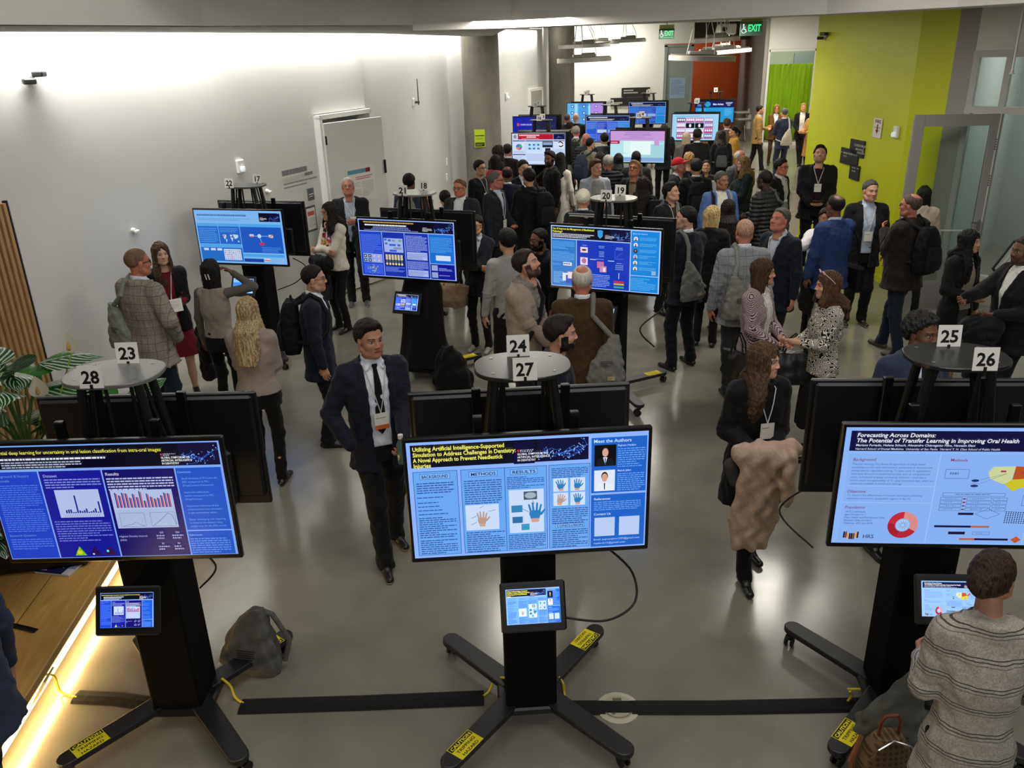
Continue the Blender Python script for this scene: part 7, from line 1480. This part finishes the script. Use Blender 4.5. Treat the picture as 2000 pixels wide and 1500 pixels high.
p=person(1341,259,1.68,165,'person with white hair in grey jacket before the dental photograph screen',fem=True,hair='mid',hc='#b09a70',hc2='#e8dcc0',skin='fair',top='coat',tc='#66635c',tk='fabric')
p=person(1411,255,1.66,170,'person with long dark hair right of the dental photograph screen',fem=True,hair='straight',hc='#17110f',hc2='#3c302a',top='coat',tc='#18191d'); backpack(p,'black and silver ribbed backpack right of the dental photograph screen',col='#202124',c2='#5a5c5e')
p=person(1436,246,1.66,-95,'person in mustard coat with a black ponytail, seen in profile',fem=True,hair='pony',hc='#0d0b0a',skin='warm',top='coat',tc='#b08432',hyaw=-5)
p=person(1421,231,1.74,172,'person with reddish brown hair before the farthest right screen',hair='thick',hc='#3a241c',skin='ruddy',tc='#5a5048')
p=person(1444,293,1.69,28,'elderly white-haired person in grey shirt with a camera strap',hair='thin',hc='#a8a298',hc2='#d8d4ca',skin='ruddy',top='open',shirt='#4a4a50',tc='#55565c',hyaw=20)
p=person(1456,305,1.70,-78,'person with light brown hair in dark green jacket reading a sheet',fem=True,hair='straight',hc='#3c2b1a',hc2='#9c7c4a',skin='fair',top='coat',tc='#101c1c',la='front',ra=(.06,.36,1.16)); held(p,'paper_sheet','white printed sheet held by the person in the green jacket','paper',pg,.21,.28,(.1,.44,1.26),(-.2,-1,0),(0,.1,1))
p=person(1409,334,1.77,8,'person in light blue blazer and white polo facing the viewer',hair='short',hc='#2a2826',hc2='#6a6864',skin='olive',tc='#4f6aa0',top='open',open_=.07,shirt='#d0cec6',la='side',ra='side',hyaw=22,gaze=1)
e=attach(p,'shoulder_strap','black strap over the light blue blazer','strap'); q=MB(); q.tube([(.125,-.1,1.45),(.125,0,1.51),(.125,.1,1.46),(.13,.15,1.3),(.14,.16,1.1)],.022,8); q.build('strap_band',mat('fabric','#101012',.7),e,smooth=True)
e=attach(p,'grey_strap','pale grey strap on the other shoulder of the light blue blazer','strap'); q=MB(); q.tube([(-.12,-.1,1.45),(-.12,0,1.51),(-.12,.1,1.46),(-.125,.15,1.3),(-.13,.16,1.1)],.022,8); q.build('strap_band',mat('canvas','#8a8a80',.7),e,smooth=True)
p=person(1499,333,1.80,-140,'bald dark-skinned person in black quilted jacket holding a phone',hair='buzz',hc='#0c0908',skin='dark',top='puffer',tc='#0d0d0e',tk='puffer',la='side',ra='hold',glasses=True,hem=.8); sling(p,'grey sling strap and bag over the black quilted jacket',side=1,x0=.12,col='#4c4d4b')
p=person(1524,310,1.74,42,'person with glasses in black zip top beside the lime wall',hair='thick',hc='#0d0b0b',skin='ruddy',glasses=True,top='open',open_=.02,shirt='#b9b6b2',tc='#0e0e10',bulk=1.1); badge(p,'lanyard on the black zip top',z=1.12)
p=person(1603,284,1.90,-14,'tall person in black jacket and plum shirt looking at a phone',hair='quiff',hc='#120e0d',skin='fair',top='open',open_=.055,shirt='#24101c',tc='#0f1013',bulk=1.2,la='waist',ra='waist',hpitch=-22,hyaw=-6,beard=.35); badge(p,'white badge on the plum shirt by the lime wall',z=1.22,x=.0)
e=attach(p,'mobile_phone','black mobile phone in both hands by the lime wall','phone'); q=MB(); q.box((0,.36,1.06),(.15,.075,.01),Matrix.Rotation(.4,3,'X'),.004); q.build('phone_body',BLACKG,e)
p=person(1307,356,1.74,40,'person in black top with grey shoulder strap right of table 19',hair='quiff',hc='#0e0c0b',skin='asian',top='open',open_=.05,shirt='#2c2422',tc='#101114',hpitch=-10,hyaw=15); sling(p,'grey sling strap across the black top right of table 19',side=-1,col='#77777a')
badge(p,'thin lanyard on the black top right of table 19',z=1.1)
# --- right middle group ---
p=person(1345,404,1.80,-150,'person in navy suit and glasses with a grey sling bag, back to the viewer',hair='short',hc='#0d0b0b',skin='fair',glasses='#b0b0b0',tc='#10151f',shirt='#cfd2d6',hyaw=42,la='front',ra='front',legs='wide',bc='#0d0f16',beard=.3); sling(p,'dark grey sling bag with a small pale label on the navy suit',side=-1,x0=-.06,z0=.84,col='#62625e')
p=person(1392,403,1.67,160,'person with a straight blond bob in black dress',fem=True,hair='bob',hc='#7d6336',hc2='#dcc088',top='coat',tc='#0c0c0d',hem=.62,hyaw=-28,bc='#0a0a0b',shoes='#17110f',skin='pale')
p=person(1424,390,1.66,175,'person with very long dark hair next to the blond bob',fem=True,hair='vlong',hc='#120d0c',top='coat',tc='#0b0b0c')
p=person(1458,429,1.80,180,'bald person in grey windowpane check blazer, back turned',hair='buzz',hc='#8a6a58',skin='ruddy',tm=mat('plaid','#85878a',.85,c2='#4c4e52',p=.09,w=.03,amt=.6),bc='#2c2e33',bulk=1.12,legs='step'); sling(p,'mid grey sling bag with dark print on the windowpane blazer',side=-1,x0=-.06,z0=.86,col='#7c7d76')
p=person(1531,405,1.80,-58,'smiling person in dark navy blazer with a thinning grey crop',hair='short',hc='#2f2c2a',hc2='#5f5b57',skin='ruddy',tc='#10151f',shirt='#aeb8c6',la='side',ra='side',hpitch=-14,hem=.72); badge(p,'narrow badge on the smiling person in dark navy',z=1.16)
p=person(1614,405,1.63,-14,'person in white jacket and teal scarf with a hand at the mouth',fem=True,hair='bun',hc='#0f0c0c',skin='tan',tc='#c9c6c8',top='open',shirt='#1f6a70',collar=False,ra='chin',la='waist',scarf=mat('scarf','#ffffff',.8,sc=30,cols=('#1f7a80','#0e3c46','#2c8f90','#15252c')),bc='#0c0c0d')
drape(p,'black_coat','black coat hanging from the arm of the white jacket','coat','#0c0c0d',[((.06,.26,1.0),(.18,.26,.95),.09,.09,.8),((.14,.27,.95),(.14,.25,.6),.1,.1,.6)],seed=8)
p=person(1638,381,1.80,-158,'person in bright blue blazer seen from behind',hair='crown',hc='#130f0e',skin='brown',tm=mat('plaid','#2a3a64',.85,c2='#1b2850',p=.1,w=.025,amt=.5),bc='#0d0e14',bulk=1.15,la='side',ra='hold',glasses=True)
e=attach(p,'laptop_bag','black laptop bag hanging at the hip of the bright blue blazer','bag'); q=MB(); q.box((.29,-.02,.84),(.10,.36,.30),bev=.03); q.build('bag_body',mat('canvas','#0c0c0e',.7),e); q=MB(); q.tube([(.22,.0,1.47),(.25,.03,1.3),(.30,.05,1.0)],.016,6); q.tube([(.22,-.0,1.47),(.25,-.1,1.3),(.30,-.12,1.0)],.016,6); q.build('strap',mat('fabric','#0c0c0e',.7),e)
p=person(1701,351,1.81,-4,'person in black suit and pale blue shirt standing against the lime wall',hair='short',hc='#34302b',hc2='#57524b',skin='fair',tc='#0c0d10',top='open',open_=.05,shirt='#a9b6c8',la='side',ra='side',bc='#0b0b0d',shoes=('#2a1714','#b9b2a8'),hyaw=8,bulk=1.08); badge(p,'badge with green foot on the pale blue shirt',z=1.14,x=0)
p=person(1787,379,1.82,-150,'balding person in dark brown jacket and jeans with a big black backpack',hair='crown',hc='#3c322c',skin='ruddy',tc='#1d1713',top='coat',hem=.78,bk='denim',bc='#16202e',bulk=1.18,la=(.0,.3,1.34),ra='side',shoes=('#4a4438','#15130f'),glasses=True,legs='step',hyaw=22); backpack(p,'big black hiking backpack on the dark brown jacket')
k=Canvas(10,6); k.rect(0,0,10,6,'#e8e8e8')
p=person(1808,364,1.66,165,'person with tousled black hair in beige jacket at the glass door',fem=True,hair='mid',hc='#0c0a0a',skin='tan',top='coat',tc='#a79a88',hem=.9,bc='#0c0c0d')
p=person(1893,448,1.64,22,'person with long black hair and black cardigan over a checked blouse',fem=True,hair='vlong',hc='#0c0a0a',skin='asian',top='open',open_=.085,lapel=False,shirt='#8a8274',collar=False,tc='#0d0d0e',tk='knit',la='side',ra='elbow',bottom='skirt',bc='#3a3835',skirtlen=.42,hem=.62,hyaw=18)
held(p,'framed_certificate','white certificate in a black frame held up beside the long black hair','frame',lambda k:(k.rect(0,0,10,14,'#0f0f10'),k.rect(.8,.8,8.4,12.4,'#b9c4c0'),k.rect(2.4,2.4,5.2,9.2,'#d8dcd8'),k.line([(5,6),(5,10)],.35,'#707470')),.26,.36,(-.34,.25,1.46),(-1,-.2,-.75),(-.6,.1,1),.015,'#101010')
p=person(2012,462,1.77,-84,'person in black jacket pointing, cut off by the right frame edge',hair='short',hc='#1a1512',hc2='#4a4540',skin='brown',tc='#0d0d0f',shirt='#d0d0cc',ra=(.06,.46,1.24),la='elbow',bulk=1.15,beard=.6)
drape(p,'black_coat','black coat with red lining over the arm of the pointing person','coat','#0d0d0f',[((-.12,.30,1.0),(-.02,.42,.98),.12,.11,.9),((-.1,.36,.95),(-.1,.36,.6),.15,.12,.7)],seed=9)
# --- far group by the curtain ---
p=person(1483,206,1.74,82,'person in tan blazer talking near the lime green curtain',hair='short',hc='#15100d',skin='warm',tc='#9a7a40',bc='#15151a',ra='side',la='hold',legs='step',beard=.4)
p=person(1517,204,1.68,-8,'person with glasses in brown trouser suit before the curtain',fem=True,hair='mid',hc='#5a3c20',hc2='#a87c44',skin='warm',glasses=True,tc='#5e401c',bc='#4a3218',la='cross',ra='cross')
p=person(1534,211,1.76,-165,'grey-haired person in blue suit with a cream sling bag by the curtain',hair='short',hc='#3a3a3a',hc2='#6a6a6a',skin='warm',tc='#2a3044',bc='#2c3040',ra='hold',la='hold',legs='wide'); sling(p,'cream sling bag on the far blue suit',side=1,col='#b9b29c',z0=.86)
p=person(1570,201,1.72,-18,'fair-haired person in black blazer and white blouse beside the lime wall edge',fem=True,hair='pony',hc='#7c5a30',hc2='#c09a5c',skin='warm',top='open',open_=.06,shirt='#d8d4c8',tc='#101012',la='waist',ra='waist',bc='#0f0f11',legs='cross')
p=person(1590,212,1.66,-60,'person in orange-tan sleeve almost hidden by the lime wall edge',fem=True,hair='mid',hc='#8a6030',hc2='#c89a58',skin='warm',top='coat',tc='#b08040',la='hold',ra='hold')
# --- bags on the floor ---
def floor_sling(x,y,rz,col,label,h=.46):
    e=empty('sling_bag',(x,y,0),rz,label,'bag'); f=Fld((-.26,-.14,-.02),(.26,.14,h+.06),.008); f.stack([(0,0,0,.17,.075),(.06,0,0,.19,.09),(.22,.02,0,.15,.075),(.36,.05,.01,.09,.055),(h,.09,.01,.035,.03)],.02,2.8); f.noise(.006,.1,3); v,q=f.mesh(); np_obj('bag_body',v,q,mat('canvas',col,.85),e)
    m=MB(); m.tube([(.09,.02,h-.02),(.16,.04,h-.06),(.24,.05,.2),(.2,.03,.06)],.016,8); m.build('strap',mat('canvas',col,.85),e,smooth=True); k=Canvas(10,7); k.lines(0,7,10,7,5,'#2c2b28',.5,random.Random(2)); k.build('printed_text',PAINT,e,.11,.075,FR((.03,-.093,.17),(1,0,0),(0,.05,1))); return e
floor_sling(-1.60,3.98,math.radians(-12),'#5c5b57','dark grey sling bag standing on the floor at the front left kiosk leg',.44)
floor_sling(1.85,3.21,math.radians(-20),'#5a5b55','grey sling bag slumped against the front right kiosk, behind the brown backpack',.52)
e=empty('small_backpack',(1.73,2.99,.0),math.radians(6),'small brown diamond-patterned backpack with tan handle by the front right kiosk leg','backpack'); f=Fld((-.17,-.14,-.02),(.17,.14,.40),.007); f.stack([(0,0,0,.115,.065),(.04,0,0,.13,.08),(.2,0,0,.125,.075),(.3,0,0,.095,.06),(.345,0,0,.06,.04)],.02,3.); v,q=f.mesh(); np_obj('bag_body',v,q,mat('monogram','#6e5638',.5,c2='#4a3622'),e)
f=Fld((-.14,-.16,0),(.14,-.02,.22),.007); f.stack([(.02,0,-.075,.10,.03),(.1,0,-.08,.105,.038),(.16,0,-.075,.09,.028)],.02,3.); v,q=f.mesh(); np_obj('front_pocket',v,q,mat('monogram','#5e452b',.5,c2='#3f2c1c'),e)
q=MB(); q.tube([(-.05,.0,.34),(-.05,.0,.42),(-.03,.0,.455),(.03,.0,.455),(.05,0,.42),(.05,0,.34)],.008,8); q.build('top_handle',mat('plain','#7a3f22',.45),e,smooth=True); q=MB(); q.tube([(-.1,-.115,.165),(0,-.12,.17),(.1,-.115,.165)],.004,6); q.tube([(-.11,-.06,.27),(-.08,-.065,.32),(0,-.05,.35),(.08,-.065,.32),(.11,-.06,.27)],.005,6); q.build('zip',CHROME,e,smooth=True)
q=MB(); q.tube([(-.1,.05,.3),(-.17,.0,.2),(-.15,-.02,.05)],.014,6); q.build('shoulder_strap',mat('plain','#7a4a28',.5),e,smooth=True)
f=Fld((-1.55,3.75,-.02),(-.95,4.3,.5),.012)
e=empty('duffel_bag',(-.62,8.18,0),0,'black bag slumped on the floor under the four-column kiosk','bag'); f=Fld((-.3,-.25,-.02),(.3,.25,.6),.012); f.stack([(0,0,0,.2,.16),(.2,0,0,.2,.16),(.42,-.03,0,.13,.1),(.52,-.05,0,.05,.05)],.02); f.noise(.015,.15,3); v,q=f.mesh(); np_obj('bag_body',v,q,mat('fabric','#0b0b0b',.8),e)
